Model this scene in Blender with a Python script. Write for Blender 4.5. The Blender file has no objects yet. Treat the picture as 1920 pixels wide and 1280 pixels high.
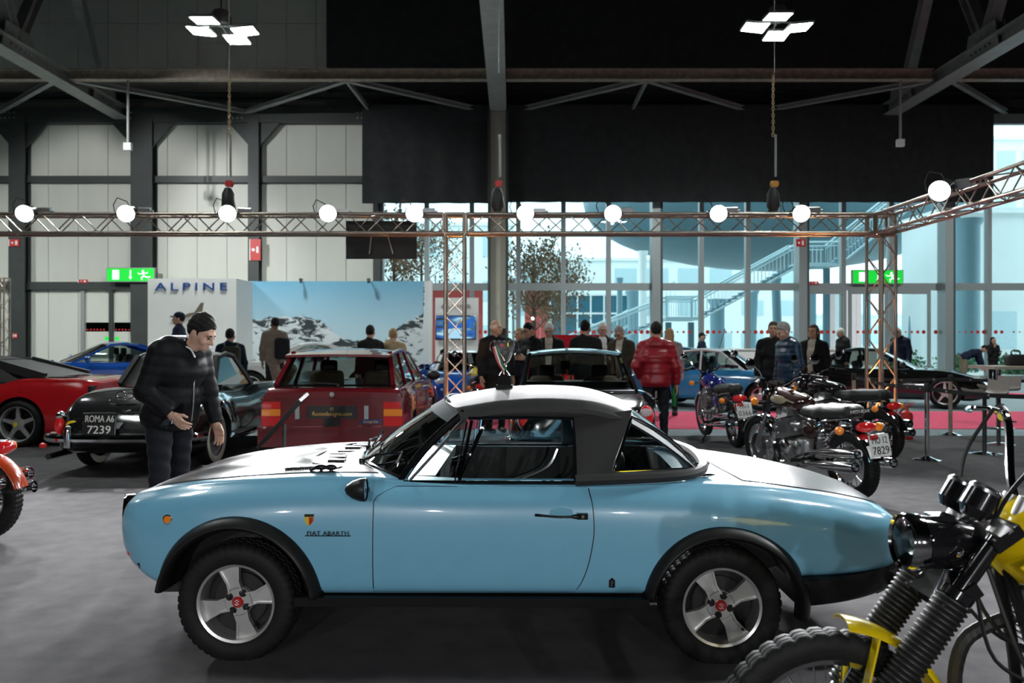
import bpy, bmesh, math, random
import numpy as np
from mathutils import Vector, Matrix, Euler, Quaternion
random.seed(7); rng = np.random.default_rng(7)
S = bpy.context.scene
COL = S.collection
PI = math.pi
def R(d): return math.radians(d)
# ------------------------------------------------------------------ camera
FPX = 1500.0; CAMH = 1.5            # focal length in pixels of the 1920 px frame, lens height
cd = bpy.data.cameras.new('camera'); cam = bpy.data.objects.new('camera', cd); COL.objects.link(cam)
cam.location = (0, 0, CAMH); cam.rotation_euler = (R(90), 0, 0)
cd.sensor_width = 36; cd.lens = FPX/1920*36; cd.clip_end = 400; cd.clip_start = .05
cd.dof.use_dof = True; cd.dof.focus_distance = 4.1; cd.dof.aperture_fstop = 3.6
S.camera = cam
S.view_settings.view_transform = 'Standard'; S.view_settings.look = 'None'
S.view_settings.gamma = 1; S.view_settings.use_curve_mapping = False
S.view_settings.exposure = 0.28
# ------------------------------------------------------------------ world: overcast winter sky
W = bpy.data.worlds.new('sky'); S.world = W; W.use_nodes = True
nt = W.node_tree; bg = nt.nodes['Background']
tc = nt.nodes.new('ShaderNodeTexCoord'); nz = nt.nodes.new('ShaderNodeTexNoise'); nz.inputs['Scale'].default_value = 2.2
cr = nt.nodes.new('ShaderNodeValToRGB'); cr.color_ramp.elements[0].color = (.50, .78, .90, 1); cr.color_ramp.elements[1].color = (.78, .95, 1, 1)
cr.color_ramp.elements[0].position = .3; cr.color_ramp.elements[1].position = .7
nt.links.new(tc.outputs['Generated'], nz.inputs['Vector']); nt.links.new(nz.outputs['Fac'], cr.inputs['Fac']); nt.links.new(cr.outputs['Color'], bg.inputs['Color'])
bg.inputs['Strength'].default_value = 2.3
# ------------------------------------------------------------------ the hall's lamps (positions; the fixtures are built further down)
HIGHBAYS = [(-8.0, 22.0, 10.1), (7.3, 22.0, 10.2), (-8.0, 6.5, 10.1), (7.3, 6.5, 10.1), (-23, 22, 10.1), (22.5, 22, 10.1)]  # the far left cluster is unseen, added to light the left wall
HIGHBAY_W = [1900, 2000, 450, 450, 1900, 2000]
FILL_FLOOD_W = 3000          # watts of one unseen flood added to brighten the left wall
STAGE_W = 800           # watts of one truss spotlight
def px(x, y, Y):        # a pixel of the photograph at depth Y -> a point in the hall
    return Vector(((x-960)*Y/FPX, Y, CAMH-(y-640)*Y/FPX))
# ------------------------------------------------------------------ materials
M = {}
def mat(name, col, rough=.5, metal=0., coat=0., var=.06, scale=12., bump=0., bscale=80., emit=None, estr=0., spec=.5, coatr=.05, trans=0., ior=1.45, sheen=0.):
    m = bpy.data.materials.new(name); m.use_nodes = True; t = m.node_tree; b = t.nodes['Principled BSDF']
    c = col if len(col) == 4 else (*col, 1)
    b.inputs['Roughness'].default_value = rough; b.inputs['Metallic'].default_value = metal
    b.inputs['Coat Weight'].default_value = coat; b.inputs['Coat Roughness'].default_value = coatr
    b.inputs['Specular IOR Level'].default_value = spec; b.inputs['IOR'].default_value = ior
    if trans: b.inputs['Transmission Weight'].default_value = trans
    if sheen: b.inputs['Sheen Weight'].default_value = sheen
    tc = t.nodes.new('ShaderNodeTexCoord'); n = t.nodes.new('ShaderNodeTexNoise')
    n.inputs['Scale'].default_value = scale; n.inputs['Detail'].default_value = 4
    r = t.nodes.new('ShaderNodeValToRGB')
    r.color_ramp.elements[0].position = .3; r.color_ramp.elements[1].position = .7
    r.color_ramp.elements[0].color = tuple(max(0, v*(1-var)) for v in c[:3])+(1,)
    r.color_ramp.elements[1].color = tuple(min(1, v*(1+var)) for v in c[:3])+(1,)
    t.links.new(tc.outputs['Object'], n.inputs['Vector']); t.links.new(n.outputs['Fac'], r.inputs['Fac']); t.links.new(r.outputs['Color'], b.inputs['Base Color'])
    if bump:
        n2 = t.nodes.new('ShaderNodeTexNoise'); n2.inputs['Scale'].default_value = bscale; n2.inputs['Detail'].default_value = 3
        bp = t.nodes.new('ShaderNodeBump'); bp.inputs['Strength'].default_value = bump; bp.inputs['Distance'].default_value = .01
        t.links.new(tc.outputs['Object'], n2.inputs['Vector']); t.links.new(n2.outputs['Fac'], bp.inputs['Height']); t.links.new(bp.outputs['Normal'], b.inputs['Normal'])
    if emit:
        b.inputs['Emission Color'].default_value = (*emit, 1); b.inputs['Emission Strength'].default_value = estr
    M[name] = m; return m
def glassmat(name, tint=(.9, .95, .95), rough=.0, refl=1.45, base=.0):
    m = bpy.data.materials.new(name); m.use_nodes = True; t = m.node_tree
    for n in list(t.nodes): t.nodes.remove(n)
    o = t.nodes.new('ShaderNodeOutputMaterial'); mx = t.nodes.new('ShaderNodeMixShader')
    tr = t.nodes.new('ShaderNodeBsdfTransparent'); gl = t.nodes.new('ShaderNodeBsdfGlossy'); fr = t.nodes.new('ShaderNodeFresnel')
    nz = t.nodes.new('ShaderNodeTexNoise'); nz.inputs['Scale'].default_value = 3; mr = t.nodes.new('ShaderNodeMapRange')
    mr.inputs['To Min'].default_value = max(.001, rough); mr.inputs['To Max'].default_value = rough+.01
    t.links.new(nz.outputs['Fac'], mr.inputs['Value']); t.links.new(mr.outputs['Result'], gl.inputs['Roughness'])
    tr.inputs['Color'].default_value = (*tint, 1); fr.inputs['IOR'].default_value = refl
    if base:
        ad = t.nodes.new('ShaderNodeMath'); ad.operation = 'ADD'; ad.inputs[1].default_value = base; ad.use_clamp = True
        t.links.new(fr.outputs['Fac'], ad.inputs[0]); t.links.new(ad.outputs[0], mx.inputs['Fac'])
    else: t.links.new(fr.outputs['Fac'], mx.inputs['Fac'])
    t.links.new(tr.outputs[0], mx.inputs[1]); t.links.new(gl.outputs[0], mx.inputs[2]); t.links.new(mx.outputs[0], o.inputs['Surface'])
    M[name] = m; return m
def emis(name, col, s):
    m = bpy.data.materials.new(name); m.use_nodes = True; t = m.node_tree; b = t.nodes['Principled BSDF']
    n = t.nodes.new('ShaderNodeTexNoise'); n.inputs['Scale'].default_value = 4
    r = t.nodes.new('ShaderNodeValToRGB'); r.color_ramp.elements[0].color = tuple(v*.93 for v in col)+(1,); r.color_ramp.elements[1].color = (*col, 1)
    t.links.new(n.outputs['Fac'], r.inputs['Fac']); t.links.new(r.outputs['Color'], b.inputs['Emission Color'])
    b.inputs['Base Color'].default_value = (*col, 1); b.inputs['Emission Strength'].default_value = s
    M[name] = m; return m
# ------------------------------------------------------------------ mesh helpers
def link(o, parent=None):
    COL.objects.link(o)
    if parent: o.parent = parent
    return o
def mesh_from(name, v, f, mats, midx=None, smooth=None):
    me = bpy.data.meshes.new(name); me.from_pydata([tuple(p) for p in v], [], [tuple(q) for q in f])
    for m in (mats if isinstance(mats, (list, tuple)) else [mats]): me.materials.append(M[m] if isinstance(m, str) else m)
    if midx is not None: me.polygons.foreach_set('material_index', np.asarray(midx, dtype=np.int32))
    if smooth is not None:
        me.shade_smooth()
        if smooth < 179: me.set_sharp_from_angle(angle=R(smooth))
    me.update(); return me
def fixn(me):
    bm = bmesh.new(); bm.from_mesh(me); bmesh.ops.recalc_face_normals(bm, faces=bm.faces); bm.to_mesh(me); bm.free(); return me
def obj(name, me, parent=None, loc=None, rot=None, scale=None, label=None):
    o = bpy.data.objects.new(name, me); link(o, parent)
    if loc is not None: o.location = loc
    if rot is not None: o.rotation_euler = rot
    if scale is not None: o.scale = scale
    if label: o['label'] = label
    return o
def tag(o, label, cat, group=None, kind=None):
    o['label'] = label
    if cat: o['category'] = cat
    if group: o['group'] = group
    if kind: o['kind'] = kind
    return o
def struct(o, label=None):
    o['kind'] = 'structure'
    if label: o['label'] = label
    return o
def thing(name, label, cat, loc=(0, 0, 0), rotz=0., group=None):
    o = bpy.data.objects.new(name, None); link(o); o.location = loc; o.rotation_euler = (0, 0, rotz); o.empty_display_size = .1
    return tag(o, label, cat, group)
def frame(d, up=(0, 0, 1)):
    z = Vector(d).normalized(); u = Vector(up)
    if abs(z.dot(u)) > .98: u = Vector((1, 0, 0))
    x = u.cross(z).normalized(); y = z.cross(x)
    return x, y, z
class MB:
    def __init__(s): s.v = []; s.f = []; s.m = []; s.cur = 0
    def mi(s, i): s.cur = i; return s
    def add(s, v, f):
        n = len(s.v); s.v += [tuple(p) for p in v]; s.f += [tuple(i+n for i in q) for q in f]; s.m += [s.cur]*len(f); return s
    def box(s, c, d, mtx=None, taper=1.):
        x, y, z = [k/2 for k in d]; v = []
        for k, (sx, sy, sz) in enumerate([(-1,-1,-1),(1,-1,-1),(1,1,-1),(-1,1,-1),(-1,-1,1),(1,-1,1),(1,1,1),(-1,1,1)]):
            t = taper if sz > 0 else 1.
            p = Vector((sx*x*t, sy*y*t, sz*z))
            if mtx is not None: p = mtx @ p
            v.append(p+Vector(c))
        return s.add(v, [(0,3,2,1),(4,5,6,7),(0,1,5,4),(1,2,6,5),(2,3,7,6),(3,0,4,7)])
    def b2(s, a, b):
        return s.box([(a[i]+b[i])/2 for i in range(3)], [abs(b[i]-a[i]) for i in range(3)])
    def cyl(s, a, b, r0, r1=None, n=12, cap=True):
        r1 = r0 if r1 is None else r1; a = Vector(a); b = Vector(b); x, y, z = frame(b-a); v = []
        for p, r in ((a, r0), (b, r1)):
            for i in range(n):
                t = 2*PI*i/n; v.append(p+x*(r*math.cos(t))+y*(r*math.sin(t)))
        f = [(i, (i+1) % n, n+(i+1) % n, n+i) for i in range(n)]
        if cap: f += [tuple(range(n-1, -1, -1)), tuple(range(n, 2*n))]
        return s.add(v, f)
    def bar(s, a, b, w, h, up=(0, 0, 1)):
        a = Vector(a); b = Vector(b); x, y, z = frame(b-a, up); v = []
        for p in (a, b):
            for sx, sy in ((-1,-1),(1,-1),(1,1),(-1,1)): v.append(p+x*(sx*w/2)+y*(sy*h/2))
        return s.add(v, [(3,2,1,0),(4,5,6,7),(0,1,5,4),(1,2,6,5),(2,3,7,6),(3,0,4,7)])
    def tube(s, pts, r, n=8, closed=False, cap=True):
        P = [Vector(p) for p in pts]; m = len(P); rs = r if isinstance(r, (list, tuple)) else [r]*m; v = []
        up = Vector((0, 0, 1)); px_ = None
        for i in range(m):
            d = (P[(i+1) % m]-P[i-1]) if (closed or 0 < i < m-1) else (P[1]-P[0] if i == 0 else P[-1]-P[-2])
            d = d.normalized() if d.length > 1e-9 else Vector((0, 0, 1))
            if px_ is None: x, y, _ = frame(d)
            else:
                x = px_-d*px_.dot(d)
                x = x.normalized() if x.length > 1e-6 else frame(d)[0]
                y = d.cross(x)
            px_ = x
            for k in range(n):
                t = 2*PI*k/n; v.append(P[i]+x*(rs[i]*math.cos(t))+y*(rs[i]*math.sin(t)))
        f = []
        for i in range(m if closed else m-1):
            j = (i+1) % m
            for k in range(n): f.append((i*n+k, i*n+(k+1) % n, j*n+(k+1) % n, j*n+k))
        if cap and not closed: f += [tuple(range(n-1, -1, -1)), tuple(range((m-1)*n, m*n))]
        return s.add(v, f)
    def lathe(s, prof, n=24, o=(0, 0, 0), ax=(0, 0, 1), up=(0, 0, 1), closed=False, fn=None, a0=0., a1=2*PI):
        x, y, z = frame(ax, up); o = Vector(o); v = []; m = len(prof); full = abs(a1-a0-2*PI) < 1e-6
        N = n if full else n+1
        for i in range(N):
            t = a0+(a1-a0)*i/n; c, sn = math.cos(t), math.sin(t)
            for k, (r, h) in enumerate(prof):
                if fn: r, h = fn(i, k, r, h)
                v.append(o+x*(r*c)+y*(r*sn)+z*h)
        f = []
        for i in range(n):
            j = (i+1) % N
            for k in range(m if closed else m-1):
                k2 = (k+1) % m
                f.append((i*m+k, j*m+k, j*m+k2, i*m+k2))
        return s.add(v, f)
    def ell(s, c, r, n=16, m=10, mtx=None, zmin=-1., zmax=1.):
        v = []; f = []; c = Vector(c); r = (r, r, r) if isinstance(r, (int, float)) else r
        t0, t1 = math.acos(max(-1, min(1, zmax))), math.acos(max(-1, min(1, zmin)))
        for i in range(m+1):
            t = t0+(t1-t0)*i/m
            for k in range(n):
                a = 2*PI*k/n; p = Vector((r[0]*math.sin(t)*math.cos(a), r[1]*math.sin(t)*math.sin(a), r[2]*math.cos(t)))
                if mtx is not None: p = mtx @ p
                v.append(c+p)
        for i in range(m):
            for k in range(n): f.append((i*n+k, (i+1)*n+k, (i+1)*n+(k+1) % n, i*n+(k+1) % n))
        f.append(tuple(range(n))); f.append(tuple(m*n+k for k in range(n-1, -1, -1)))
        return s.add(v, f)
    def prism(s, poly, h0, h1, o=(0, 0, 0), ux=(1, 0, 0), uy=(0, 0, 1), un=(0, 1, 0)):
        o, ux, uy, un = Vector(o), Vector(ux), Vector(uy), Vector(un); n = len(poly)
        v = [o+ux*a+uy*b+un*h0 for a, b in poly]+[o+ux*a+uy*b+un*h1 for a, b in poly]
        f = [tuple(range(n-1, -1, -1)), tuple(range(n, 2*n))]+[(i, (i+1) % n, n+(i+1) % n, n+i) for i in range(n)]
        return s.add(v, f)
    def grid(s, fn, nu, nv):
        v = [fn(i/nu, j/nv) for i in range(nu+1) for j in range(nv+1)]; w = nv+1
        return s.add(v, [(i*w+j, (i+1)*w+j, (i+1)*w+j+1, i*w+j+1) for i in range(nu) for j in range(nv)])
    def slab(s, fn, nrm, nu, nv, th):
        """a curved sheet with thickness th along nrm(u,v)"""
        w = nv+1; A = [Vector(fn(i/nu, j/nv)) for i in range(nu+1) for j in range(nv+1)]
        B = []
        for i in range(nu+1):
            for j in range(nv+1): B.append(A[i*w+j]+Vector(nrm(i/nu, j/nv))*th)
        n = len(A); f = []
        for i in range(nu):
            for j in range(nv):
                a, b, c, d = i*w+j, (i+1)*w+j, (i+1)*w+j+1, i*w+j+1
                f += [(a, b, c, d), (n+d, n+c, n+b, n+a)]
        for i in range(nu): f += [(i*w, n+i*w, n+(i+1)*w, (i+1)*w), (i*w+nv, (i+1)*w+nv, n+(i+1)*w+nv, n+i*w+nv)]
        for j in range(nv): f += [(j, j+1, n+j+1, n+j), (nu*w+j, n+nu*w+j, n+nu*w+j+1, nu*w+j+1)]
        return s.add(A+B, f)
    def xf(s, mtx, start=0):
        for i in range(start, len(s.v)): s.v[i] = tuple(mtx @ Vector(s.v[i]))
        return s
    def mesh(s, name, mats, smooth=None, fix=True):
        me = mesh_from(name, s.v, s.f, mats, s.m, None)
        if fix: fixn(me)
        if smooth is not None:
            me.shade_smooth()
            if smooth < 179: me.set_sharp_from_angle(angle=R(smooth))
        return me
    def build(s, name, mats, parent=None, smooth=35, label=None, loc=None, rot=None, fix=True):
        return obj(name, s.mesh(name, mats, smooth, fix), parent, loc, rot, None, label)
def herm(keys, x):
    """smooth curve through (x, y) keys, clamped at the ends"""
    X = [k[0] for k in keys]; Y = [k[1] for k in keys]; n = len(X)
    if n == 1 or x <= X[0]: return Y[0]
    if x >= X[-1]: return Y[-1]
    i = max(j for j in range(n-1) if X[j] <= x)
    def sl(j):
        if j == 0: return (Y[1]-Y[0])/(X[1]-X[0])
        if j == n-1: return (Y[-1]-Y[-2])/(X[-1]-X[-2])
        a = (Y[j]-Y[j-1])/(X[j]-X[j-1]); b = (Y[j+1]-Y[j])/(X[j+1]-X[j])
        return 0. if a*b <= 0 else 2*a*b/(a+b)
    h = X[i+1]-X[i]; t = (x-X[i])/h; m0, m1 = sl(i)*h, sl(i+1)*h
    return (2*t**3-3*t*t+1)*Y[i]+(t**3-2*t*t+t)*m0+(-2*t**3+3*t*t)*Y[i+1]+(t**3-t*t)*m1
def spline(P, sub=6, closed=False):
    P = [Vector(p) for p in P]; n = len(P); out = []
    for i in range(n if closed else n-1):
        a, b, c, d = (P[(i-1) % n], P[i], P[(i+1) % n], P[(i+2) % n]) if closed else (P[max(i-1, 0)], P[i], P[i+1], P[min(i+2, n-1)])
        for k in range(sub):
            t = k/sub; out.append(.5*((2*b)+(c-a)*t+(2*a-5*b+4*c-d)*t*t+(3*b-a-3*c+d)*t**3))
    if not closed: out.append(P[-1])
    return out
def evalmesh(o, mods=True):
    dg = bpy.context.evaluated_depsgraph_get(); me = bpy.data.meshes.new_from_object(o.evaluated_get(dg)); return me
def boolean(me, cutters, op='DIFFERENCE'):
    o = bpy.data.objects.new('tmp', me); COL.objects.link(o); tmp = [o]
    for c in cutters:
        k = bpy.data.objects.new('tmpc', c); COL.objects.link(k); k.hide_render = True; tmp.append(k)
        m = o.modifiers.new('b', 'BOOLEAN'); m.operation = op; m.object = k; m.solver = 'EXACT'; m.material_mode = 'TRANSFER'
    bpy.context.view_layer.update(); r = evalmesh(o)
    for t in tmp: bpy.data.objects.remove(t)
    return r
_txt = {}
def text_mesh(s, material, size=.1, ext=.004, sx=1., bevel=0., spacing=1., align='CENTER', shear=0.):
    key = (s, material, size, ext, sx, spacing, align, shear)
    if key in _txt: return _txt[key]
    c = bpy.data.curves.new('txt', 'FONT'); c.body = s; c.size = size; c.extrude = ext; c.align_x = align; c.align_y = 'CENTER'; c.space_character = spacing; c.shear = shear
    c.resolution_u = 3
    o = bpy.data.objects.new('txt', c); COL.objects.link(o); bpy.context.view_layer.update(); me = evalmesh(o); bpy.data.objects.remove(o)
    for v in me.vertices: v.co.x *= sx
    me.materials.clear(); me.materials.append(M[material]); me.name = 'lettering'; _txt[key] = me; return me
def text(name, s, material, parent, loc, rot=(PI/2, 0, 0), label=None, **k):
    return obj(name, text_mesh(s, material, **k), parent, loc, rot, None, label)
UNITCYL = {}
def unit_cyl(material, n=8):
    k = (material, n)
    if k not in UNITCYL: UNITCYL[k] = MB().cyl((0, 0, -.5), (0, 0, .5), 1, 1, n).mesh('rod', material, 40)
    return UNITCYL[k]
def rod(name, a, b, r, material, parent=None, n=8):
    a = Vector(a); b = Vector(b); d = b-a; o = obj(name, unit_cyl(material, n), parent, (a+b)/2, None, (r, r, d.length))
    o.rotation_mode = 'QUATERNION'; o.rotation_quaternion = Vector((0, 0, 1)).rotation_difference(d.normalized()); return o
UNITBOX = {}
def unit_box(material):
    if material not in UNITBOX: UNITBOX[material] = MB().box((0, 0, 0), (1, 1, 1)).mesh('box', material)
    return UNITBOX[material]
def slabo(name, a, b, material, parent=None):      # axis-aligned box as an object that shares one mesh
    return obj(name, unit_box(material), parent, [(a[i]+b[i])/2 for i in range(3)], None, [max(abs(b[i]-a[i]), 1e-4) for i in range(3)])
def beam(name, a, b, w, h, material, parent=None):
    a = Vector(a); b = Vector(b); x, y, z = frame(b-a); o = obj(name, unit_box(material), parent, (a+b)/2, None, (w, h, (b-a).length))
    o.rotation_mode = 'QUATERNION'; o.rotation_quaternion = Matrix((x, y, z)).transposed().to_quaternion(); return o
# ------------------------------------------------------------------ implicit surfaces (bodies, seats, tanks)
def nets(f, lo, hi, h):
    lo = np.array(lo, float); hi = np.array(hi, float); n = np.ceil((hi-lo)/h).astype(int)+1
    ax = [lo[i]+h*np.arange(n[i]) for i in range(3)]
    P = np.stack(np.meshgrid(*ax, indexing='ij'), -1); D = f(P); 
    s = D < 0; c = np.zeros(tuple(n-1), int); A = np.zeros(tuple(n-1)+(3,)); W_ = np.zeros(tuple(n-1))
    sl = lambda o, a: tuple(slice(o[i], a.shape[i]-1+o[i]) for i in range(3))
    cor = [(i, j, k) for i in (0, 1) for j in (0, 1) for k in (0, 1)]
    for a in range(8):
        for ax_ in range(3):
            if cor[a][ax_]: continue
            b = list(cor[a]); b[ax_] = 1; b = tuple(b)
            d0 = D[sl(cor[a], D)]; d1 = D[sl(b, D)]; cr_ = (d0 < 0) != (d1 < 0)
            t = np.where(cr_, d0/np.where(cr_, d0-d1, 1), 0)
            for q in range(3):
                base = cor[a][q]+(t if q == ax_ else 0)
                A[..., q] += np.where(cr_, base, 0)
            W_ += cr_
    act = W_ > 0; idx = -np.ones(act.shape, int); idx[act] = np.arange(act.sum())
    I = np.argwhere(act); V = lo+h*(I+A[act]/W_[act][:, None])
    F = []
    for ax_ in range(3):
        o1, o2 = [(1, 2), (2, 0), (0, 1)][ax_]
        d = [0, 0, 0]; d[ax_] = 1
        a_ = s[tuple(slice(0, s.shape[i]-d[i]) for i in range(3))]; b_ = s[tuple(slice(d[i], s.shape[i]) for i in range(3))]
        E = np.argwhere(a_ != b_)
        E = E[(E[:, o1] > 0) & (E[:, o2] > 0) & (E[:, o1] < n[o1]-1) & (E[:, o2] < n[o2]-1)]
        if not len(E): continue
        ins = a_[tuple(E.T)]
        def g(u, w):
            e = E.copy(); e[:, o1] -= u; e[:, o2] -= w; return idx[tuple(e.T)]
        q = np.stack([g(0, 0), g(1, 0), g(1, 1), g(0, 1)], 1); q[~ins] = q[~ins][:, ::-1]; q = q[:, ::-1] if False else q
        F.append(q)
    F = np.concatenate(F) if F else np.zeros((0, 4), int); F = F[(F >= 0).all(1)]
    return V, F
def cone(P, a, b, ra, rb):
    a = np.array(a, float); b = np.array(b, float); d = b-a; t = np.clip(((P-a)@d)/max(d@d, 1e-12), 0, 1)
    return np.linalg.norm(P-a-t[..., None]*d, axis=-1)-(ra+(rb-ra)*t)
def ellip(P, c, r):
    q = (P-np.array(c))/np.array(r); l = np.linalg.norm(q, axis=-1); return (l-1)*min(r)*np.clip(l, .6, 1.4)
def rbox(P, c, hs, rad):
    q = np.abs(P-np.array(c))-(np.array(hs)-rad); return np.linalg.norm(np.maximum(q, 0), axis=-1)+np.minimum(q.max(-1), 0)-rad
def smin(a, b, k):
    if k <= 0: return np.minimum(a, b)
    h = np.clip(.5+.5*(b-a)/k, 0, 1); return b+(a-b)*h-k*h*(1-h)
def blob(prims, k=.03):
    def f(P):
        D = None
        for p in prims:
            d = p(P) if callable(p) else cone(P, *p[:4])
            kk = p[4] if (not callable(p) and len(p) > 4) else k
            D = d if D is None else smin(D, d, kk)
        return D
    return f
def sdf_mesh(name, f, lo, hi, h, mats, smooth=179):
    V, F = nets(f, lo, hi, h); me = bpy.data.meshes.new(name)
    me.from_pydata(V.tolist(), [], F.tolist()); me.materials.append(M[mats]); me.shade_smooth(); me.update(); return me
def pbounds(prims, pad=.05):
    P = np.array([q for p in prims for q in (p[0], p[1])]); r = max(max(p[2], p[3]) for p in prims)
    return P.min(0)-r-pad, P.max(0)+r+pad
# ------------------------------------------------------------------ palette
mat('carpet', (.092, .087, .092), .95, var=.18, scale=6, bump=.35, bscale=260, spec=.2)
mat('concrete', (.20, .245, .26), .38, var=.12, scale=.8, bump=.05, bscale=30)
mat('red_carpet', (.66, .07, .15), .9, var=.08, bump=.2, bscale=200)
mat('panel_white', (.60, .61, .54), .5, var=.03, scale=1.5)
mat('steel_dark', (.048, .055, .052), .5, .2, var=.1, scale=3)
mat('steel_grey', (.32, .33, .31), .5, .3, var=.12, scale=3)
mat('steel_rust', (.36, .31, .25), .55, .3, var=.25, scale=5)
mat('column_cream', (.36, .34, .28), .6, var=.04)
mat('mullion', (.33, .36, .36), .4, .4, var=.05)
mat('frame_dark', (.07, .09, .09), .45, .3)
mat('black_cloth', (.030, .032, .033), .95, var=.2, scale=3, bump=.2, bscale=8)
mat('black', (.008, .008, .009), .5)
mat('black_gloss', (.006, .006, .007), .12, coat=.6)
mat('ceiling_dark', (.012, .013, .013), .9, var=.2, scale=.5)
mat('alu', (.44, .37, .31), .30, .85, var=.12, scale=9)
mat('alu_grey', (.50, .50, .50), .35, .85, var=.1)
mat('chrome', (.78, .79, .80), .07, 1., var=.03)
mat('dull_chrome', (.55, .56, .57), .22, 1., var=.06)
mat('white', (.78, .78, .76), .5, var=.02)
mat('white_wall', (.68, .68, .66), .55, var=.02, scale=2)
mat('red_sign', (.55, .035, .03), .4); mat('sign_white', (.8, .8, .8), .4)
mat('rubber', (.011, .011, .011), .6, var=.2, scale=20, bump=.15, bscale=120, spec=.25)
mat('tread', (.017, .017, .017), .5, var=.2, scale=30)
mat('black_matte', (.022, .022, .022), .55, var=.1)
mat('plastic_black', (.012, .012, .012), .38)
mat('fabric_top', (.017, .017, .017), .58, var=.12, scale=30, bump=.2, bscale=380, spec=.55)
mat('hoist_yellow', (.55, .26, .05), .5, .3); mat('chain', (.55, .42, .25), .35, .8)
glassmat('glass', (.93, .97, .97)); glassmat('glass_tint', (.55, .62, .60), refl=1.5); glassmat('glass_car', (.80, .88, .88), refl=1.5); glassmat('glass_dark', (.22, .27, .28), refl=1.5)
glassmat('plastic_window', (.55, .58, .58), .06, refl=1.5, base=.03)
emis('lamp_white', (.92, 1, .98), 60); emis('spot_lens', (.93, .97, 1), 34); emis('exit_green', (.0, .50, .03), .75); emis('exit_white', (.85, 1, .88), .95); emis('uplight_lens', (1, .45, .12), 8)
mat('red_lens', (.50, .012, .014), .12, coat=1., trans=.15, emit=(.6, .01, .01), estr=.12); mat('amber_lens', (.72, .20, .01), .12, coat=1., emit=(.7, .2, .01), estr=.1)
mat('clear_lens', (.75, .78, .78), .08, coat=1., trans=.4); mat('plate_black', (.012, .012, .012), .4); mat('plate_white', (.72, .72, .70), .4)
mat('plate_letter_w', (.75, .75, .70), .4); mat('plate_letter_k', (.012, .012, .014), .5); mat('gold', (.66, .40, .10), .3, .7)
# ------------------------------------------------------------------ floor, carpets, shell
struct(MB().b2((-34, -14, -.3), (34, 32.2, -.012)).build('floor', 'concrete', smooth=None), 'pale grey polished concrete hall floor')
struct(MB().b2((-34, -13.9, -.012), (34, 12.75, 0)).build('floor_carpet', 'carpet', smooth=None), 'dark grey carpet laid over the stand')
def flat(pts, z0, z1, name, m, label, cat):
    return tag(MB().prism([(p[0], p[1]) for p in pts], z0, z1, uy=(0, 1, 0), un=(0, 0, 1)).build(name, m, smooth=None), label, cat)
flat([(-2.1, 13.8), (26, 13.8), (26, 17.2), (-2.1, 17.2)], -.011, -.003, 'aisle_carpet', 'red_carpet', 'pink red aisle carpet crossing the hall behind the motorcycles', 'carpet')
flat([(9.3, 28.0), (10.8, 28.4), (19.5, 17.3), (15.8, 17.3)], -.011, -.004, 'aisle_carpet', 'red_carpet', 'slanting pink red carpet leading away towards the glass doors', 'carpet')
struct(MB().b2((-34, -14, 18), (34, 33, 18.3)).build('ceiling', 'ceiling_dark', smooth=None))
struct(MB().b2((-34.3, -14, 0), (-34, 33, 18)).build('wall_left', 'black_cloth', smooth=None))  # unseen side and rear walls, clad in black to cut bounced light
struct(MB().b2((34, -14, 0), (34.3, 33, 18)).build('wall_right', 'black_cloth', smooth=None))
struct(MB().b2((-34, -14.3, 0), (34, -14, 18)).build('wall_behind', 'black_cloth', smooth=None))
WY = 32.0
wb = struct(MB().b2((-34, WY+.12, 0), (-5.35, WY+.3, 18)).build('wall_back', 'steel_dark', smooth=None), 'pale sandwich panel hall wall with dark steel frame')
xs = [-34+1.19*i for i in range(25)]
for i, x in enumerate(xs):
    if x > -5.5: continue
    x1 = min(x+1.17, -5.36)
    for z0, z1 in ((0, 3.6), (3.62, 7.85), (7.87, 10.4), (10.42, 14.2), (14.22, 18)):
        slabo('wall_panel', (x, WY, z0), (x1, WY+.12, z1), 'panel_white', wb)
struct(MB().b2((-5.35, WY+.1, 10.6), (34, WY+.4, 18)).build('wall_upper', 'steel_dark', smooth=None))
# dark steel frame of the left wall
for k, (x0, x1) in enumerate(((20, 50), (248, 288), (467, 487))):
    a = px(x0, 640, WY-.3).x; b = px(x1, 640, WY-.3).x
    m = MB().b2((a, WY-.45, 0), (b, WY-.37, 10.3)).b2((a, WY-.05, 0), (b, WY, 10.3)).b2(((a+b)/2-.05, WY-.4, 0), ((a+b)/2+.05, WY-.02, 10.3))
    o = m.build('steel_column', 'steel_dark', wb, None)
    MB().prism([(0, 0), (.9, 0), (0, -1.)], -.06, .06, (b-.05, WY-.25, 10.2), uy=(0, 0, 1)).build('gusset', 'steel_dark', wb, None)
    MB().prism([(0, 0), (-.9, 0), (0, -1.)], -.06, .06, (a+.05, WY-.25, 10.2), uy=(0, 0, 1)).build('gusset', 'steel_dark', wb, None)
for z, h in ((7.95, .26), (3.72, .30)):
    slabo('girt', (-34, WY-.22, z-h/2), (-5.4, WY-.02, z+h/2), 'steel_dark', wb)
slabo('eaves_beam', (-34, WY-.4, 10.15), (-5.4, WY-.02, 10.75), 'steel_dark', wb)
for xx in (-15.6, -20.2, -11.2, -6.1):
    for dx in range(4):
        for dz in range(2): rod('bolt', (xx+dx*.18, WY-.44, 10.32+dz*.22), (xx+dx*.18, WY-.40, 10.32+dz*.22), .035, 'steel_grey', wb)
slabo('window_post', (-5.5, WY-.35, 0), (-5.2, WY+.05, 10.4), 'steel_dark', wb)
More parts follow.
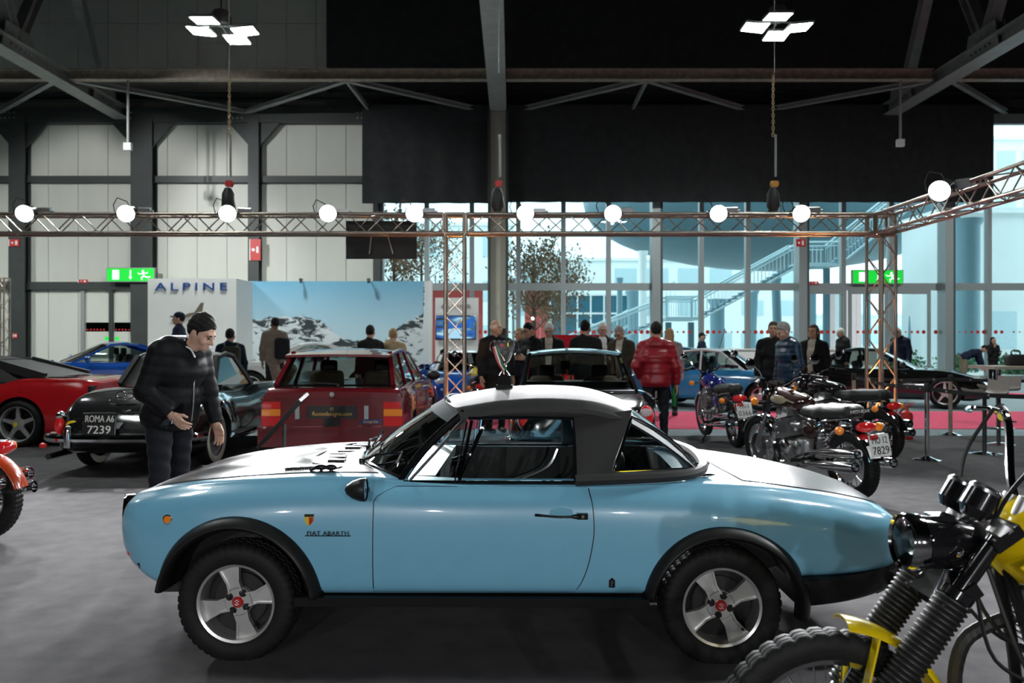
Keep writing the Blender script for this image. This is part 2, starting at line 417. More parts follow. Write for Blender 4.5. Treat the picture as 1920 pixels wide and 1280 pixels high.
# exit doors in the left wall
for n, (x0, x1) in enumerate(((163, 208.5), (216, 250))):
    a, b = px(x0, 0, WY).x, px(x1, 0, WY).x
    d = struct(MB().b2((a, WY-.10, .02), (b, WY-.002, 3.42)).build('door_%d' % (n+1), 'panel_white', smooth=None), 'tall pale emergency exit door with a window strip')
    slabo('door_window', (a+.02, WY-.115, 1.90), (b-.02, WY-.10, 2.26), 'glass_dark', d)
    for q in range(6): slabo('reflection_sticker', (a+.06+q*.13, WY-.119, 1.94), (a+.12+q*.13, WY-.116, 2.0), 'red_sign', d)
    rod('push_bar', (a+.06, WY-.22, 1.0), (b-.06, WY-.22, 1.0), .035, 'dull_chrome', d)
    slabo('door_sticker', ((b-.2 if n == 0 else a+.06), WY-.108, 1.55), ((b-.06 if n == 0 else a+.2), WY-.103, 1.69), 'exit_green', d)
slabo('door_jamb', (px(208.5, 0, WY).x, WY-.2, 0), (px(216, 0, WY).x, WY, 3.5), 'steel_dark', wb)
slabo('door_jamb', (px(156, 0, WY).x, WY-.2, 0), (px(163, 0, WY).x, WY, 3.5), 'steel_grey', wb)
# ------------------------------------------------------------------ glass front
MULL = [-5.2, -3.4, -1.6, .25, 2.05, 3.85, 5.68, 7.55, 9.4, 11.45, 13.2, 15.1, 17.2, 19.0, 20.9, 23.0, 25, 27, 29, 31, 33.5]
BIG = {5.68, 11.45, 17.2, 23.0}
win = struct(MB().b2((-5.2, WY-.12, 0), (34, WY+.05, .14)).build('window_1', 'mullion', smooth=None), 'glazed front of the hall with pale mullions')
for z, h in ((3.68, .28), (7.35, .16), (10.35, .4)):
    for x0, x1 in zip(MULL[:-1], MULL[1:]): slabo('transom', (x0, WY-.2 if h > .2 else WY-.1, z-h/2), (x1, WY+.06, z+h/2), 'mullion', win)
for x in MULL:
    w = .16 if x in BIG else .09
    slabo('mullion', (x-w, WY-(.55 if x in BIG else .18), 0), (x+w, WY+.08, 10.4), 'mullion', win)
    if x in BIG: slabo('column_flange', (x+w, WY-.5, 0), (x+w+.1, WY-.02, 10.4), 'frame_dark', win)
for x0, x1 in zip(MULL[:-1], MULL[1:]):
    for z0, z1 in ((.14, 3.54), (3.82, 7.27), (7.43, 10.15)): slabo('pane', (x0+.08, WY-.012, z0), (x1-.08, WY+.012, z1), 'glass', win)
dot = MB().cyl((0, 0, 0), (0, -.006, 0), 1, 1, 10).mesh('warning_dot', 'red_sign', None)
for i in range(150):
    X = -4.9+i*.24; r = .028+.055*abs(math.sin(i*.33))
    if X > 30 or abs((X-11.5)) < .3 or (i % 13 == 12): continue
    obj('warning_dot', dot, win, (X, WY-.014, 1.88), None, (r, 1, r))
# glass doors right of the second big column
for x0, x1 in ((11.7, 13.25), (13.35, 14.9), (14.95, 16.6)):
    for a, b in (((x0, WY-.3, 0), (x0+.12, WY-.22, 3.5)), ((x1-.12, WY-.3, 0), (x1, WY-.22, 3.5)), ((x0, WY-.3, 3.38), (x1, WY-.22, 3.54))): slabo('door_frame', a, b, 'mullion', win)
# ------------------------------------------------------------------ steel roof structure
def ibeam(name, a, b, w, h, material, parent=None, t=.03):
    a = Vector(a); b = Vector(b); m = MB(); x, y, z = frame(b-a)
    for q, ww, hh in ((y*(h/2), w, t), (y*(-h/2), w, t), (Vector((0, 0, 0)), t, h)): m.bar(a+q, b+q, ww, hh)
    return m.build(name, material, parent, None)
def roof_truss(X, label):
    t = thing('roof_truss', label, 'roof truss', (X, WY, 10.5), 0, 'lengthwise roof trusses')
    ibeam('bottom_chord', (0, -.4, 0), (0, -46, 0), .62, .42, 'steel_grey', t)
    ibeam('top_chord', (0, -.4, 5.2), (0, -46, 5.2), .5, .4, 'steel_dark', t)
    y = -2.0; k = 0
    while y > -30:
        ibeam('web_diagonal', (0, y, .2), (0, y-2.6, 5.0), .34, .34, 'steel_grey', t); ibeam('web_diagonal', (0, y-5.2, .2), (0, y-2.6, 5.0), .34, .34, 'steel_grey', t)
        g = MB().prism([(-.9, -.25), (.9, -.25), (.7, .6), (-.7, .6)], -.16, -.13, (0, y, .1), ux=(0, 1, 0), uy=(0, 0, 1), un=(1, 0, 0)).prism([(-.9, -.25), (.9, -.25), (.7, .6), (-.7, .6)], .13, .16, (0, y, .1), ux=(0, 1, 0), uy=(0, 0, 1), un=(1, 0, 0))
        g.build('gusset_plate', 'steel_grey', t, None)
        for q in range(5):
            for s in (-1, 1): rod('bolt', (s*.16, y-.5+q*.25, .05), (s*.2, y-.5+q*.25, .05), .04, 'dull_chrome', t)
        y -= 5.2; k += 1
    return t
roof_truss(-15.4, 'dark steel roof truss running overhead at the left edge')
roof_truss(-.53, 'pale lit steel roof beam running overhead down the middle')
roof_truss(14.7, 'steel roof truss slanting overhead at the right edge')
cb = thing('roof_crossbeam', 'long rusty steel beam crossing the hall under the roof', 'beam', (0, 27.4, 10.62))
for x0, x1 in ((-34, -15.7), (-15.1, -.85), (-.2, 14.4), (15, 34)): ibeam('beam_length', (x0, 0, 0), (x1, 0, 0), .3, .34, 'steel_rust', cb)
for nm, a, b in ((0, (-5.7, 27.5), (-.9, 31.6)), (0, (-5.7, 27.5), (-10.5, 31.6)), (1, (-5.7, 27.5), (-5.6, 31.0)), (0, (4.64, 27.5), (-.1, 31.6)), (1, (4.64, 27.5), (4.7, 31)), (0, (4.64, 27.5), (9.6, 31.6)), (0, (14.5, 27.5), (9.6, 31.6)), (0, (-15.1, 27.5), (-10.5, 31.6)), (0, (15.1, 27.5), (19.5, 31.6)), (0, (-15.7, 27.5), (-20.3, 31.6))):
    ibeam('wind_brace', (a[0], a[1]-27.4, -.12), (b[0], b[1]-27.4, -.05), .18 if nm == 0 else .1, .14, 'steel_grey', cb)
tag(ibeam('wall_beam', (-34, 31.6, 11.15), (34, 31.6, 11.15), .3, .28, 'steel_dark'), 'dark steel beam along the top of the back wall', 'beam')
cc = thing('steel_column', 'cream steel column standing in the middle of the glass front', 'column', (-.53, 30.6, 0))
MB().b2((-.3, -.06, 0), (.3, .0, 10.3)).build('web', 'column_cream', cc, None)
for s in (-1, 1): MB().b2((s*.34-.05, -.3, 0), (s*.34+.05, .3, 10.3)).build('flange', 'steel_dark', cc, None)
MB().b2((.05, -.12, 1.2), (.3, -.06, 2.0)).build('cable_box', 'black', cc, None)
for (x, y0, y1, Y) in ((240, 148, 275, 27.4), (1688, 148, 268, 27.4)):
    t = thing('hanging_sensor', 'small white sensor box hanging on a rod, %s of the two' % ('left' if x < 900 else 'right'), 'sensor', px(x, y1, Y), 0, 'hanging sensors')
    rod('hanger_rod', (0, 0, .1), (0, 0, .1+(y1-y0)*Y/FPX), .045, 'steel_grey', t)
    MB().b2((-.12, -.08, -.12), (.12, .08, .12)).cyl((0, -.09, 0), (0, -.08, 0), .05).build('sensor_box', 'white', t, 30)
# ------------------------------------------------------------------ black drapes
def drape(x0, x1, y0, y1, Y, label, amp=.05):
    a = px(x0, y0, Y); b = px(x1, y1, Y); m = MB(); n = int(abs(b.x-a.x)/.35)+2
    m.slab(lambda u, v: (a.x+(b.x-a.x)*u, Y+amp*math.sin(u*n*1.7)*(.4+.6*v), a.z+(b.z-a.z)*v), lambda u, v: (0, 1, 0), n*2, 8, .02)
    return tag(m.build('black_drape', 'black_cloth', smooth=60), label, 'drape', 'black drapes')
drape(679, 925, 196, 381, 31, 'black drape over the upper glass left of the cream column')
drape(945, 1864, 196, 379, 31, 'wide black drape over the upper glass right of the cream column')
drape(612, 926, -40, 200, 31.5, 'black drape high under the roof left of the middle roof beam')
drape(944, 1930, -40, 200, 31.5, 'black drape high under the roof right of the middle roof beam')
# ------------------------------------------------------------------ aluminium box truss
TR = .145
def box_truss(t, a, b, pitch=.30, up=(0, 0, 1), ref=None):
    """four chords and zigzag braces between a and b, as parts of t (coordinates relative to t)"""
    a = Vector(a); b = Vector(b); x, y, z = frame(b-a, up if ref is None else ref); L = (b-a).length
    cs = [x*(sx*TR)+y*(sy*TR) for sx, sy in ((-1, -1), (1, -1), (1, 1), (-1, 1))]
    for c in cs: rod('chord', a+c, b+c, .025, 'alu', t, 10)
    n = max(2, int(round(L/pitch/2))*2); 
    for k in range(4):
        p, q = cs[k], cs[(k+1) % 4]
        for i in range(n):
            e0, e1 = (p, q) if (i+k) % 2 == 0 else (q, p)
            rod('brace', a+z*(L*i/n)+e0, a+z*(L*(i+1)/n)+e1, .010, 'alu', t, 6)
    for s in (0, 1):
        for k in range(4): rod('end_brace', (a, b)[s]+cs[k], (a, b)[s]+cs[(k+1) % 4], .014, 'alu', t, 6)
TY, TZ, XC, XR, XL = 12.4, 3.31, -.88, 5.72, -10.6
def corner(t):
    for k in range(4):
        s = [(-1, -1), (1, -1), (1, 1), (-1, 1)]; p, q = s[k], s[(k+1) % 4]
        for z in (-TR, TR): rod('corner_tube', (p[0]*TR, p[1]*TR, z), (q[0]*TR, q[1]*TR, z), .025, 'alu', t, 10)
        rod('corner_tube', (p[0]*TR, p[1]*TR, -TR), (p[0]*TR, p[1]*TR, TR), .025, 'alu', t, 10)
def truss_span(a, b, label):
    t = thing('lighting_truss', label, 'truss', a, 0, 'aluminium lighting trusses'); box_truss(t, (0, 0, 0), Vector(b)-Vector(a)); return t
def tower(x, y, label, rot=0.):
    t = thing('truss_tower', label, 'truss tower', (x, y, 0), rot, 'aluminium truss towers')
    box_truss(t, (0, 0, .02), (0, 0, TZ-TR-.03), ref=(0, 1, 0)); slabo('base_plate', (-.28, -.28, 0), (.28, .28, .02), 'alu_grey', t); return t
for x, y, l in ((XC, TY, 'truss corner block above the middle tower'), (XR, TY, 'truss corner block above the right tower'), (XL, TY, 'truss corner block above the far left tower')):
    t = thing('truss_corner', l, 'truss corner', (x, y, TZ), 0, 'truss corner blocks'); corner(t)
truss_span((XL+TR+.03, TY, TZ), (XC-TR-.03, TY, TZ), 'long copper tinted lighting truss spanning the left half')
truss_span((XC+TR+.03, TY, TZ), (XR-TR-.03, TY, TZ), 'copper tinted lighting truss between the two towers')
truss_span((XR, TY-TR-.03, TZ), (XR+.1, -9.6, TZ), 'lighting truss running from the right tower towards the camera')
truss_span((XL, TY-TR-.03, TZ), (XL, -9.4, TZ), 'lighting truss running back along the left side')
truss_span((XL, -9.6-TR, TZ), (XR-.2, -9.6-TR, TZ), 'lighting truss behind the photographer')
tower(XC, TY, 'slim aluminium truss tower beside the trophy'); tower(XR, TY, 'aluminium truss tower beside the fire extinguisher', R(24)); tower(XL, TY, 'aluminium truss tower beyond the left edge of the picture')
t = thing('truss_tower', 'white truss tower far off at the left edge of the hall', 'truss tower', px(4, 0, 24).xy.to_3d(), 0, 'aluminium truss towers')
box_truss(t, (0, 0, 0), (0, 0, 3.4), ref=(0, 1, 0))
# ------------------------------------------------------------------ stage spotlights
_can = MB().lathe([(.001, -.30), (.06, -.30), (.085, -.26), (.09, -.05), (.125, -.02), (.135, .02), (.135, .035), (.128, .035), (.12, .0)], 20).mesh('lamp_can', 'plastic_black', 30)
_lens = MB().lathe([(.001, .018), (.06, .014), (.12, .002), (.12, -.004), (.001, -.004)], 20).mesh('lens', 'spot_lens', 60)
_yoke = MB().tube([(-.15, 0, 0), (-.15, 0, -.10), (-.15, 0, -.2), (-.08, 0, -.25), (.08, 0, -.25), (.15, 0, -.2), (.15, 0, -.1), (.15, 0, 0)], .012, 6).mesh('yoke', 'plastic_black', 40)
_box = MB().b2((-.09, -.05, -.05), (.09, .05, .05)).cyl((.09, 0, 0), (.13, 0, 0), .02).mesh('ballast', 'alu_grey', None)
def spotlight(pos, target, label, w, size=62, on=True):
    d = (Vector(target)-Vector(pos)).normalized(); t = thing('stage_spotlight', label, 'spotlight', pos, 0, 'spotlights on the lighting truss')
    t.rotation_mode = 'QUATERNION'; t.rotation_quaternion = d.to_track_quat('Z', 'Y')
    obj('lamp_can', _can, t); obj('lens', _lens, t); obj('yoke', _yoke, t)
    obj('ballast', _box, t, (.22, .02, -.16))
    MB().tube([(-.02, .02, -.3), (-.08, .14, -.34), (-.2, .2, -.28), (-.24, .1, -.2), (-.2, -.02, -.12)], .008, 6).build('cable', 'black', t)
    if on and w > 0:
        l = bpy.data.lights.new('spot', 'SPOT'); l.energy = w; l.spot_size = R(size); l.spot_blend = .45; l.shadow_soft_size = .10; l.color = (.97, .98, 1)
        lo = bpy.data.objects.new('lamp_light', l); link(lo, t); lo.location = (0, 0, .06); lo.rotation_euler = (PI, 0, 0)
    return t
SP = [(47, (-4.6, 1.5, .2), 'beside the left wall column'), (237, (-3.2, 1.0, .2), 'above the exit sign'), (427, (-1.2, 1.0, .4), 'under the left chain hoist'), (615, (-.25, .3, 1.3), 'glaring over the snowy mural'), (777, (0, 1.2, .9), 'left of the middle truss tower'), (985, (.05, .6, 1.3), 'glaring right of the cream column'), (1149, (.9, 1.4, .6), 'over the man with the suit'), (1347, (1.6, 1.2, .3), 'left of the right chain hoist'), (1502, (2.6, 1.0, 0), 'under the right chain hoist')]
for i, (x, tg, l) in enumerate(SP):
    p = px(x, 400, TY-.25); spotlight(p, Vector((p.x*.35+tg[0]*.65, tg[1], tg[2])), 'lit stage spotlight '+l, STAGE_W*(2., 2., 1.5, 1.25, 1., 1.25, 1., 1.3, 1.7)[i])
for yy_, tg_, l_ in ((17.0, (-15.5, 32, 3.6), 'nearer'), (19.0, (-7.5, 32, 4.0), 'farther')): spotlight((-15.4, yy_, 10.1), tg_, 'unseen flood added under the left roof truss to brighten the wall, %s one' % l_, FILL_FLOOD_W*(1. if yy_ < 18 else .8), 54)  # two lamps out of view, added only to brighten the left wall
p = px(1763, 357, 9.9); spotlight(p, (-.5, 4.5, .3), 'stage spotlight on the truss coming from the right tower', STAGE_W*.8)
spotlight((XR-.1, 5.0, 3.62), (-.3, 4.2, .5), 'stage spotlight on the side truss outside the frame', STAGE_W*.7)
for i, (x, tx) in enumerate(((-6.0, -1.2), (-2.2, -.4), (1.9, .4), (4.8, 1.3))):
    spotlight((x, -9.5, 3.62), (tx, 4.4, .75), 'stage spotlight on the truss behind the photographer, number %s from the left' % ('one', 'two', 'three', 'four')[i], STAGE_W*.85, 34)
# ------------------------------------------------------------------ high-bay lamps, hoists
_pan = MB().b2((-.33, -.31, 0), (.33, .31, .07)).mesh('housing', 'alu_grey', None); _led = MB().b2((-.29, -.27, -.012), (.29, .27, 0)).mesh('led_panel', 'lamp_white', None)
def highbay(p, label, w):
    t = thing('high_bay_lamp', label, 'ceiling lamp', p, 0, 'high-bay hall lamps')
    for q, (x, y) in enumerate(((-.6, .1), (.62, .1), (.2, .7), (-.2, -.65))):
        h = obj('housing', _pan, t, (x, y, -.04), (R(-4 if y > .2 else (4 if y < -.2 else 0)), R(6 if x < -.3 else (-6 if x > .3 else 0)), 0)); obj('led_panel', _led, h)
    MB().lathe([(.001, .5), (.2, .48), (.28, .3), (.25, .12), (.1, .1)], 16).build('driver_dome', 'steel_grey', t)
    rod('stem', (0, 0, .5), (0, 0, 7.7), .02, 'steel_dark', t)
    for s in (-1, 1): MB().bar((0, 0, .1), (s*.55, -.05, .02), .04, .04).build('arm', 'steel_grey', t, None)
    for s in (-1, 1): MB().bar((0, 0, .1), (0, s*.5, .02), .04, .04).build('arm', 'steel_grey', t, None)
    l = bpy.data.lights.new('highbay', 'SPOT'); l.energy = w; l.spot_size = R(158); l.spot_blend = .5; l.shadow_soft_size = .5; l.color = (.93, 1, .98)
    lo = bpy.data.objects.new('lamp_light', l); link(lo, t); lo.location = (0, 0, -.32)
for i, p in enumerate(HIGHBAYS):
    highbay(p, ('blazing cluster of hall lamps hanging over the left half', 'blazing cluster of hall lamps hanging over the right half', 'hall lamp cluster overhead left of the stand', 'hall lamp cluster overhead right of the stand', 'unseen hall lamp cluster added far left to light the wall', 'hall lamp cluster far right outside the frame')[i], HIGHBAY_W[i])
lk = MB(); lk.tube([(.018*math.cos(a), 0, .035*math.sin(a)) for a in np.linspace(0, 2*PI, 10)[:-1]], .007, 6, closed=True); lk = lk.mesh('chain_link', 'chain', 60)
for x, zc, lab, ribb in ((430, .38, 'chain hoist hanging above the left half of the truss', 0), (1452, .38, 'chain hoist with a yellow block above the right half of the truss', 1), (935, .38, 'chain hoist in front of the cream column', 0)):
    X = px(x, 0, TY).x; t = thing('chain_hoist', lab, 'chain hoist', (X, TY, TZ+TR), 0, 'chain hoists')
    rod('steel_rope', (0, 0, 2.2), (0, 0, 7.0), .008, 'steel_grey', t); rod('sling', (.02, 0, .6), (.02, 0, 1.25), .018, 'steel_grey', t)
    if x != 935:
        for k in range(19): obj('chain_link', lk, t, (-.02*ribb, 0, 1.25+k*.05), (0, 0, PI/2*(k % 2)))
    MB().lathe([(.001, .2), (.05, .2), (.09, .12), (.10, -.08), (.06, -.16), (.001, -.16)], 14, (-.02, 0, .22)).build('chain_bag', 'black_matte', t)
    MB().b2((-.045, -.04, .44), (.045, .04, .53)).cyl((-.06, 0, .49), (.06, 0, .49), .035).build('hoist_block', 'hoist_yellow' if ribb else 'red_sign', t, 40)
    MB().tube([(0, 0, .42), (-.05, 0, .3), (-.1, 0, .05)], .012, 6).tube([(0, 0, .42), (.06, 0, .3), (.1, 0, .05)], .012, 6).build('sling_leg', 'alu_grey', t)
# ------------------------------------------------------------------ signs
def exit_sign(x0, x1, y0, y1, Y, label):
    a = px(x0, y0, Y); b = px(x1, y1, Y); w = b.x-a.x; h = a.z-b.z; t = thing('exit_sign', label, 'sign', (a.x+w/2, Y, b.z+h/2), 0, 'green emergency exit signs')
    MB().b2((-w/2-.03, -.02, -h/2-.03), (w/2+.03, .12, h/2+.03)).build('sign_box', 'steel_grey', t, None); MB().b2((-w/2, -.03, -h/2), (w/2, -.021, h/2)).build('green_face', 'exit_green', t, None)
    u = h
    slabo('door_symbol', (-w*.38, -.036, -u*.36), (-w*.24, -.031, u*.36), 'exit_white', t)
    MB().prism([(-.03*u, .36*u), (.05*u, .36*u), (.05*u, -.15*u), (.13*u, -.15*u), (.01*u, -.38*u), (-.11*u, -.15*u), (-.03*u, -.15*u)], -.036, -.031).build('arrow_symbol', 'exit_white', t, None)
    r = MB().cyl((w*.27, -.036, u*.27), (w*.27, -.031, u*.27), u*.09)
    for p, q, wd in (((.27, .14), (.30, -.12), .12), ((.29, -.1), (.36, -.2), .09), ((.36, -.2), (.43, -.14), .08), ((.29, -.12), (.24, -.22), .09), ((.24, -.22), (.25, -.4), .08), ((.27, .12), (.20, .05), .07), ((.20, .05), (.16, .14), .06), ((.29, .12), (.36, .12), .07), ((.36, .12), (.37, .22), .06)):
        r.bar((p[0]*w, -.0335, p[1]*u), (q[0]*w, -.0335, q[1]*u), .005, wd*u, up=(0, 1, 0)) if False else r.tube([(p[0]*w, -.033, p[1]*u), (q[0]*w, -.033, q[1]*u)], wd*u/2, 6)
    r.build('running_figure', 'exit_white', t, 40); return t
exit_sign(201, 289, 503, 527, 31.42, 'green lit exit sign above the white stand wall')
exit_sign(1599, 1692, 507, 531, 31.66, 'green lit exit sign behind the right truss tower')
def fire_sign(x, y, w, h, Y, label, n=1):
    p = px(x, y, Y); t = thing('fire_sign', label, 'sign', p, 0, 'red fire equipment signs'); k = Y/FPX
    MB().b2((-w*k/2, 0, -h*k/2), (w*k/2, .03, h*k/2)).build('sign_plate', 'red_sign', t, None)
    MB().cyl((-w*k*.15, -.004, 0), (-w*k*.15, 0, 0), h*k*.16/n).b2((w*k*.12, -.004, -h*k*.3/n), (w*k*.32, 0, h*k*.3/n)).build('symbol', 'sign_white', t, 30)
    MB().b2((-w*k*.5, -.003, -h*k*.5), (-w*k*.42, 0, h*k*.5)).build('white_edge', 'sign_white', t, None)
fire_sign(26, 455, 20, 13, 31.5, 'small red fire sign on the leftmost wall column'); fire_sign(478, 468, 21, 40, 31.5, 'tall red fire sign on the column above the mural', 2); fire_sign(1501, 455, 20, 14, 31.42, 'small red fire sign on the glass front column')
fire_sign(28, 629, 8, 9, 31.5, 'tiny red alarm box low on the leftmost column'); fire_sign(155, 527, 18, 6, 31.74, 'slim red light box on the wall girt above the exit doors'); fire_sign(1526, 530, 18, 6, 31.76, 'slim red light box above the glass doors')
p = px(715, 450, 12.62); hs = 12.62/FPX
t = thing('black_banner', 'black banner hanging behind the truss with two stays', 'banner', p)
MB().b2((-66*hs, 0, -35*hs), (66*hs, .04, 36*hs)).build('panel_board', 'black_cloth', t, None)
for s, x in ((-1, -18), (1, 12)): rod('stay', (x*hs, -.03, 10*hs), ((x-4 if s < 0 else x+10)*hs, -.03, -26*hs), .012, 'alu_grey', t)

# orange uplighters inside the truss towers
for x, y, l in ((XC, TY, 'small orange uplighter inside the middle truss tower'), (XR, TY, 'small orange uplighter inside the right truss tower')):
    t = thing('uplighter', l, 'lamp', (x, y, .02), 0, 'tower uplighters'); MB().lathe([(.001, 0), (.07, 0), (.08, .02), (.08, .12), (.07, .14), (.065, .12), (.001, .12)], 18).build('housing', 'black_matte', t); MB().lathe([(.001, .13), (.064, .125)], 18).build('lens', 'uplight_lens', t)
    l_ = bpy.data.lights.new('uplight', 'SPOT'); l_.energy = 240; l_.spot_size = R(75); l_.spot_blend = .6; l_.shadow_soft_size = .05; l_.color = (1, .42, .14); lo = bpy.data.objects.new('lamp_light', l_); link(lo, t); lo.location = (0, 0, .16); lo.rotation_euler = (PI, 0, 0)
# ------------------------------------------------------------------ outside the glass
mat('paving', (.62, .62, .58), .8, var=.1, scale=.3); mat('bldg_white', (.82, .88, .88), .7, var=.05, scale=.4); mat('bldg_grey', (.30, .36, .36), .7); mat('bldg_teal', (.10, .19, .23), .45, var=.15, scale=.2)
mat('stair_steel', (.52, .68, .72), .5, .2); mat('stair_dark', (.12, .22, .27), .6); mat('pillar_blue', (.20, .34, .40), .5, var=.05); mat('red_cladding', (.75, .12, .11), .6, var=.06); mat('pink_cladding', (.80, .58, .56), .6, var=.06)
mat('bark', (.09, .06, .045), .9, var=.3); mat('leaf_brown', (.22, .14, .08), .8, var=.35, scale=30); mat('hedge', (.06, .16, .06), .8, var=.4, scale=20); mat('win_blue', (.05, .16, .22), .15, coat=.3)
struct(MB().b2((-60, WY+.4, -.3), (120, 170, -.02)).build('ground', 'paving', smooth=None), 'pale paving outside the glass front')
# staircase
SY = 45.0; k_ = SY/FPX
def sp(x, y): return ((x-960)*k_, 1.5+(640-y)*k_)
st = thing('outdoor_staircase', 'pale blue steel staircase climbing outside behind the glass', 'staircase', (0, SY, 0))
path = [(1.6, 0.), sp(1250, 594), sp(1312, 594), sp(1500, 492), sp(1572, 492), sp(1700, 390)]
for (a, b) in zip(path[:-1], path[1:]):
    for d in (0, 2.0): MB().bar((a[0], d, a[1]-.15), (b[0], d, b[1]-.15), .08, .42, up=(0, 1, 0)).build('stringer', 'stair_steel', st, None)
    n = int(abs(b[1]-a[1])/.17)
    if n > 2:
        for i in range(n): slabo('step', (a[0]+(b[0]-a[0])*i/n, .05, a[1]+(b[1]-a[1])*i/n-.03), (a[0]+(b[0]-a[0])*(i+1.15)/n, 1.95, a[1]+(b[1]-a[1])*i/n+.02), 'stair_dark', st)
    else: slabo('landing', (a[0], .05, a[1]-.1), (b[0], 1.95, a[1]), 'stair_steel', st)
    for d in (0, 2.0):
        rod('handrail', (a[0], d, a[1]+1.15), (b[0], d, b[1]+1.15), .06, 'stair_steel', st); rod('lower_rail', (a[0], d, a[1]+.95), (b[0], d, b[1]+.95), .035, 'stair_steel', st)
        L = math.hypot(b[0]-a[0], b[1]-a[1]); q = int(L/.24); m = MB()
        for i in range(q+1):
            u = i/q; x, z = a[0]+(b[0]-a[0])*u, a[1]+(b[1]-a[1])*u; m.box((x, d, z+.5), (.025, .025, .95))
        m.build('baluster_row', 'stair_steel', st, None)
        for e in (a, b): rod('rail_post', (e[0], d, e[1]-.1), (e[0], d, e[1]+1.18), .06, 'stair_steel', st)
for x, z in ((9.0, 2.6), (10.3, 2.6), (16.4, 5.7), (18.1, 5.7)): slabo('support_post', (x-.15, .9, 0), (x+.15, 1.2, z), 'stair_dark', st)
# second, farther staircase on the left
s2 = thing('outdoor_staircase', 'small blue staircase farther away beside the red cladding', 'staircase', (1.0, 56, 0))
for a, b in (((2.2, 0), (4.2, 1.6)), ((4.2, 1.6), (5.6, 1.6)), ((5.6, 1.6), (10.4, 4.6))):
    for d in (0, 1.6):
        MB().bar((a[0], d, a[1]), (b[0], d, b[1]), .08, .35, up=(0, 1, 0)).build('stringer', 'stair_steel', s2, None); rod('handrail', (a[0], d, a[1]+1.1), (b[0], d, b[1]+1.1), .05, 'stair_steel', s2)
        m = MB(); q = int((b[0]-a[0])/.3)
        for i in range(q+1): m.box((a[0]+(b[0]-a[0])*i/q, d, a[1]+(b[1]-a[1])*i/q+.5), (.03, .03, 1.0))
        m.build('baluster_row', 'stair_steel', s2, None)
# dark hull of the covered walkway
hl = MB().ell((0, 0, 0), (15, 9, 5.2), 40, 20); hu = tag(hl.build('walkway_hull', 'bldg_teal', smooth=60, loc=(20.5, 62, 12.2)), 'huge dark teal hull shaped walkway overhead outside the glass', 'building')
for x0, x1, y0, y1, Y, m, lab in (
    (965, 1500, 486, 520, 85, 'bldg_white', 'long white horizontal building band in the distance'), (700, 960, 420, 512, 78, 'bldg_white', 'white office block behind the small tree'),
    (960, 1420, 519, 640, 91, 'bldg_grey', 'grey green facade below the white band'), (700, 905, 512, 650, 84, 'bldg_grey', 'grey facade low behind the television wall'),
    (1440, 1990, 590, 655, 95, 'bldg_white', 'low pale building far behind the glass doors'), (1770, 1990, 395, 470, 46, 'bldg_white', 'pale blue concrete block high at the right edge'), (1862, 2010, 260, 330, 70, 'bldg_white', 'pale gallery block above the right truss')):
    a = px(x0, y0, Y); b = px(x1, y1, Y); z1 = -.02
    w = b.x-a.x; h = a.z-z1; t = thing('background_building', lab, 'building', (a.x+w/2, Y, z1), 0, 'buildings outside')
    MB().b2((-w/2, 0, 0), (w/2, 5, h)).build('wall', m, t, None)
    nn = max(3, int(w/3.2)); rows = max(1, int(h/3.4))
    for r_ in range(rows):
        for i in range(nn):
            if (i*7+r_*3) % 5 == 0: continue
            slabo('window', (-w/2+(i+.15)*w/nn, -.05, (r_+.25)*h/rows), (-w/2+(i+.85)*w/nn, 0, (r_+.72)*h/rows), 'win_blue' if m == 'bldg_grey' else 'stair_steel', t)
    slabo('roof_edge', (-w/2-.2, -.3, h-.15), (w/2+.2, 5, h+.15), 'bldg_white', t)
gl = thing('glazed_pavilion', 'blue glazed pavilion with white bars behind the tree', 'building', (px(1080, 0, 60).x, 60, 0))
MB().b2((-1.9, 0, 0), (4.2, 4, 5.0)).build('glass_body', 'win_blue', gl, None)
for i in range(7): slabo('bar', (-1.9+i*1.0-.06, -.08, 0), (-1.9+i*1.0+.06, 0, 5.0), 'bldg_white', gl)
for z in (.6, 1.9, 3.6, 5.0): slabo('crossbar', (-1.9, -.08, z-.07), (4.2, 0, z+.07), 'bldg_white', gl)
for x0, x1, y0, Y, lab in ((984, 1028, 540, 49, 'flat red cladding panel standing behind the tree trunk'), (808, 906, 536, 37, 'flat pinkish red cladding panel behind the television wall'), (1544, 1580, 540, 70, 'faint pinkish panel behind the glass doors'), (1586, 1616, 540, 72, 'faint pinkish panel right of the glass door post')):
    a = px(x0, y0, Y); b = px(x1, y0, Y)
    t = thing('cladding_panel', lab, 'panel', ((a.x+b.x)/2, Y, 0), 0, 'red cladding panels'); w = b.x-a.x
    for q in range(3): slabo('board', (-w/2+q*w/3, 0, 0), (-w/2+(q+1)*w/3-.02, .2, a.z), 'red_cladding' if x0 < 1300 else 'pink_cladding', t)
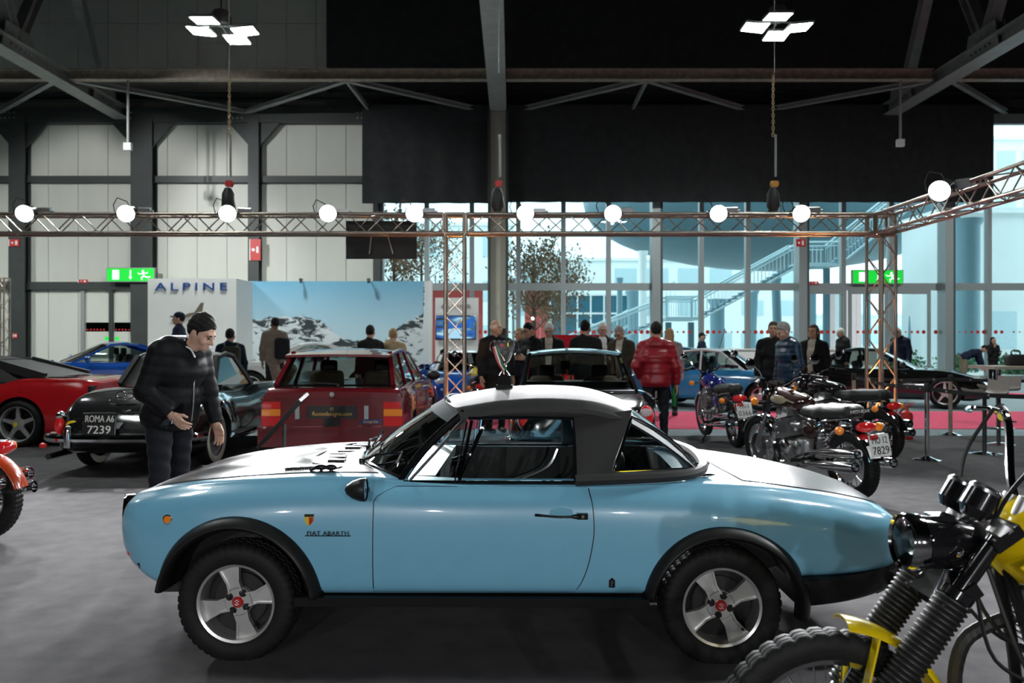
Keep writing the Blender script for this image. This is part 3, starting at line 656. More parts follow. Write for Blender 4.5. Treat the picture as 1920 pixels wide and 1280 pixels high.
for x, w, Y, top, m, ln, lab in ((1205, 15, 52, 470, 'bldg_white', 0, 'slim white pillar left of the staircase'), (1162, 10, 50, 520, 'pillar_blue', 0, 'grey blue pillar behind the black coupe roof'), (1187, 22, 53, 545, 'pillar_blue', 0, 'wide dark blue pillar beside the white one'), (1345, 26, 50, 560, 'pillar_blue', 0, 'dark blue pillar under the stair landing'), (1405, 22, 54, 540, 'pillar_blue', 2, 'leaning blue pillar under the upper flight'), (1460, 16, 48, 520, 'pillar_blue', -2, 'leaning dark pillar behind the grey haired man'), (1520, 20, 52, 530, 'pillar_blue', 0, 'blue pillar behind the left glass door'), (1625, 14, 50, 520, 'pillar_blue', 0, 'blue pillar hidden by the truss tower'), (1712, 22, 50, 470, 'pillar_blue', 2.5, 'dark leaning pillar right of the truss tower'), (1815, 40, 42, 410, 'pillar_blue', 0, 'broad round blue pillar at the right edge'), (1893, 30, 48, 440, 'pillar_blue', -3, 'leaning blue pillar beyond the seated woman'), (1570, 8, 56, 540, 'bldg_white', 0, 'thin white post between the glass doors'), (1790, 18, 46, 395, 'bldg_teal', 0, 'square dark pillar beside the broad round one')):
    p = px(x, 640, Y); zt = 1.5+(640-top)*Y/FPX; r_ = w*Y/FPX/2
    o = MB().lathe([(r_, 0), (r_, zt*.5), (r_*1.02, zt-.4), (r_*1.35, zt-.1), (r_*1.35, zt)], 18, (0, 0, -.02)).lathe([(.001, 0), (r_*1.2, 0), (r_*1.2, .2), (r_, .24)], 18, (0, 0, -.02)).build('concrete_pillar', m, None, 40, None, (p.x, Y, 0), (0, R(ln), 0)); tag(o, lab, 'pillar', 'pillars outside')
def tree(x, Y, h, rad, n, lab, mm='leaf_brown', zc=None):
    p = px(x, 640, Y); t = thing('bare_tree', lab, 'tree', (p.x, Y, 0), 0, 'trees outside'); m = MB(); q = random.Random(int(x))
    m.tube([(0, 0, -.05), (.03, 0, h*.35), (0, .05, h*.7), (.05, 0, h)], [.13, .11, .07, .02], 7); tips = []
    for i in range(26):
        a = q.random()*6.28; z = h*(.35+.6*q.random()); e = Vector((math.cos(a)*rad*(.5+.5*q.random()), math.sin(a)*rad*.8, z+.3+.5*q.random()))
        m.tube([(0, 0, z-.3), e*.5+Vector((0, 0, z*.5-.05)), e], [.035, .022, .008], 5); tips.append(e); tips.append(e*.6+Vector((0, 0, z*.4)))
    m.build('trunk', 'bark', t); l = MB()
    for i in range(n):
        c = tips[i % len(tips)]+Vector((q.gauss(0, rad*.22), q.gauss(0, rad*.22), q.gauss(0, rad*.22))); s = .05+.08*q.random(); e = Euler((q.random()*6, q.random()*6, q.random()*6)).to_matrix()
        l.add([c+e@Vector(v) for v in ((-s, 0, 0), (0, -s*.5, .01), (s, 0, 0), (0, s*.5, .01))], [(0, 1, 2, 3)])
    o = l.build('foliage', mm, t, None, fix=False); o['kind'] = 'stuff'
tree(1000, 39, 6.2, 1.7, 2600, 'brown autumn tree outside right of the cream column'); tree(1052, 42.5, 6.2, 1.9, 2600, 'second brown autumn tree outside nearer the stairs'); tree(738, 40, 7.8, 1.6, 2600, 'brown autumn tree seen above the mural wall'); tree(790, 46, 8.0, 2.0, 2200, 'farther autumn tree behind the middle truss tower')
for i, (x, Y, w) in enumerate(((1690, 38, 1.6), (1795, 40, 1.2), (1905, 37, 1.5))):
    p = px(x, 640, Y); q = random.Random(i); m = MB()
    for j in range(900):
        c = Vector((q.gauss(0, w*.35), q.gauss(0, .35), abs(q.gauss(.35, .25)))); s = .06+.06*q.random(); e = Euler((q.random()*6, q.random()*6, q.random()*6)).to_matrix()
        m.add([c+e@Vector(v) for v in ((-s, 0, 0), (0, -s*.6, 0), (s, 0, 0), (0, s*.6, 0))], [(0, 1, 2, 3)])
    tag(m.build('low_hedge', 'hedge', None, None, fix=False, loc=(p.x, Y, 0)), ('low green hedge outside behind the black sports car', 'low green shrub outside by the bending man', 'low green hedge outside behind the seated woman')[i], 'hedge', 'hedges outside')
# ------------------------------------------------------------------ low wall and the exhibition stand
tag(MB().b2((1.5, 29.6, -.012), (13.5, 29.8, 1.18)).b2((1.45, 29.55, 1.18), (13.55, 29.85, 1.24)).build('low_wall', 'white_wall', smooth=None), 'low white wall in front of the glass front', 'wall')
BY = 24.0; a = px(277, 522, BY); b = px(443, 522, BY); zt = a.z
t = thing('stand_wall', 'white stand wall with blue lettering and bronze emblem', 'stand wall', (0, BY, 0))
MB().b2((a.x, 0, -.012), (b.x, .25, zt)).build('front_board', 'white_wall', t, None)
MB().b2((b.x-.08, .25, -.012), (b.x, 1.55, zt)).build('return_board', 'white_wall', t, None)
mat('alpine_blue', (.01, .06, .26), .4); mat('bronze', (.30, .26, .19), .35, .6)
text('lettering', 'ALPINE', 'alpine_blue', t, (px(359, 0, BY).x, -.02, px(0, 538, BY).z), size=.33, sx=1.55, spacing=1.42, ext=.015)
lx, lz = px(366, 0, BY).x, px(0, 588, BY).z
MB().prism([(.02, -.10), (.30, .33), (.38, .33), (.30, -.10), (.46, -.10), (.46, -.02), (.18, -.02), (.18, -.10)], -.04, -.005, (lx-.12, 0, lz)).prism([(-.62, -.22), (.28, -.02), (.28, .05), (-.05, .02)], -.04, -.005, (lx-.12, 0, lz)).build('emblem', 'bronze', t, None)
# mural: printed snowy mountains
mm = bpy.data.materials.new('mural_print'); mm.use_nodes = True; T = mm.node_tree; B = T.nodes['Principled BSDF']; B.inputs['Roughness'].default_value = .45; M['mural_print'] = mm
def N(t_, **k):
    n = T.nodes.new(t_)
    for q, v in k.items():
        if q in n.inputs: n.inputs[q].default_value = v
        else: setattr(n, q, v)
    return n
def L(a, b): T.links.new(a, b)
def mth(op, a, b=None, c=None):
    n = T.nodes.new('ShaderNodeMath'); n.operation = op
    for i, v in enumerate((a, b, c)):
        if v is None: continue
        if isinstance(v, (int, float)): n.inputs[i].default_value = v
        else: T.links.new(v, n.inputs[i])
    return n.outputs[0]
tcn = N('ShaderNodeTexCoord'); sx_ = N('ShaderNodeSeparateXYZ'); L(tcn.outputs['Object'], sx_.inputs[0]); X_, Z_ = sx_.outputs['X'], sx_.outputs['Z']
n1 = N('ShaderNodeTexNoise', Scale=2.2, Detail=8.0, Roughness=.62); cv = N('ShaderNodeCombineXYZ'); L(X_, cv.inputs[0]); L(cv.outputs[0], n1.inputs['Vector'])
fc = N('ShaderNodeFloatCurve'); cvp = fc.mapping.curves[0]
for q, (u, v) in enumerate(((0, .66), (.12, .60), (.30, .68), (.38, .66), (.52, .50), (.66, .44), (.76, .46), (.88, .62), (1., .72))):
    if q == 0: cvp.points[0].location = (u, v)
    elif q == 8: cvp.points[1].location = (u, v)
    else: cvp.points.new(u, v)
fc.mapping.update(); L(mth('MULTIPLY_ADD', X_, 1/5.5, .5), fc.inputs['Value'])
zz = mth('MULTIPLY_ADD', Z_, 1/3.38, 0.)
ridge = mth('ADD', fc.outputs[0], mth('MULTIPLY', mth('SUBTRACT', n1.outputs['Fac'], .5), .14)); below = mth('MULTIPLY', mth('SUBTRACT', ridge, zz), 60.); below = mth('MINIMUM', mth('MAXIMUM', below, 0.), 1.)
n2 = N('ShaderNodeTexNoise', Scale=2.6, Detail=10.0, Roughness=.68, Distortion=.9); mp = N('ShaderNodeMapping'); mp.inputs['Rotation'].default_value = (0, .6, 0); mp.inputs['Scale'].default_value = (.8, 1, 1.9); L(tcn.outputs['Object'], mp.inputs[0]); L(mp.outputs[0], n2.inputs['Vector'])
n3 = N('ShaderNodeTexNoise', Scale=.9, Detail=2.0); L(tcn.outputs['Object'], n3.inputs['Vector'])
dep = mth('SUBTRACT', ridge, zz); fade = mth('MULTIPLY', dep, .30); thr = mth('ADD', mth('ADD', .425, fade), mth('MULTIPLY', mth('SUBTRACT', n3.outputs['Fac'], .5), -.45))
rock = mth('MINIMUM', mth('MAXIMUM', mth('MULTIPLY', mth('SUBTRACT', n2.outputs['Fac'], thr), 14.), 0.), 1.)
skyr = N('ShaderNodeValToRGB'); skyr.color_ramp.elements[0].position = .45; skyr.color_ramp.elements[0].color = (.46, .62, .68, 1); skyr.color_ramp.elements[1].position = 1.; skyr.color_ramp.elements[1].color = (.15, .37, .52, 1); L(zz, skyr.inputs['Fac'])
sn = N('ShaderNodeMix', data_type='RGBA'); sn.inputs[6].default_value = (.60, .65, .67, 1); sn.inputs[7].default_value = (.025, .035, .04, 1); L(rock, sn.inputs[0])
fin = N('ShaderNodeMix', data_type='RGBA'); L(below, fin.inputs[0]); L(skyr.outputs[0], fin.inputs[6]); L(sn.outputs[2], fin.inputs[7]); L(fin.outputs[2], B.inputs['Base Color'])
MY = 25.5; a = px(462, 527, MY); b = px(803, 527, MY); zt = a.z
t = thing('mural_wall', 'stand wall printed with snowy mountains under a blue sky', 'mural', ((a.x+b.x)/2, MY, 0)); w = b.x-a.x
MB().b2((-w/2, 0, -.012), (w/2, .1, zt)).build('print_panel', 'mural_print', t, None); MB().b2((w/2, -.02, -.012), (w/2+.12, .2, zt+.02)).build('edge_post', 'white_wall', t, None)
for x in (567, 693): MB().lathe([(.001, -.1), (.05, -.1), (.06, .05), (.001, .06)], 10, ((x-632)*MY/FPX, -.22, zt+.02)).bar(((x-632)*MY/FPX, .05, zt+.05), ((x-632)*MY/FPX, -.2, zt+.06), .03, .03).build('clip_lamp', 'dull_chrome', t, 40)
TVY = 25.0; a = px(816, 558, TVY); b = px(897, 700, TVY)
t = thing('television_wall', 'cream panel with a wall television and bronze lettering', 'stand wall', ((a.x+b.x)/2, TVY, 0)); w = b.x-a.x
MB().b2((-w/2, 0, -.012), (w/2, .12, a.z)).build('panel_board', 'column_cream' if False else 'white_wall', t, None)
text('lettering', 'ALPINE', 'bronze', t, (-.04, -.015, px(0, 574, TVY).z), size=.15, sx=1.5, spacing=1.35, ext=.01)
tv = thing('television', 'wall television showing a blue car', 'television', ((a.x+b.x)/2-.03, TVY-.07, px(0, 614, TVY).z)); MB().b2((-.63, 0, -.38), (.63, .06, .38)).build('bezel', 'black_gloss', tv, None)
em = bpy.data.materials.new('screen'); em.use_nodes = True; T = em.node_tree; B = T.nodes['Principled BSDF']; M['screen'] = em
tcn = N('ShaderNodeTexCoord'); wv = N('ShaderNodeTexNoise', Scale=1.6, Detail=1.0); mp = N('ShaderNodeMapping'); mp.inputs['Scale'].default_value = (.8, 1, 3); mp.inputs['Rotation'].default_value = (0, .35, 0); L(tcn.outputs['Object'], mp.inputs[0]); L(mp.outputs[0], wv.inputs['Vector'])
rr = N('ShaderNodeValToRGB'); e = rr.color_ramp.elements; e[0].position = .36; e[0].color = (.005, .02, .05, 1); e[1].position = .62; e[1].color = (.35, .62, .8, 1); q = rr.color_ramp.elements.new(.46); q.color = (.0, .12, .55, 1); q = rr.color_ramp.elements.new(.54); q.color = (.03, .10, .16, 1)
L(wv.outputs['Fac'], rr.inputs['Fac']); L(rr.outputs[0], B.inputs['Emission Color']); B.inputs['Emission Strength'].default_value = .9; B.inputs['Base Color'].default_value = (.02, .02, .02, 1)
MB().b2((-.60, -.004, -.34), (.60, 0, .35)).build('screen', 'screen', tv, None)
# ------------------------------------------------------------------ car building kit (front = -x, near side = -y)
mat('hero_blue', (.18, .45, .62), .28, coat=1., var=.02, coatr=.03)
mat('satin_black', (.013, .013, .014), .24, var=.08, spec=.2); mat('flare_black', (.014, .014, .014), .42, var=.08, spec=.35)
mat('alloy', (.70, .70, .68), .34, .8, var=.06); mat('interior', (.012, .012, .012), .6); mat('leather', (.015, .015, .015), .42, bump=.2, bscale=60)
class Body:
    def __init__(s, T, tuck=.3, low=.93): s.T = T; s.tuck = tuck; s.low = low
    def sec(s, x):
        g = {k: herm(v, x) for k, v in s.T.items()}; w, zb, zm, zc, wc, zh = (g[k] for k in ('w', 'zb', 'zm', 'zc', 'wc', 'zh')); tk = g.get('tuck', s.tuck)
        K = [(0, zb), (w*.78, zb), (w*s.low, zb+.012), (w*.988, zb+.3*(zm-zb)), (w, zm), (w-tk*(w-wc), zm+.62*(zc-zm)), (wc+.25*(w-wc), zc-.10*(zc-zm)), (wc-.02, zc), (wc*.6, .45*zc+.55*zh), (0, zh)]
        P = [Vector((a, b, 0)) for a, b in K]; out = [P[0], P[1]]+[q for q in spline(P[1:], 4)[1:]]
        out[-1].x = 0
        return [(max(0, q.x), q.y) for q in out]
    def mesh(s, name, mats, x0, x1, n=60):
        xs_ = [x0+(x1-x0)*(.5-.5*math.cos(PI*i/n))*.5+(x1-x0)*(i/n)*.5 for i in range(n+1)]
        v = []; f = []; m = None
        for x in xs_:
            h = s.sec(x); full = [(-a, b) for a, b in h]+[(a, b) for a, b in h[-2:0:-1]]; m = len(full)
            v += [(x, a, b) for a, b in full]
        for i in range(n):
            for k in range(m): f.append((i*m+k, i*m+(k+1) % m, (i+1)*m+(k+1) % m, (i+1)*m+k))
        f += [tuple(range(m-1, -1, -1)), tuple(range(n*m, n*m+m))]
        me = mesh_from(name, v, f, mats); fixn(me); return me
    def side(s, x, z):       # half width at height z
        h = [q for q in s.sec(x)][1:]; best = None
        for (a, b), (c, d) in zip(h[:-1], h[1:]):
            if (b-z)*(d-z) <= 0 and abs(d-b) > 1e-7:
                y = a+(c-a)*(z-b)/(d-b); best = y if best is None else max(best, y)
        return best if best is not None else max(q[0] for q in h)
    def top(s, x, y):
        h = s.sec(x); y = abs(y); i = max(range(len(h)), key=lambda k: h[k][0]); h = h[i:]
        for (a, b), (c, d) in zip(h[:-1], h[1:]):
            if c <= y <= a and a-c > 1e-9: return d+(b-d)*(y-c)/(a-c)
        return h[0][1]
def cut_arches(me, wheels, r, y_in=.42, black='interior', z=None, extra=()):
    cs = []
    for x, zc in wheels:
        for sgn in (-1, 1): cs.append(MB().cyl((x, sgn*y_in, zc), (x, sgn*1.3, zc), r, r, 40).mesh('c', black))
    return boolean(me, cs+list(extra))
_wh = {}
def tyre_mesh(R0, wd, rim, white=0., blocks=0, flat=0., rubber='rubber'):
    key = ('t', R0, wd, rim, white, blocks, flat)
    if key in _wh: return _wh[key]
    h = wd/2; prof = [(rim, -h*.78), (rim+.012, -h*.92), (rim+(R0-rim)*.45, -h), (R0-.028, -h*.96), (R0-.010, -h*.86), (R0-.002, -h*.7)]
    nt_ = len(prof); tr_ = [(R0, -h*.62), (R0, -h*.30), (R0-.006, -h*.27), (R0-.006, -h*.2), (R0, -h*.17), (R0, h*.17), (R0-.006, h*.2), (R0-.006, h*.27), (R0, h*.30), (R0, h*.62)]
    full = prof+tr_+[(r, -y) for r, y in prof[::-1]]; n = blocks*4 if blocks else 48
    def fn(i, k, r, y):
        if blocks and nt_-2 <= k < nt_+len(tr_)+2 and (i % 4 == 0): r -= .007
        return r, y
    m = MB().lathe(full, n, ax=(0, 1, 0), fn=fn)
    if flat: m.v = [(x, y, max(z, -flat)) for x, y, z in m.v]
    mats = [rubber]
    if white:
        mats.append('whitewall')
        P = len(full); lo, hi = rim+.012, rim+.012+white
        for i, q in enumerate(m.f):
            rr = np.mean([math.hypot(m.v[a][0], m.v[a][2]) for a in q])
            if abs(np.mean([m.v[a][1] for a in q])) > h*.85 and rr < rim+(R0-rim)*.66: m.m[i] = 1
    _wh[key] = m.mesh('tyre', mats, 40); return _wh[key]
def rim_mesh(style, rim, wd, material='alloy'):
    key = ('r', style, rim, wd, material)
    if key in _wh: return _wh[key]
    h = wd/2; m = MB()
    m.lathe([(rim*.93, h*.6), (rim*.93, -h*.45), (rim*.965, -h*.80), (rim*1.03, -h*.86), (rim*1.05, -h*.80), (rim*1.04, -h*.70), (rim*1.0, -h*.60), (rim*1.0, h*.8)], 48, ax=(0, 1, 0), closed=True)
    def spoke(a, pts, y0, y1):
        c, s = math.cos(a), math.sin(a); m.prism([(r*c-t*s, r*s+t*c) for r, t in pts], y0, y1, ux=(1, 0, 0), uy=(0, 0, 1), un=(0, 1, 0))
    if style == 'hero':
        yf = -h*.42
        for k in range(4):
            a = R(105)+k*PI/2
            spoke(a, [(.03, -.030), (rim*.52, -.026), (rim*.95, -.048), (rim*.95, .048), (rim*.52, .026), (.03, .030)], yf, yf+.03)
            for s in (-1, 1): spoke(a, [(.045, s*.026), (rim*.52, s*.022), (rim*.95, s*.044), (rim*.95, s*.052), (rim*.52, s*.031), (.045, s*.034)], yf-.012, yf)
        m.lathe([(.001, yf-.006), (.062, yf-.006), (.068, yf), (.068, yf+.03)], 28, ax=(0, 1, 0))
    elif style == 'star5':
        yf = -h*.62
        for k in range(5):
            a = R(92)+k*2*PI/5
            spoke(a, [(.02, -.045), (rim*.4, -.030), (rim*.95, -.020), (rim*.95, .020), (rim*.4, .030), (.02, .045)], yf, yf+.035)
        m.lathe([(.001, yf-.012), (.06, yf-.010), (.085, yf), (.085, yf+.03)], 24, ax=(0, 1, 0))
    elif style == 'disc':     # full hub cap with a dark ring
        m.lathe([(.001, -h*.62), (rim*.35, -h*.62), (rim*.5, -h*.5), (rim*.56, -h*.46), (rim*.9, -h*.55), (rim*.94, -h*.4)], 32, ax=(0, 1, 0))
    else:                      # multi spoke
        yf = -h*.5
        for k in range(10): spoke(k*PI/5, [(.03, -.012), (rim*.95, -.010), (rim*.95, .010), (.03, .012)], yf, yf+.03)
        m.lathe([(.001, yf-.008), (.06, yf-.008), (.07, yf), (.07, yf+.03)], 24, ax=(0, 1, 0))
    _wh[key] = m.mesh('rim', material, 35); return _wh[key]
_disc = None
def wheel(root, x, y, z, R0, wd, rim, style, blocks=0, material='alloy', white=0., spin=0., flat=0., cap=None, steer=0.):
    global _disc
    o = obj('tyre', tyre_mesh(R0, wd, rim, white, blocks, flat), root, (x, y, z), (0, 0, (PI if y > 0 else 0)+steer))
    r = obj('rim', rim_mesh(style, rim, wd, material), o, None, (0, spin, 0))
    if _disc is None: _disc = MB().lathe([(.001, .0), (.12, .0), (.12, .012), (.001, .012)], 28, ax=(0, 1, 0)).lathe([(.001, .03), (.158, .03), (.158, .05), (.001, .05)], 28, ax=(0, 1, 0)).mesh('brake_disc', 'interior', 30)
    obj('brake_disc', _disc, o, None, None, (rim/.17, 1, rim/.17))
    if cap: 
        h = -wd/2; yf = h*(.42 if style == 'hero' else .62)-.006
        MB().lathe([(.001, yf-.012), (.022, yf-.012), (.027, yf-.006), (.027, yf)], 20, ax=(0, 1, 0)).build('hub_cap', cap, o)
    return o
# ------------------------------------------------------------------ the pale blue roadster
mat('whitewall', (.80, .76, .64), .6); mat('hub_red', (.42, .02, .02), .3, coat=.5); mat('badge_yellow', (.70, .50, .02), .4); mat('nut', (.03, .03, .03), .3, .5)
CX, CY = -.147, 4.52
car = thing('roadster', 'pale blue vintage roadster with black soft top and flared black arches', 'car', (CX, CY, 0), R(-1.0))
HB = Body(dict(
    w=[(-1.83, .36), (-1.80, .53), (-1.74, .635), (-1.6, .725), (-1.3, .775), (-.8, .79), (0, .795), (.8, .795), (1.3, .785), (1.7, .75), (1.92, .69), (2.03, .61), (2.09, .46)],
    zb=[(-1.83, .55), (-1.78, .485), (-1.68, .395), (-1.5, .315), (-1.0, .295), (0, .30), (1.2, .305), (1.5, .38), (1.7, .385), (2.0, .40), (2.09, .47)],
    zm=[(-1.83, .62), (-1.7, .61), (-1.2, .60), (0, .56), (1.2, .60), (1.9, .60), (2.09, .57)],
    zc=[(-1.83, .665), (-1.80, .70), (-1.74, .735), (-1.55, .785), (-1.3, .82), (-1.04, .841), (-.78, .852), (-.57, .852), (-.3, .833), (0, .82), (.5, .82), (.9, .828), (1.25, .815), (1.6, .775), (1.87, .722), (2.0, .682), (2.09, .62)],
    wc=[(-1.83, .25), (-1.74, .49), (-1.55, .60), (-1.3, .64), (-.6, .68), (0, .71), (.5, .71), (1.0, .67), (1.5, .62), (1.9, .54), (2.09, .36)],
    zh=[(-1.83, .67), (-1.7, .75), (-1.3, .815), (-.9, .855), (-.6, .87), (0, .86), (.9, .86), (1.25, .845), (1.8, .765), (2.0, .71), (2.09, .63)]), tuck=.22)
WF, WR, WZ, WRAD = (-1.14, .266), (1.14, .262), .266, .282
bm_ = HB.mesh('body', ['hero_blue', 'interior'], -1.83, 2.09, 90)
cock = MB().b2((-.42, -.60, .40), (.98, .60, 1.2)).mesh('c', 'interior')
bm_ = cut_arches(bm_, ((WF[0], .272), (WR[0]+.01, .25)), .352, .50, extra=[cock]); bm_.shade_smooth(); bm_.set_sharp_from_angle(angle=R(32))
obj('body', bm_, car)
def side_patch(name, material, xl, xr, z0, z1, off, parent, nu=30, nv=24, sgn=-1, th=.006, label=None):
    """a panel lying on the flank; xl, xr: functions of z; z1 may be a function of x"""
    m = MB()
    def fn(u, v):
        z = z0+(z1-z0)*v; x = xl(z)+(xr(z)-xl(z))*u; return Vector((x, sgn*(HB.side(x, z)+off), z))
    m.slab(fn, lambda u, v: (0, -sgn, 0), nu, nv, th); return m.build(name, material, parent, 50, label)
xl = lambda z: -.487+max(0, (z-.755))**1.5*7.2 if z > .755 else -.487
xr = lambda z: herm([(.30, .43), (.38, .483), (.5, .522), (.63, .54), (.72, .536), (.81, .518)], z)
for sg in (-1, 1):
    side_patch('door_gap', 'black', lambda z: xl(z)-.005, lambda z: xr(z)+.005, .302, .8135, .0012, car, sgn=sg, th=.004)
    d = side_patch('door', 'hero_blue', xl, xr, .306, .811, .0030, car, sgn=sg)
    y = sg*(HB.side(.4, .69)+.006)
    MB().tube(spline([(.27, y-sg*.0, .692), (.30, y+sg*.012, .692), (.38, y+sg*.03, .690), (.45, y+sg*.024, .690), (.50, y+sg*.010, .690)], 4), [.007]*4+[.006]*8+[.011]*5, 8).box((.487, y+sg*.012, .690), (.05, .022, .028)).build('door_handle', 'black_gloss', d, 50)
    MB().cyl((.488, y+sg*.022, .690), (.488, y+sg*.026, .690), .008).build('key_lock', 'chrome', d, 40)
    MB().ell((.39, sg*(HB.side(.39, .69)+.0025), .70), (.055, .0012, .034), 20, 8).build('handle_recess', 'hero_blue', d, 60)
    # sill
    MB().b2((-.86, sg*.775-.02, .262), (.80, sg*.775+.02, .303)).build('sill_trim', 'satin_black', car, None)
    # chrome waist strip
    MB().tube([(x, sg*(HB.side(x, HB.T and .80)-.035), .826) for x in np.linspace(-.36, .50, 12)], .011, 6).build('waist_trim', 'black_gloss', car)
def top_patch(name, material, x0, x1, hw, off, bump=lambda x, y: 0, nu=36, nv=28, bow=lambda v: 0, bow1=lambda v: 0, th=.01):
    m = MB()
    def fn(u, v):
        s = v*2-1; a = x0+bow(s); b = x1+bow1(s); x = a+(b-a)*u; y = s*herm(hw, x); return Vector((x, y, HB.top(x, y)+off+bump(x, y)))
    m.slab(fn, lambda u, v: (0, 0, -1), nu, nv, th); return m.build(name, material, car, 50)
hb = lambda x, y: .032*math.exp(-((abs(y)-.25)/.10)**2)*max(0, min(1, (x+1.72)/.35))*max(0, min(1, (-.70-x)/.25))
hwid = [(-1.76, .40), (-1.66, .48), (-1.5, .545), (-1.2, .585), (-.6, .60)]
top_patch('bonnet_gap', 'black', -1.765, -.655, [(a, b+.006) for a, b in hwid], .0015, bow=lambda s: .10*s*s, bow1=lambda s: .16*s*s, th=.006)
bon = top_patch('bonnet', 'satin_black', -1.76, -.66, hwid, .004, hb, bow=lambda s: .10*s*s, bow1=lambda s: .16*s*s)
twid = [(1.2, .57), (1.5, .575), (1.8, .53), (1.98, .48)]
top_patch('boot_gap', 'black', 1.215, 1.985, [(a, b+.006) for a, b in twid], .0015, bow=lambda s: .07*s*s, th=.006)
top_patch('boot_lid', 'satin_black', 1.22, 1.98, twid, .004, bow=lambda s: .07*s*s)
for i in range(7):
    y = -.30+i*.10; x = -.835+.02*abs(i-3); z = HB.top(x, y)+hb(x, y)+.005
    MB().b2((x-.045, y-.022, z-.004), (x+.045, y+.022, z+.005)).build('bonnet_louvre', 'black', bon, None)
MB().tube([(-.79-.16*math.cos(t*1.35), .44*math.sin(t*1.35), HB.top(-.79-.16*math.cos(t*1.35), .44*math.sin(t*1.35))+.012) for t in np.linspace(-1, 1, 24)], .006, 6).build('scuttle_seam', 'black', bon)
m = MB()
for i in range(16): 
    x = -.99+i*.011; m.b2((x, -.50, HB.top(x, -.5)+.004), (x+.006, -.435, HB.top(x, -.46)+.016))
m.build('intake_grille', 'plastic_black', bon, None)
# bonnet catch shaped like a small animal: generic strap catch
for sx_ in (-1,):
    z = HB.top(-.76, -.565); MB().ell((-.79, -.565, z+.02), (.035, .014, .014)).ell((-.74, -.565, z+.02), (.03, .014, .016)).tube([(-.82, -.565, z+.015), (-.845, -.565, z+.004)], .007).tube([(-.71, -.565, z+.015), (-.685, -.565, z+.024)], .006).cyl((-.79, -.565, z-.005), (-.79, -.565, z+.02), .008).cyl((-.74, -.565, z-.005), (-.74, -.565, z+.02), .008).build('bonnet_catch', 'black_gloss', car, 60)
# fuel cap and hinge on the rear deck
for x, y in ((1.10, -.40),):
    z = HB.top(x, y); MB().lathe([(.001, .03), (.04, .03), (.048, .02), (.048, 0), (.03, -.01)], 20, (x, y, z)).box((x+.02, y, z+.036), (.09, .02, .012)).build('filler_cap', 'chrome', car)
z = HB.top(1.12, -.56); MB().ell((1.10, -.56, z+.008), (.06, .014, .010), 14, 8, Matrix.Rotation(R(-8), 3, 'Y')).build('deck_hinge', 'chrome', car, 60)
# flares
def flare(xc, zc, sg, a0, a1, kl=.94, kr=.97, kz=.955):
    m = MB(); n = 44; rows = []
    prof = [(.362, -.04), (.366, .030), (.378, .046), (.392, .040), (.412, .012), (.424, -.010)]
    for i in range(n+1):
        a = a0+(a1-a0)*i/n; rw = []
        for r, h in prof:
            ca = math.cos(a)*(kr if math.cos(a) > 0 else kl); sa = math.sin(a)*kz; x, z = xc+r*ca, zc+r*sa; b = HB.side(xc+.40*ca, max(.33, zc+.40*sa))
            base = b if h <= .012 else max(b, .775)
            rw.append(Vector((x, sg*(base+h), z)))
        rows.append(rw)
    m.grid(lambda u, v: rows[int(round(u*n))][int(round(v*(len(prof)-1)))], n, len(prof)-1)
    o = m.build('arch_flare', 'flare_black', car, 60); so = o.modifiers.new('s', 'SOLIDIFY'); so.thickness = .006; so.offset = 0; return o
for sg in (-1, 1): flare(WF[0], .272, sg, R(4), R(171)); flare(WR[0], .27, sg, R(-10), R(174), .87, .97, .875)
# rear valance and bumpers
VB = Body(dict(w=[(1.46, .778), (1.7, .745), (1.92, .685), (2.03, .60), (2.09, .44)], zb=[(1.46, .235), (1.7, .25), (2.0, .31), (2.09, .40)], zm=[(1.46, .36), (2.09, .44)], zc=[(1.46, .392), (1.8, .398), (2.0, .41), (2.09, .475)], wc=[(1.46, .77), (1.7, .735), (1.92, .675), (2.03, .59), (2.09, .43)], zh=[(1.46, .40), (2.0, .42), (2.09, .48)]), tuck=.2)
vm = VB.mesh('rear_valance', 'satin_black', 1.47, 2.085, 20); vm = boolean(vm, [MB().cyl((WR[0], -1, .27), (WR[0], 1, .27), .385, .385, 40).mesh('c', 'satin_black')]); vm.shade_smooth(); vm.set_sharp_from_angle(angle=R(35)); obj('rear_valance', vm, car)
MB().tube(spline([(1.98, -.66, .36), (2.09, -.60, .40), (2.15, -.4, .41), (2.17, 0, .41), (2.15, .4, .41), (2.09, .60, .40), (1.98, .66, .36)], 5), .045, 8).build('rear_bumper', 'satin_black', car)
for s in (-1, 1): MB().prism([(1.93, .275), (2.075, .345), (2.125, .435), (2.095, .445), (2.0, .375)], s*.50, s*.60, ux=(1, 0, 0), uy=(0, 0, 1), un=(0, 1, 0)).build('overrider', 'satin_black', car, None)
MB().b2((-1.60, -.55, .25), (-1.42, .55, .33)).build('front_valance', 'interior', car, None)
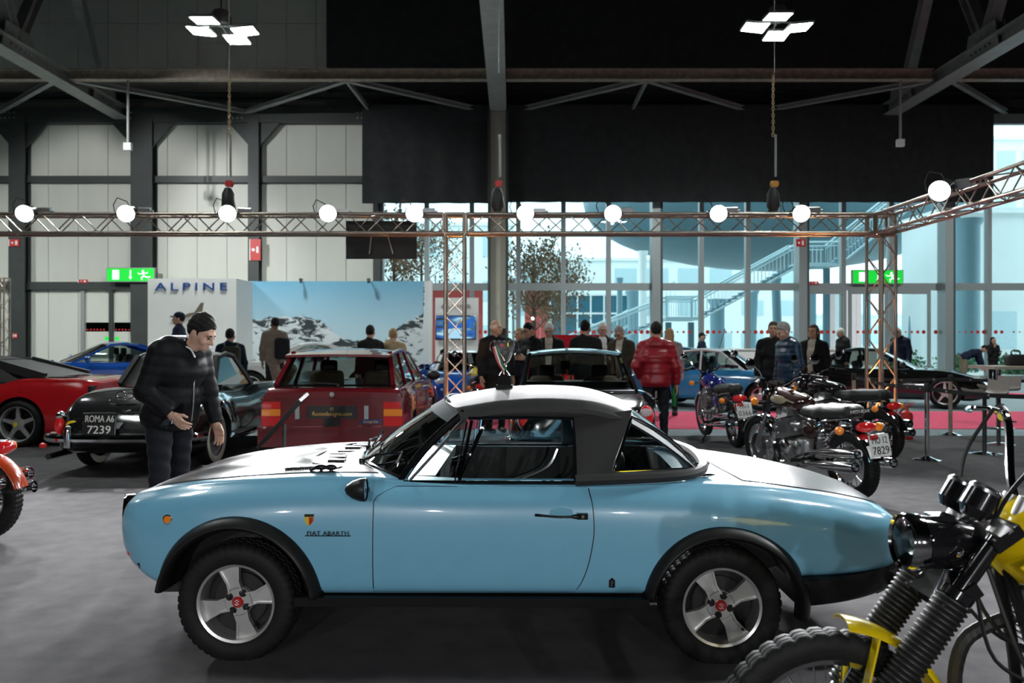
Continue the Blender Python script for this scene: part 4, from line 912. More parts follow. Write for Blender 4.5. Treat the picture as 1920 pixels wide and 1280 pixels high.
for s in (-1, 1):
    MB().tube(spline([(-1.62, s*.69, .425), (-1.71, s*.60, .455), (-1.78, s*.48, .475)], 4), .022, 8).build('front_bumperette', 'chrome', car)
    MB().lathe([(.001, .012), (.07, .010), (.085, 0)], 24, (-1.80, s*.475, .62), (-1, s*.42, .05)).build('headlamp', 'clear_lens', car)
    MB().lathe([(.082, -.03), (.082, .015), (.092, .022), (.102, .010), (.104, -.03)], 28, (-1.80, s*.475, .62), (-1, s*.42, .05)).build('headlamp_ring', 'chrome', car)
    MB().ell((-1.70, s*.64, .47), (.022, .016, .022)).build('front_indicator', 'red_lens', car, 60)
    x, z = -1.475, .655; y = HB.side(x, z); MB().lathe([(.001, .012), (.014, .010), (.019, 0)], 16, (x, s*y, z), (0, s, 0)).build('side_marker', 'amber_lens', car); MB().lathe([(.019, -.002), (.019, .006), (.024, .004), (.025, -.004)], 18, (x, s*y, z), (0, s, 0)).build('marker_ring', 'chrome', car)
    MB().b2((2.03, s*.42-.1, .54), (2.075, s*.42+.1, .62)).build('tail_lamp', 'red_lens', car, None)
MB().b2((-1.845, -.34, .50), (-1.79, .34, .61)).build('grille', 'black', car, None)
# badges on the front wing (near side and far side)
for sg in (-1, 1):
    x, z = -.79, .665; y = HB.side(x, z)+.004; f = lambda pts: [(x+a, z+b) for a, b in pts]
    MB().prism(f([(-.021, .026), (.021, .026), (.021, -.004), (.012, -.02), (0, -.028), (-.012, -.02), (-.021, -.004)]), sg*(y-.006), sg*y).build('shield_badge', 'badge_yellow', car, None)
    MB().prism(f([(0, .012), (.019, .012), (.019, -.004), (.011, -.018), (0, -.026)]), sg*y, sg*(y+.002)).build('shield_field', 'hub_red', car, None)
    MB().b2((x-.021, sg*y, z+.014), (x+.021, sg*(y+.002), z+.026)).build('shield_band', 'black', car, None)
    xx, zz_ = -.70, .603; yy = max(HB.side(q_, zz_) for q_ in (xx-.1, xx, xx+.1))+.004
    MB().b2((xx-.107, sg*(yy-.004), zz_-.013), (xx+.107, sg*(yy+.0015), zz_-.0085)).build('script_bar', 'black_gloss', car, None)
    text('badge_lettering', 'FIAT ABARTH', 'black_gloss', car, (xx, sg*(yy+.001), zz_+.001), (PI/2, 0, 0 if sg < 0 else PI), size=.0265, sx=1.12, spacing=1.12, ext=.003)
    MB().b2((.612, sg*(HB.side(.63, .37)-.002), .355), (.640, sg*(HB.side(.63, .37)+.006), .392)).b2((.619, sg*(HB.side(.63, .37)-.002), .392), (.633, sg*(HB.side(.63, .37)+.006), .400)).build('maker_badge', 'black_gloss', car, None)
    MB().b2((.622, sg*(HB.side(.63, .37)+.006), .362), (.625, sg*(HB.side(.63, .37)+.0075), .385)).b2((.622, sg*(HB.side(.63, .37)+.006), .374), (.632, sg*(HB.side(.63, .37)+.0075), .377)).b2((.622, sg*(HB.side(.63, .37)+.006), .382), (.632, sg*(HB.side(.63, .37)+.0075), .385)).build('badge_letter', 'dull_chrome', car, None)
# wheels
for (x, zc) in (WF, WR):
    for sg in (-1, 1):
        o = wheel(car, x, sg*.700, zc, WRAD, .185, .179, 'hero', 46, 'alloy', spin=(R(0) if x < 0 else R(-14)), flat=zc-.001, cap='hub_red')
        for k in range(4):
            a = R(150)+k*PI/2+(0 if x < 0 else R(14)); r_ = .047; MB().cyl((r_*math.cos(a), -.066, r_*math.sin(a)), (r_*math.cos(a), -.036, r_*math.sin(a)), .009, .009, 6).cyl((r_*math.cos(a), -.048, r_*math.sin(a)), (r_*math.cos(a), -.036, r_*math.sin(a)), .018, .018, 14).build('wheel_nut', 'nut', o, 30)
        MB().tube([(-.010, -.0593, .006), (0, -.0593, .012), (.009, -.0593, .006), (-.004, -.0593, 0), (.009, -.0593, -.008), (-.002, -.0593, -.012), (-.011, -.0593, -.006)], .0022, 5).build('cap_emblem', 'sign_white', o)
        MB().cyl((.092, -.075, -.10), (.10, -.062, -.108), .006).build('valve', 'black', o)
MB().cyl((-1.14, -.6, .266), (-1.14, .6, .266), .04).cyl((1.14, -.6, .266), (1.14, .6, .266), .05).b2((-1.2, -.4, .16), (1.3, .4, .32)).build('chassis', 'interior', car)
# windscreen, soft top
def ws(u, v):        # u -1..1 across, v 0..1 up
    s = u; b = Vector((-.67+.30*abs(s)**2.2, .665*s, .872-.035*abs(s)**2)); t_ = Vector((-.215+.125*abs(s)**2.2, .505*s, 1.187-.05*abs(s)**2.2)); p = b.lerp(t_, v); p.x -= .03*math.sin(v*PI); return p
MB().grid(lambda u, v: ws(u*2-1, v), 24, 8).build('windscreen', 'glass_car', car, 60, fix=False)
MB().tube([ws(u, 0) for u in np.linspace(-1, 1, 30)], .015, 8).build('screen_base_trim', 'chrome', car)
MB().tube([ws(u, 1) for u in np.linspace(-1, 1, 30)], .014, 8).build('screen_header', 'black_gloss', car)
mat('sunband', (.10, .12, .125), .85, spec=.1)
MB().slab(lambda u, v: ws((u*2-1)*.97, .84+.15*v)+Vector((-.003, 0, .003)), lambda u, v: (.6, 0, -.8), 20, 3, .002).build('sun_strip', 'sunband', car, 60)
for s in (-1, 1):
    MB().tube([ws(s, v) for v in np.linspace(-.05, 1.02, 8)], .021, 8).build('screen_pillar', 'black_gloss', car)
    MB().tube([ws(s, v)+Vector((.012, s*.016, .004)) for v in np.linspace(-.02, 1.0, 8)], .006, 6).build('pillar_bead', 'chrome', car)
    # wipers
    b = ws(s*.35-.15, 0)+Vector((-.03, 0, .012)); e = ws(s*.35-.55, .26)+Vector((-.02, 0, .02)); MB().tube([b, (b+e)/2+Vector((-.02, 0, .015)), e], .007, 6).cyl(b-Vector((0, 0, .03)), b+Vector((0, 0, .012)), .016).bar(e+Vector((.0, -.16, -.03)), e+Vector((0, .16, .02)), .008, .018).build('wiper', 'black_gloss', car)
def roofz(x): return herm([(-.24, 1.182), (-.1, 1.208), (.1, 1.238), (.3, 1.25), (.5, 1.243), (.65, 1.215), (.78, 1.165)], x)
def roofp(u, v):
    s = v*2-1; xf = -.225+.125*abs(s)**2.2; xb = .78-.03*s*s; x = xf+(xb-xf)*u; e = abs(s)
    return Vector((x, .545*s, roofz(x)-.052*e**2.4-max(0, e-.9)*.25))
top = MB().slab(roofp, lambda u, v: (0, 0, -1), 40, 36, .022)
for s in (0, 1): top.slab(lambda u, v: roofp(u*.955+.02, s)+Vector((0, (-1 if s == 0 else 1)*(.004*math.sin(v*PI)-.012*v), -(roofp(u*.955+.02, s).z-1.118)*v)), lambda u, v: (0, (1 if s == 0 else -1), 0), 36, 4, .015)
st_ = top.build('soft_top', 'fabric_top', car, 50)
def yq(z, x=.5): return .722-(z-.82)*.60-max(0, x-.62)*.10
for s in (-1, 1):
    fr_ = lambda v: Vector((.462, s*yq(.83+.29*v), .83+.29*v)); re_ = lambda v: Vector((.625+.13*v, s*yq(.83+.32*v, .65), .83+.33*v))
    MB().slab(lambda u, v: fr_(v).lerp(re_(v), u), lambda u, v: (0, -s, -.3), 8, 12, .02).build('quarter_panel', 'fabric_top', st_, 50)
    A, Bp, C_ = Vector((.752, s*.525, 1.125)), Vector((.640, s*.685, .876)), Vector((1.075, s*.565, .872))
    bow = lambda p, q, d: [p.lerp(q, t)+Vector((d*math.sin(t*PI), s*d*.6*math.sin(t*PI), d*.8*math.sin(t*PI))) for t in np.linspace(0, 1, 9)]
    AB, BC, CA = bow(A, Bp, 0), bow(Bp, C_, 0.0), bow(C_, A, .022)
    MB().tube(AB+BC[1:]+CA[1:-1], .0105, 8, closed=True).build('quarter_window_frame', 'chrome', st_)
    MB().grid(lambda u, v: A.lerp(Bp, u).lerp(bow(A, C_, .022)[int(round(u*8))], v), 8, 6).build('quarter_window', 'plastic_window', st_, 60, fix=False)
    # padded band around the base
MB().tube(spline([(.46, -.722, .842), (.75, -.70, .85), (.95, -.655, .855), (1.06, -.58, .862), (1.13, -.42, .872), (1.16, 0, .882), (1.13, .42, .872), (1.06, .58, .862), (.95, .655, .855), (.75, .70, .85), (.46, .722, .842)], 6), .027, 8).build('base_band', 'fabric_top', st_)
rw = lambda u, v: Vector((.77+.36*v-.05*(2*u-1)**2*(1-v)-.06*(2*u-1)**2*v, (2*u-1)*(.50+.05*v), 1.16-.29*v-.05*abs(2*u-1)**2.4*(1-v)+.015*math.sin(v*PI)))
MB().grid(lambda u, v: rw(.1+.8*u, .08+.84*v), 16, 8).build('rear_window', 'plastic_window', st_, 60, fix=False)
fb = MB()
for u0, u1, v0, v1 in ((0, 1, 0, .1), (0, 1, .9, 1), (0, .1, .1, .9), (.9, 1, .1, .9)): fb.slab(lambda u, v: rw(u0+(u1-u0)*u, v0+(v1-v0)*v), lambda u, v: (-.6, 0, -.8), 16 if u1-u0 > .5 else 3, 10 if v1-v0 > .5 else 3, .012)
fb.build('rear_fabric', 'fabric_top', st_, 50)
for s in (-1, 1):
    # quarter light and door glass frames
    a, b_, c_ = Vector((-.33, s*.688, .835)), Vector((-.075, s*.528, 1.112)), Vector((-.092, s*.695, .835))
    MB().tube([c_, Vector((-.045, s*.535, 1.105))], .009, 8).tube([c_+Vector((-.022, 0, 0)), Vector((-.067, s*.535, 1.10))], .004, 6).build('quarter_light_post', 'chrome', car)
    MB().tube([a, b_], .007, 6).build('quarter_light_frame', 'dull_chrome', car)
    MB().add([a, b_, c_], [(0, 1, 2)]).build('quarter_light', 'glass_car', car, None)
    MB().grid(lambda u, v: Vector((-.085+.545*u+.045*v*(1-u), s*(.70-.165*v), .825+.02*v)), 2, 1) if False else None
    MB().tube([(-.06, s*.545, 1.118), (.2, s*.545, 1.122), (.46, s*.548, 1.118), (.462, s*.60, 1.03), (.462, s*.715, .84)], .009, 6).build('window_seal', 'black_gloss', car)
    MB().grid(lambda u, v: Vector((-.08+.54*u+.03*v*(1-u), s*(.698-.16*v), .828+.28*v)), 4, 4).build('door_glass', 'glass', car, 60, fix=False)
# mirror
for s in (-1,):
    MB().lathe([(.001, -.085), (.022, -.075), (.042, -.045), (.053, -.01), (.055, .012), (.05, .016)], 20, (-.525, s*.845, .818), (1, 0, 0)).build('mirror_shell', 'flare_black', car, 60); MB().lathe([(.001, .010), (.05, .012)], 20, (-.525, s*.845, .818), (1, 0, 0)).build('mirror_glass', 'chrome', car); MB().bar((-.53, s*.74, .80), (-.53, s*.83, .81), .035, .02).build('mirror_stalk', 'satin_black', car, None)
# cabin
seat_f = blob([lambda P: rbox(P, (0, 0, .10), (.25, .23, .075), .06), lambda P: rbox(P@np.array([[.96, 0, .28], [0, 1, 0], [-.28, 0, .96]]), (.20, 0, .42), (.07, .22, .33), .06)], .05)
SEAT = sdf_mesh('seat', seat_f, (-.35, -.3, -.02), (.6, .3, .9), .022, 'leather')
HEADREST = sdf_mesh('headrest', lambda P: rbox(P, (0, 0, 0), (.05, .115, .085), .045), (-.1, -.2, -.15), (.1, .2, .15), .014, 'leather')
for s in (-1, 1):
    so_ = obj('seat', SEAT, car, (.27, s*.33, .30)); obj('headrest', HEADREST, so_, (.28, 0, .72), (0, R(-12), 0)); rod('headrest_post', (.25, -.04, .6), (.27, -.04, .68), .007, 'chrome', so_); rod('headrest_post', (.25, .04, .6), (.27, .04, .68), .007, 'chrome', so_)
MB().b2((-.42, -.58, .70), (-.22, .58, .84)).build('dashboard', 'leather', car, 30)
sw = MB(); c0 = Vector((-.12, .33, .80)); e = Euler((0, R(-65), 0)).to_matrix()
sw.tube([c0+e@Vector((.19*math.cos(t), .19*math.sin(t), 0)) for t in np.linspace(0, 2*PI, 29)[:-1]], .013, 8, closed=True)
for t in (0, 2.2, 4.1): sw.bar(c0, c0+e@Vector((.185*math.cos(t), .185*math.sin(t), 0)), .02, .006)
sw.cyl(c0, c0+Vector((-.2, 0, -.06)), .025).build('steering_wheel', 'black_gloss', car)
# harness straps over the seat
for k in range(2): MB().tube(spline([(.34+.05*k, -.36-.05*k, .95), (.30+.04*k, -.42, .86), (.16+.05*k, -.43, .80)], 4), .010, 6).build('harness_strap', 'dull_chrome', car)
# ------------------------------------------------------------------ other cars
mat('deep_red', (.155, .006, .010), .25, coat=1., var=.03); mat('bright_red', (.46, .010, .014), .25, coat=1., var=.03); mat('car_black', (.006, .007, .007), .15, coat=1., var=.03)
mat('racing_blue', (.006, .07, .36), .22, coat=1., var=.03); mat('car_white', (.68, .70, .70), .28, coat=1., var=.02); mat('sky_blue', (.03, .22, .46), .25, coat=1., var=.03); mat('dark_blue', (.006, .03, .09), .25, coat=1.)
mat('tan', (.30, .20, .11), .6); mat('integrale_blue', (.01, .03, .16), .4); mat('seat_tan', (.20, .15, .10), .8, var=.1)
def table(x0, x1, w, zb, belt, hood, nose, deck, tail, xa, xb, wcr=.86, zmr=.62, nw=.62, tw=.66):
    zm = belt*zmr
    return dict(w=[(x0, nw*w), (x0+.06, (nw+.97)/2*w), (x0+.25, .93*w), (x0+.7, w), (x1-.7, w), (x1-.25, .95*w), (x1-.06, (tw+.97)/2*w), (x1, tw*w)],
        zb=[(x0, zb+.16), (x0+.1, zb+.06), (x0+.35, zb), (x1-.4, zb), (x1-.1, zb+.06), (x1, zb+.16)],
        zm=[(x0, (nose+zb)*.5), (x0+.5, zm), (x1-.5, zm), (x1, (tail+zb)*.55)],
        zc=[(x0, nose-.05), (x0+.08, nose), (x0+.5, (nose+hood)/2+.03), (xa, hood), (xa+.3, belt), (xb-.2, belt), (xb+.15, (belt+deck)/2), (x1-.35, deck), (x1-.06, tail), (x1, tail-.06)],
        wc=[(x0, nw*w*.7), (x0+.1, wcr*w*.82), (x0+.6, wcr*w), (x1-.6, wcr*w), (x1-.1, wcr*w*.85), (x1, tw*w*.7)],
        zh=[(x0, nose-.04), (x0+.08, nose+.01), (x0+.6, (nose+hood)/2+.05), (xa, hood+.03), (xa+.4, belt+.01), (xb-.1, belt+.01), (x1-.35, deck+.03), (x1-.06, tail+.01), (x1, tail-.05)])
def greenhouse(root, b0, b1, r0, r1, paint, glass='glass_tint', crown=.035, pillars=(), pil=.035, bowf=.10, bowb=.06, seats=True, roofmat=None, side=True, rearglass=True, seatmat='leather', roofth=.03):
    """b0/b1: windscreen and rear-window base (x, half width, z); r0/r1: roof front and rear"""
    def ed(p, s, bow): return Vector((p[0]+bow*(s*s), p[1]*s, p[2]))
    Wf = lambda u, v: ed(b0, u*2-1, bowf).lerp(ed((r0[0], r0[1], r0[2]+crown*(1-(u*2-1)**2)), u*2-1, bowf*.6), v)
    Wr = lambda u, v: ed(b1, u*2-1, -bowb).lerp(ed((r1[0], r1[1], r1[2]+crown*(1-(u*2-1)**2)), u*2-1, -bowb*.6), v)
    MB().grid(Wf, 12, 4).build('windscreen', glass, root, 60, fix=False)
    if rearglass: MB().grid(Wr, 12, 4).build('rear_window', glass, root, 60, fix=False)
    rf = MB().slab(lambda u, v: (lambda s, a, b: Vector((a.x+(b.x-a.x)*u, a.y+(b.y-a.y)*u, a.z+(b.z-a.z)*u+.05*math.sin(u*PI)*(1-.3*s*s))))(v*2-1, Wf(v, 1), Wr(v, 1)), lambda u, v: (0, 0, -1), 14, 14, roofth)
    rf.build('roof', roofmat or paint, root, 50)
    for s in (0, 1):
        q = s*2-1; dy = Vector((0, -q*.01, 0))
        for a, b, nm in ((Wf(s, -.02), Wf(s, 1), 'front_pillar'), (Wr(s, -.02), Wr(s, 1), 'rear_pillar')): MB().bar(a+dy, b+dy, pil*(1 if nm == 'front_pillar' else 1.8), pil, up=(0, 1, 0)).build(nm, roofmat or paint, root, 30)
        MB().tube([Wf(s, 1), (Wf(s, 1)+Wr(s, 1))/2+Vector((0, 0, .045)), Wr(s, 1)], pil*.55, 8).build('roof_rail', roofmat or paint, root)
        xs_ = [b0[0]+bowf]+list(pillars)+[b1[0]-bowb]
        if side:
            A0, A1, B0, B1 = Wf(s, 0), Wf(s, 1), Wr(s, 0), Wr(s, 1); n = len(pillars)+1
            for i in range(n):
                t0, t1 = i/n, (i+1)/n
                lo = lambda t: A0.lerp(B0, t); hi = lambda t: A1.lerp(B1, t)+Vector((0, 0, .04*math.sin(t*PI)))
                MB().add([lo(t0), lo(t1), hi(t1), hi(t0)], [(0, 1, 2, 3)]).build('side_window', glass, root, None)
                if i: MB().bar(lo(t0), hi(t0), pil, pil*.8, up=(0, 1, 0)).build('door_pillar', roofmat or paint, root, None)
    if seats:
        xm = (r0[0]+r1[0])/2
        for s in (-1, 1):
            o = obj('seat', SEAT if seatmat == 'leather' else SEAT_TAN, root, (xm-.25, s*b0[1]*.5, b0[2]-.50)); obj('headrest', HEADREST, o, (.28, 0, .72))
    return Wf, Wr
SEAT_TAN = SEAT.copy(); SEAT_TAN.materials.clear(); SEAT_TAN.materials.append(M['seat_tan'])
def build_car(name, label, X, Y, rot, paint, T, x0, x1, wf, wr, track, Rw, wd, rim, style, arch=None, z0=0., rimmat='alloy', white=0., cat='car', tuck=.3, yin=None, n=50):
    root = thing(name, label, cat, (X, Y, z0), R(rot)); B_ = Body(T, tuck); me = B_.mesh('body', [paint, 'interior'], x0, x1, n)
    me = cut_arches(me, ((wf, Rw), (wr, Rw)), arch or Rw+.045, yin or track-wd*.9); me.shade_smooth(); me.set_sharp_from_angle(angle=R(30)); obj('body', me, root)
    for x in (wf, wr):
        for s in (-1, 1): wheel(root, x, s*track, Rw, Rw, wd, rim, style, 0, rimmat, white)
    MB().b2((wf, -track*.7, .16), (wr, track*.7, .34)).build('underbody', 'interior', root, None)
    return root, B_
def lens(root, B_, x, y, z, r, m, ax=(-1, 0, 0), name='headlamp', ring='chrome', d=.02):
    MB().lathe([(.001, d), (r*.7, d*.8), (r, 0), (r*.9, -.03)], 18, (x, y, z), ax).build(name, m, root)
    if ring: MB().lathe([(r, -.02), (r*1.02, .012), (r*1.14, .004), (r*1.16, -.03)], 20, (x, y, z), ax).build(name+'_ring', ring, root)
def box(name, m, root, a, b, sm=None): return MB().b2(a, b).build(name, m, root, sm)
# --- deep red hatchback seen from behind
T = table(-1.95, 1.92, .86, .20, .93, .92, .70, .96, .93, -.75, 1.5, .94, .60, .8, .93); T['zc'] = [(-1.95, .62), (-1.85, .72), (-1.3, .88), (-.8, .93), (0, .95), (1.3, .96), (1.85, .95), (1.92, .90)]; T['wc'] = [(-1.95, .6), (-1.8, .74), (-1, .79), (1.5, .80), (1.92, .76)]; T['zh'] = [(-1.95, .64), (-1.85, .74), (-.8, .96), (1.85, .96), (1.92, .92)]
T['w'] = [(-1.95, .70), (-1.8, .80), (-1.4, .87), (-.7, .83), (.6, .83), (1.1, .875), (1.6, .86), (1.92, .83)]; T['zb'] = [(-1.95, .34), (-1.7, .22), (1.6, .22), (1.92, .30)]; T['zm'] = [(-1.95, .5), (0, .58), (1.92, .60)]
c, B_ = build_car('hatchback', 'deep red boxy hatchback seen from behind with roof spoiler', -2.09, 11.22, -90, 'deep_red', T, -1.95, 1.92, -1.28, 1.2, .74, .305, .205, .215, 'multi', tuck=.12)
Wf, Wr = greenhouse(c, (-.98, .72, .95), (1.80, .70, .97), (-.42, .58, 1.335), (1.38, .60, 1.345), 'deep_red', 'glass_tint', .02, (.1, .9), .05, .10, .03, seatmat='tan')
MB().slab(lambda u, v: Vector((1.36+.30*u, (v*2-1)*(.64-.02*u), 1.362-.025*u+.012*(1-(2*v-1)**2))), lambda u, v: (0, 0, -1), 4, 12, .028).build('roof_spoiler', 'deep_red', c, 40)
MB().tube([Wr(u, .94)+Vector((.01, 0, 0)) for u in np.linspace(.03, .97, 12)]+[Wr(u, .03)+Vector((.012, 0, 0)) for u in np.linspace(.97, .03, 12)], .014, 6, closed=True).build('rear_window_seal', 'black_gloss', c)
MB().bar((1.82, .05, 1.0), (1.80, -.32, 1.02), .012, .014).cyl((1.80, .05, .975), (1.84, .05, .985), .018).build('rear_wiper', 'black', c, 40)
x = 1.925
MB().prism([(-.83, .62), (-.60, .62), (-.62, .79), (-.80, .79)], 0, .03, (x-.02, 0, 0), ux=(0, 1, 0), uy=(0, 0, 1), un=(1, 0, 0)) if False else None
for s in (-1, 1):
    box('tail_lamp_amber', 'amber_lens', c, (x-.05, s*.60, .635), (x+.012, s*.815, .715)); box('tail_lamp_red', 'red_lens', c, (x-.05, s*.60, .72), (x+.012, s*.80, .80)); box('tail_lamp_reverse', 'red_lens', c, (x-.05, s*.60, .52), (x+.010, s*.82, .63))
    box('plate_lamp', 'clear_lens', c, (x-.01, s*.40-.025, .60), (x+.022, s*.40+.025, .755))
    MB().cyl((1.7, s*.45, .27), (1.98, s*.45, .27), .03).build('tailpipe', 'dull_chrome', c)
box('plate_recess', 'deep_red', c, (x-.01, -.37, .59), (x+.006, .37, .77)); pl = box('number_plate', 'plate_black', c, (x, -.29, .605), (x+.018, .29, .755))
mat('bumper_line', (.30, .02, .03), .3, coat=1.)
text('plate_lettering', 'Ruotedasogno.com', 'gold', pl, (x+.020, 0, .66), (PI/2, 0, PI/2), size=.068, ext=.001, sx=.88, shear=.2); MB().lathe([(.012, 0), (.017, .002), (.020, 0)], 16, (x+.019, 0, .715), (1, 0, 0)).build('plate_emblem', 'gold', pl)
MB().b2((1.80, -.85, .28), (x+.055, .85, .50)).b2((1.78, -.855, .48), (x+.065, .855, .515)).build('rear_bumper', 'deep_red', c, 30)
box('tow_cover', 'black', c, (x+.02, -.10, .505), (x+.024, .09, .60)); box('boot_crease', 'deep_red', c, (x-.02, -.83, .815), (x+.012, .83, .835))
MB().lathe([(.001, .008), (.028, .008), (.032, 0)], 20, (x, 0, .885), (1, 0, 0)).build('maker_emblem', 'dull_chrome', c); box('model_badge', 'integrale_blue', c, (x, .44, .515), (x+.066, .68, .565)) if False else None
b_ = box('model_badge', 'integrale_blue', c, (x-.005, .33, .545), (x+.010, .57, .595)); text('badge_lettering', 'integrale', 'gold', b_, (x+.011, .45, .57), (PI/2, 0, PI/2), size=.05, ext=.001)
for s in (-1, 1): MB().ell((-.62, s*.93, 1.0), (.07, .10, .07), 12, 8).build('door_mirror', 'black', c, 60)
box('bootlid_line', 'black', c, (x-.02, -.70, .835), (x+.0125, .70, .838))
# --- black vintage roadster from behind
T = table(-2.15, 2.12, .86, .22, .86, .86, .66, .80, .62, -.5, 1.2, .76, .60, .6, .62)
T['zc'] = [(-2.15, .6), (-2.0, .74), (-1.4, .90), (-.6, .90), (0, .84), (.7, .86), (1.2, .92), (1.6, .86), (1.95, .70), (2.12, .52)]; T['zh'] = [(-2.15, .62), (-1.9, .78), (-.6, .92), (0, .90), (.9, .98), (1.3, .96), (1.7, .86), (2.0, .70), (2.12, .54)]; T['w'] = [(-2.15, .5), (-2.0, .74), (-1.3, .86), (-.3, .80), (.5, .80), (1.2, .87), (1.7, .80), (2.0, .68), (2.12, .52)]
c, B_ = build_car('vintage_roadster', 'glossy black vintage roadster with black hood and whitewall tyres', -4.36, 10.95, -91, 'car_black', T, -2.15, 2.12, -1.2, 1.2, .71, .33, .17, .21, 'disc', arch=.37, rimmat='dull_chrome', white=.06)
Wf, Wr = greenhouse(c, (-.62, .62, .90), (1.02, .60, .95), (-.12, .52, 1.30), (.62, .52, 1.29), 'fabric_top', 'glass_dark', .05, (), .06, .10, .22, roofmat='fabric_top', rearglass=False)
MB().slab(lambda u, v: Wr(u, v), lambda u, v: (-1, 0, 0), 14, 6, .012).build('hood_back', 'fabric_top', c, 60)
MB().slab(lambda u, v: Wr(.2+.6*u, .25+.5*v)+Vector((.012, 0, .006)), lambda u, v: (-1, 0, 0), 8, 4, .004).build('hood_window', 'glass_dark', c, 60)
bx = 2.16
MB().tube(spline([(1.75, -.86, .42), (2.0, -.80, .43), (bx, -.5, .43), (bx+.04, 0, .43), (bx, .5, .43), (2.0, .80, .43), (1.75, .86, .42)], 6), .05, 10).build('rear_bumper', 'chrome', c)
for s in (-1, 1):
    MB().lathe([(.001, .13), (.03, .12), (.042, .05), (.042, -.11), (.001, -.12)], 12, (bx+.05, s*.46, .45)).build('overrider', 'chrome', c)
    MB().ell((2.02, s*.66, .56), (.05, .055, .10), 14, 10).build('tail_lamp', 'red_lens', c, 60); MB().ell((2.0, s*.66, .67), (.055, .05, .05), 12, 8).build('tail_lamp_cap', 'chrome', c, 60); MB().ell((2.0, s*.66, .45), (.055, .055, .03), 12, 8).build('tail_lamp_base', 'chrome', c, 60)
    MB().tube(spline([(-1.58, s*.86, .50), (-1.2, s*.875, .78), (-.80, s*.855, .50)], 8), .02, 6).build('arch_brow', 'chrome', c); MB().tube(spline([(.82, s*.855, .50), (1.2, s*.885, .78), (1.58, s*.84, .50)], 8), .02, 6).build('arch_brow', 'chrome', c)
    MB().bar((-.75, s*.82, .27), (.75, s*.82, .27), .03, .03).build('sill_strip', 'chrome', c, None)
pl = box('number_plate', 'plate_black', c, (2.15, -.15, .53), (2.17, .21, .79)); pl.rotation_euler = (0, R(-8), 0); pl.location = (.10, -.17, -.37)
text('plate_lettering', 'ROMA A6', 'plate_letter_w', pl, (2.172, .03, .72), (PI/2, 0, PI/2), size=.105, ext=.002, sx=.72); text('plate_lettering', '7239', 'plate_letter_w', pl, (2.172, .03, .60), (PI/2, 0, PI/2), size=.125, ext=.002, sx=1.08)
MB().tube([(2.17, -.15, .53), (2.17, .21, .53), (2.17, .21, .79), (2.17, -.15, .79)], .008, 6, closed=True).build('plate_frame', 'chrome', pl)
MB().tube([(1.93-.02*math.sin(a), -.02+.05*math.cos(a), .90+.035*math.sin(a)) for a in np.linspace(0, 6.28, 17)[:-1]], .008, 6, closed=True).build('boot_emblem', 'chrome', c); MB().tube([(1.955, .10+.04*math.cos(a), .89+.03*math.sin(a)) for a in np.linspace(0, 6.28, 17)[:-1]], .008, 6, closed=True).build('boot_emblem', 'chrome', c); MB().tube([(1.985, -.12+.02*k, .845+.006*(k % 2)) for k in range(17)], .005, 5).build('boot_script', 'chrome', c); MB().tube(spline([(2.0, -.10, .80), (2.03, .05, .79), (2.0, .2, .80)], 5), .010, 6).build('boot_handle', 'chrome', c)
MB().lathe([(.001, .01), (.05, .01), (.055, 0)], 20, (2.06, -.30, .56), (1, 0, .1)).build('round_badge', 'dull_chrome', c); MB().ell((2.045, -.50, .55), (.012, .085, .07), 20, 8).build('oval_sticker', 'badge_yellow', c, 60)
MB().cyl((1.7, -.62, .26), (2.27, -.64, .25), .033, .033, 14).build('tailpipe', 'black_gloss', c); MB().ell((2.2, -.74, .36), (.03, .04, .03)).build('fog_lamp', 'red_lens', c, 60)
# --- bright red sports car on the left edge, seen from its right rear
T = table(-2.2, 2.05, .93, .17, .84, .80, .56, .96, .88, -.8, 1.0, .88, .58, .7, .85); T['zc'] = [(-2.2, .48), (-2.0, .56), (-1.2, .74), (-.6, .80), (.2, .82), (.7, .88), (1.1, .965), (1.6, .965), (1.95, .935), (2.05, .88)]; T['zh'] = [(-2.2, .5), (-1.9, .6), (-.6, .82), (.7, .9), (1.1, .98), (1.6, .975), (1.95, .95), (2.05, .9)]
c, B_ = build_car('sports_car', 'bright red low sports car with black hood at the left edge', -8.07, 12.25, 180+180, 'bright_red', T, -2.2, 2.05, -1.38, 1.07, .83, .33, .26, .245, 'star5', arch=.385)
greenhouse(c, (-.95, .68, .84), (1.30, .60, .98), (-.30, .54, 1.20), (.45, .52, 1.20), 'black', 'glass_dark', .04, (), .07, .12, .05, roofmat='black_matte', rearglass=False)
MB().slab(lambda u, v: Vector((.42+.95*u, (v*2-1)*(.53+.12*u), 1.235-.245*u-.03*abs(2*v-1)**2)), lambda u, v: (0, 0, -1), 10, 12, .02).build('hood_rear', 'black_matte', c, 60)
for s in (-1, 1):
    MB().add([(.2, s*.70, .86), (.95, s*.66, .93), (.5, s*.55, 1.16)], [(0, 1, 2)]).build('hood_side', 'black_matte', c, None)
    for q in (.45, .68): lens(c, B_, 2.03, s*q, .74, .075, 'red_lens', (1, 0, 0), 'tail_lamp', None)
    for i in range(2): MB().cyl((1.9, s*(.30+.1*i), .30), (2.1, s*(.30+.1*i), .30), .04).build('tailpipe', 'dull_chrome', c)
box('tail_panel', 'black', c, (2.0, -.80, .64), (2.045, .80, .86)); box('air_vent', 'black', c, (1.3, -.60, .975), (1.6, -.32, .985)); box('rear_plate_bar', 'bright_red', c, (2.03, -.8, .50), (2.08, .8, .60))
MB().tube([(x_, -B_.side(x_, .5)-.002, .50-.02*x_) for x_ in np.linspace(-.9, .66, 8)], .012, 6).build('side_crease', 'bright_red', c)
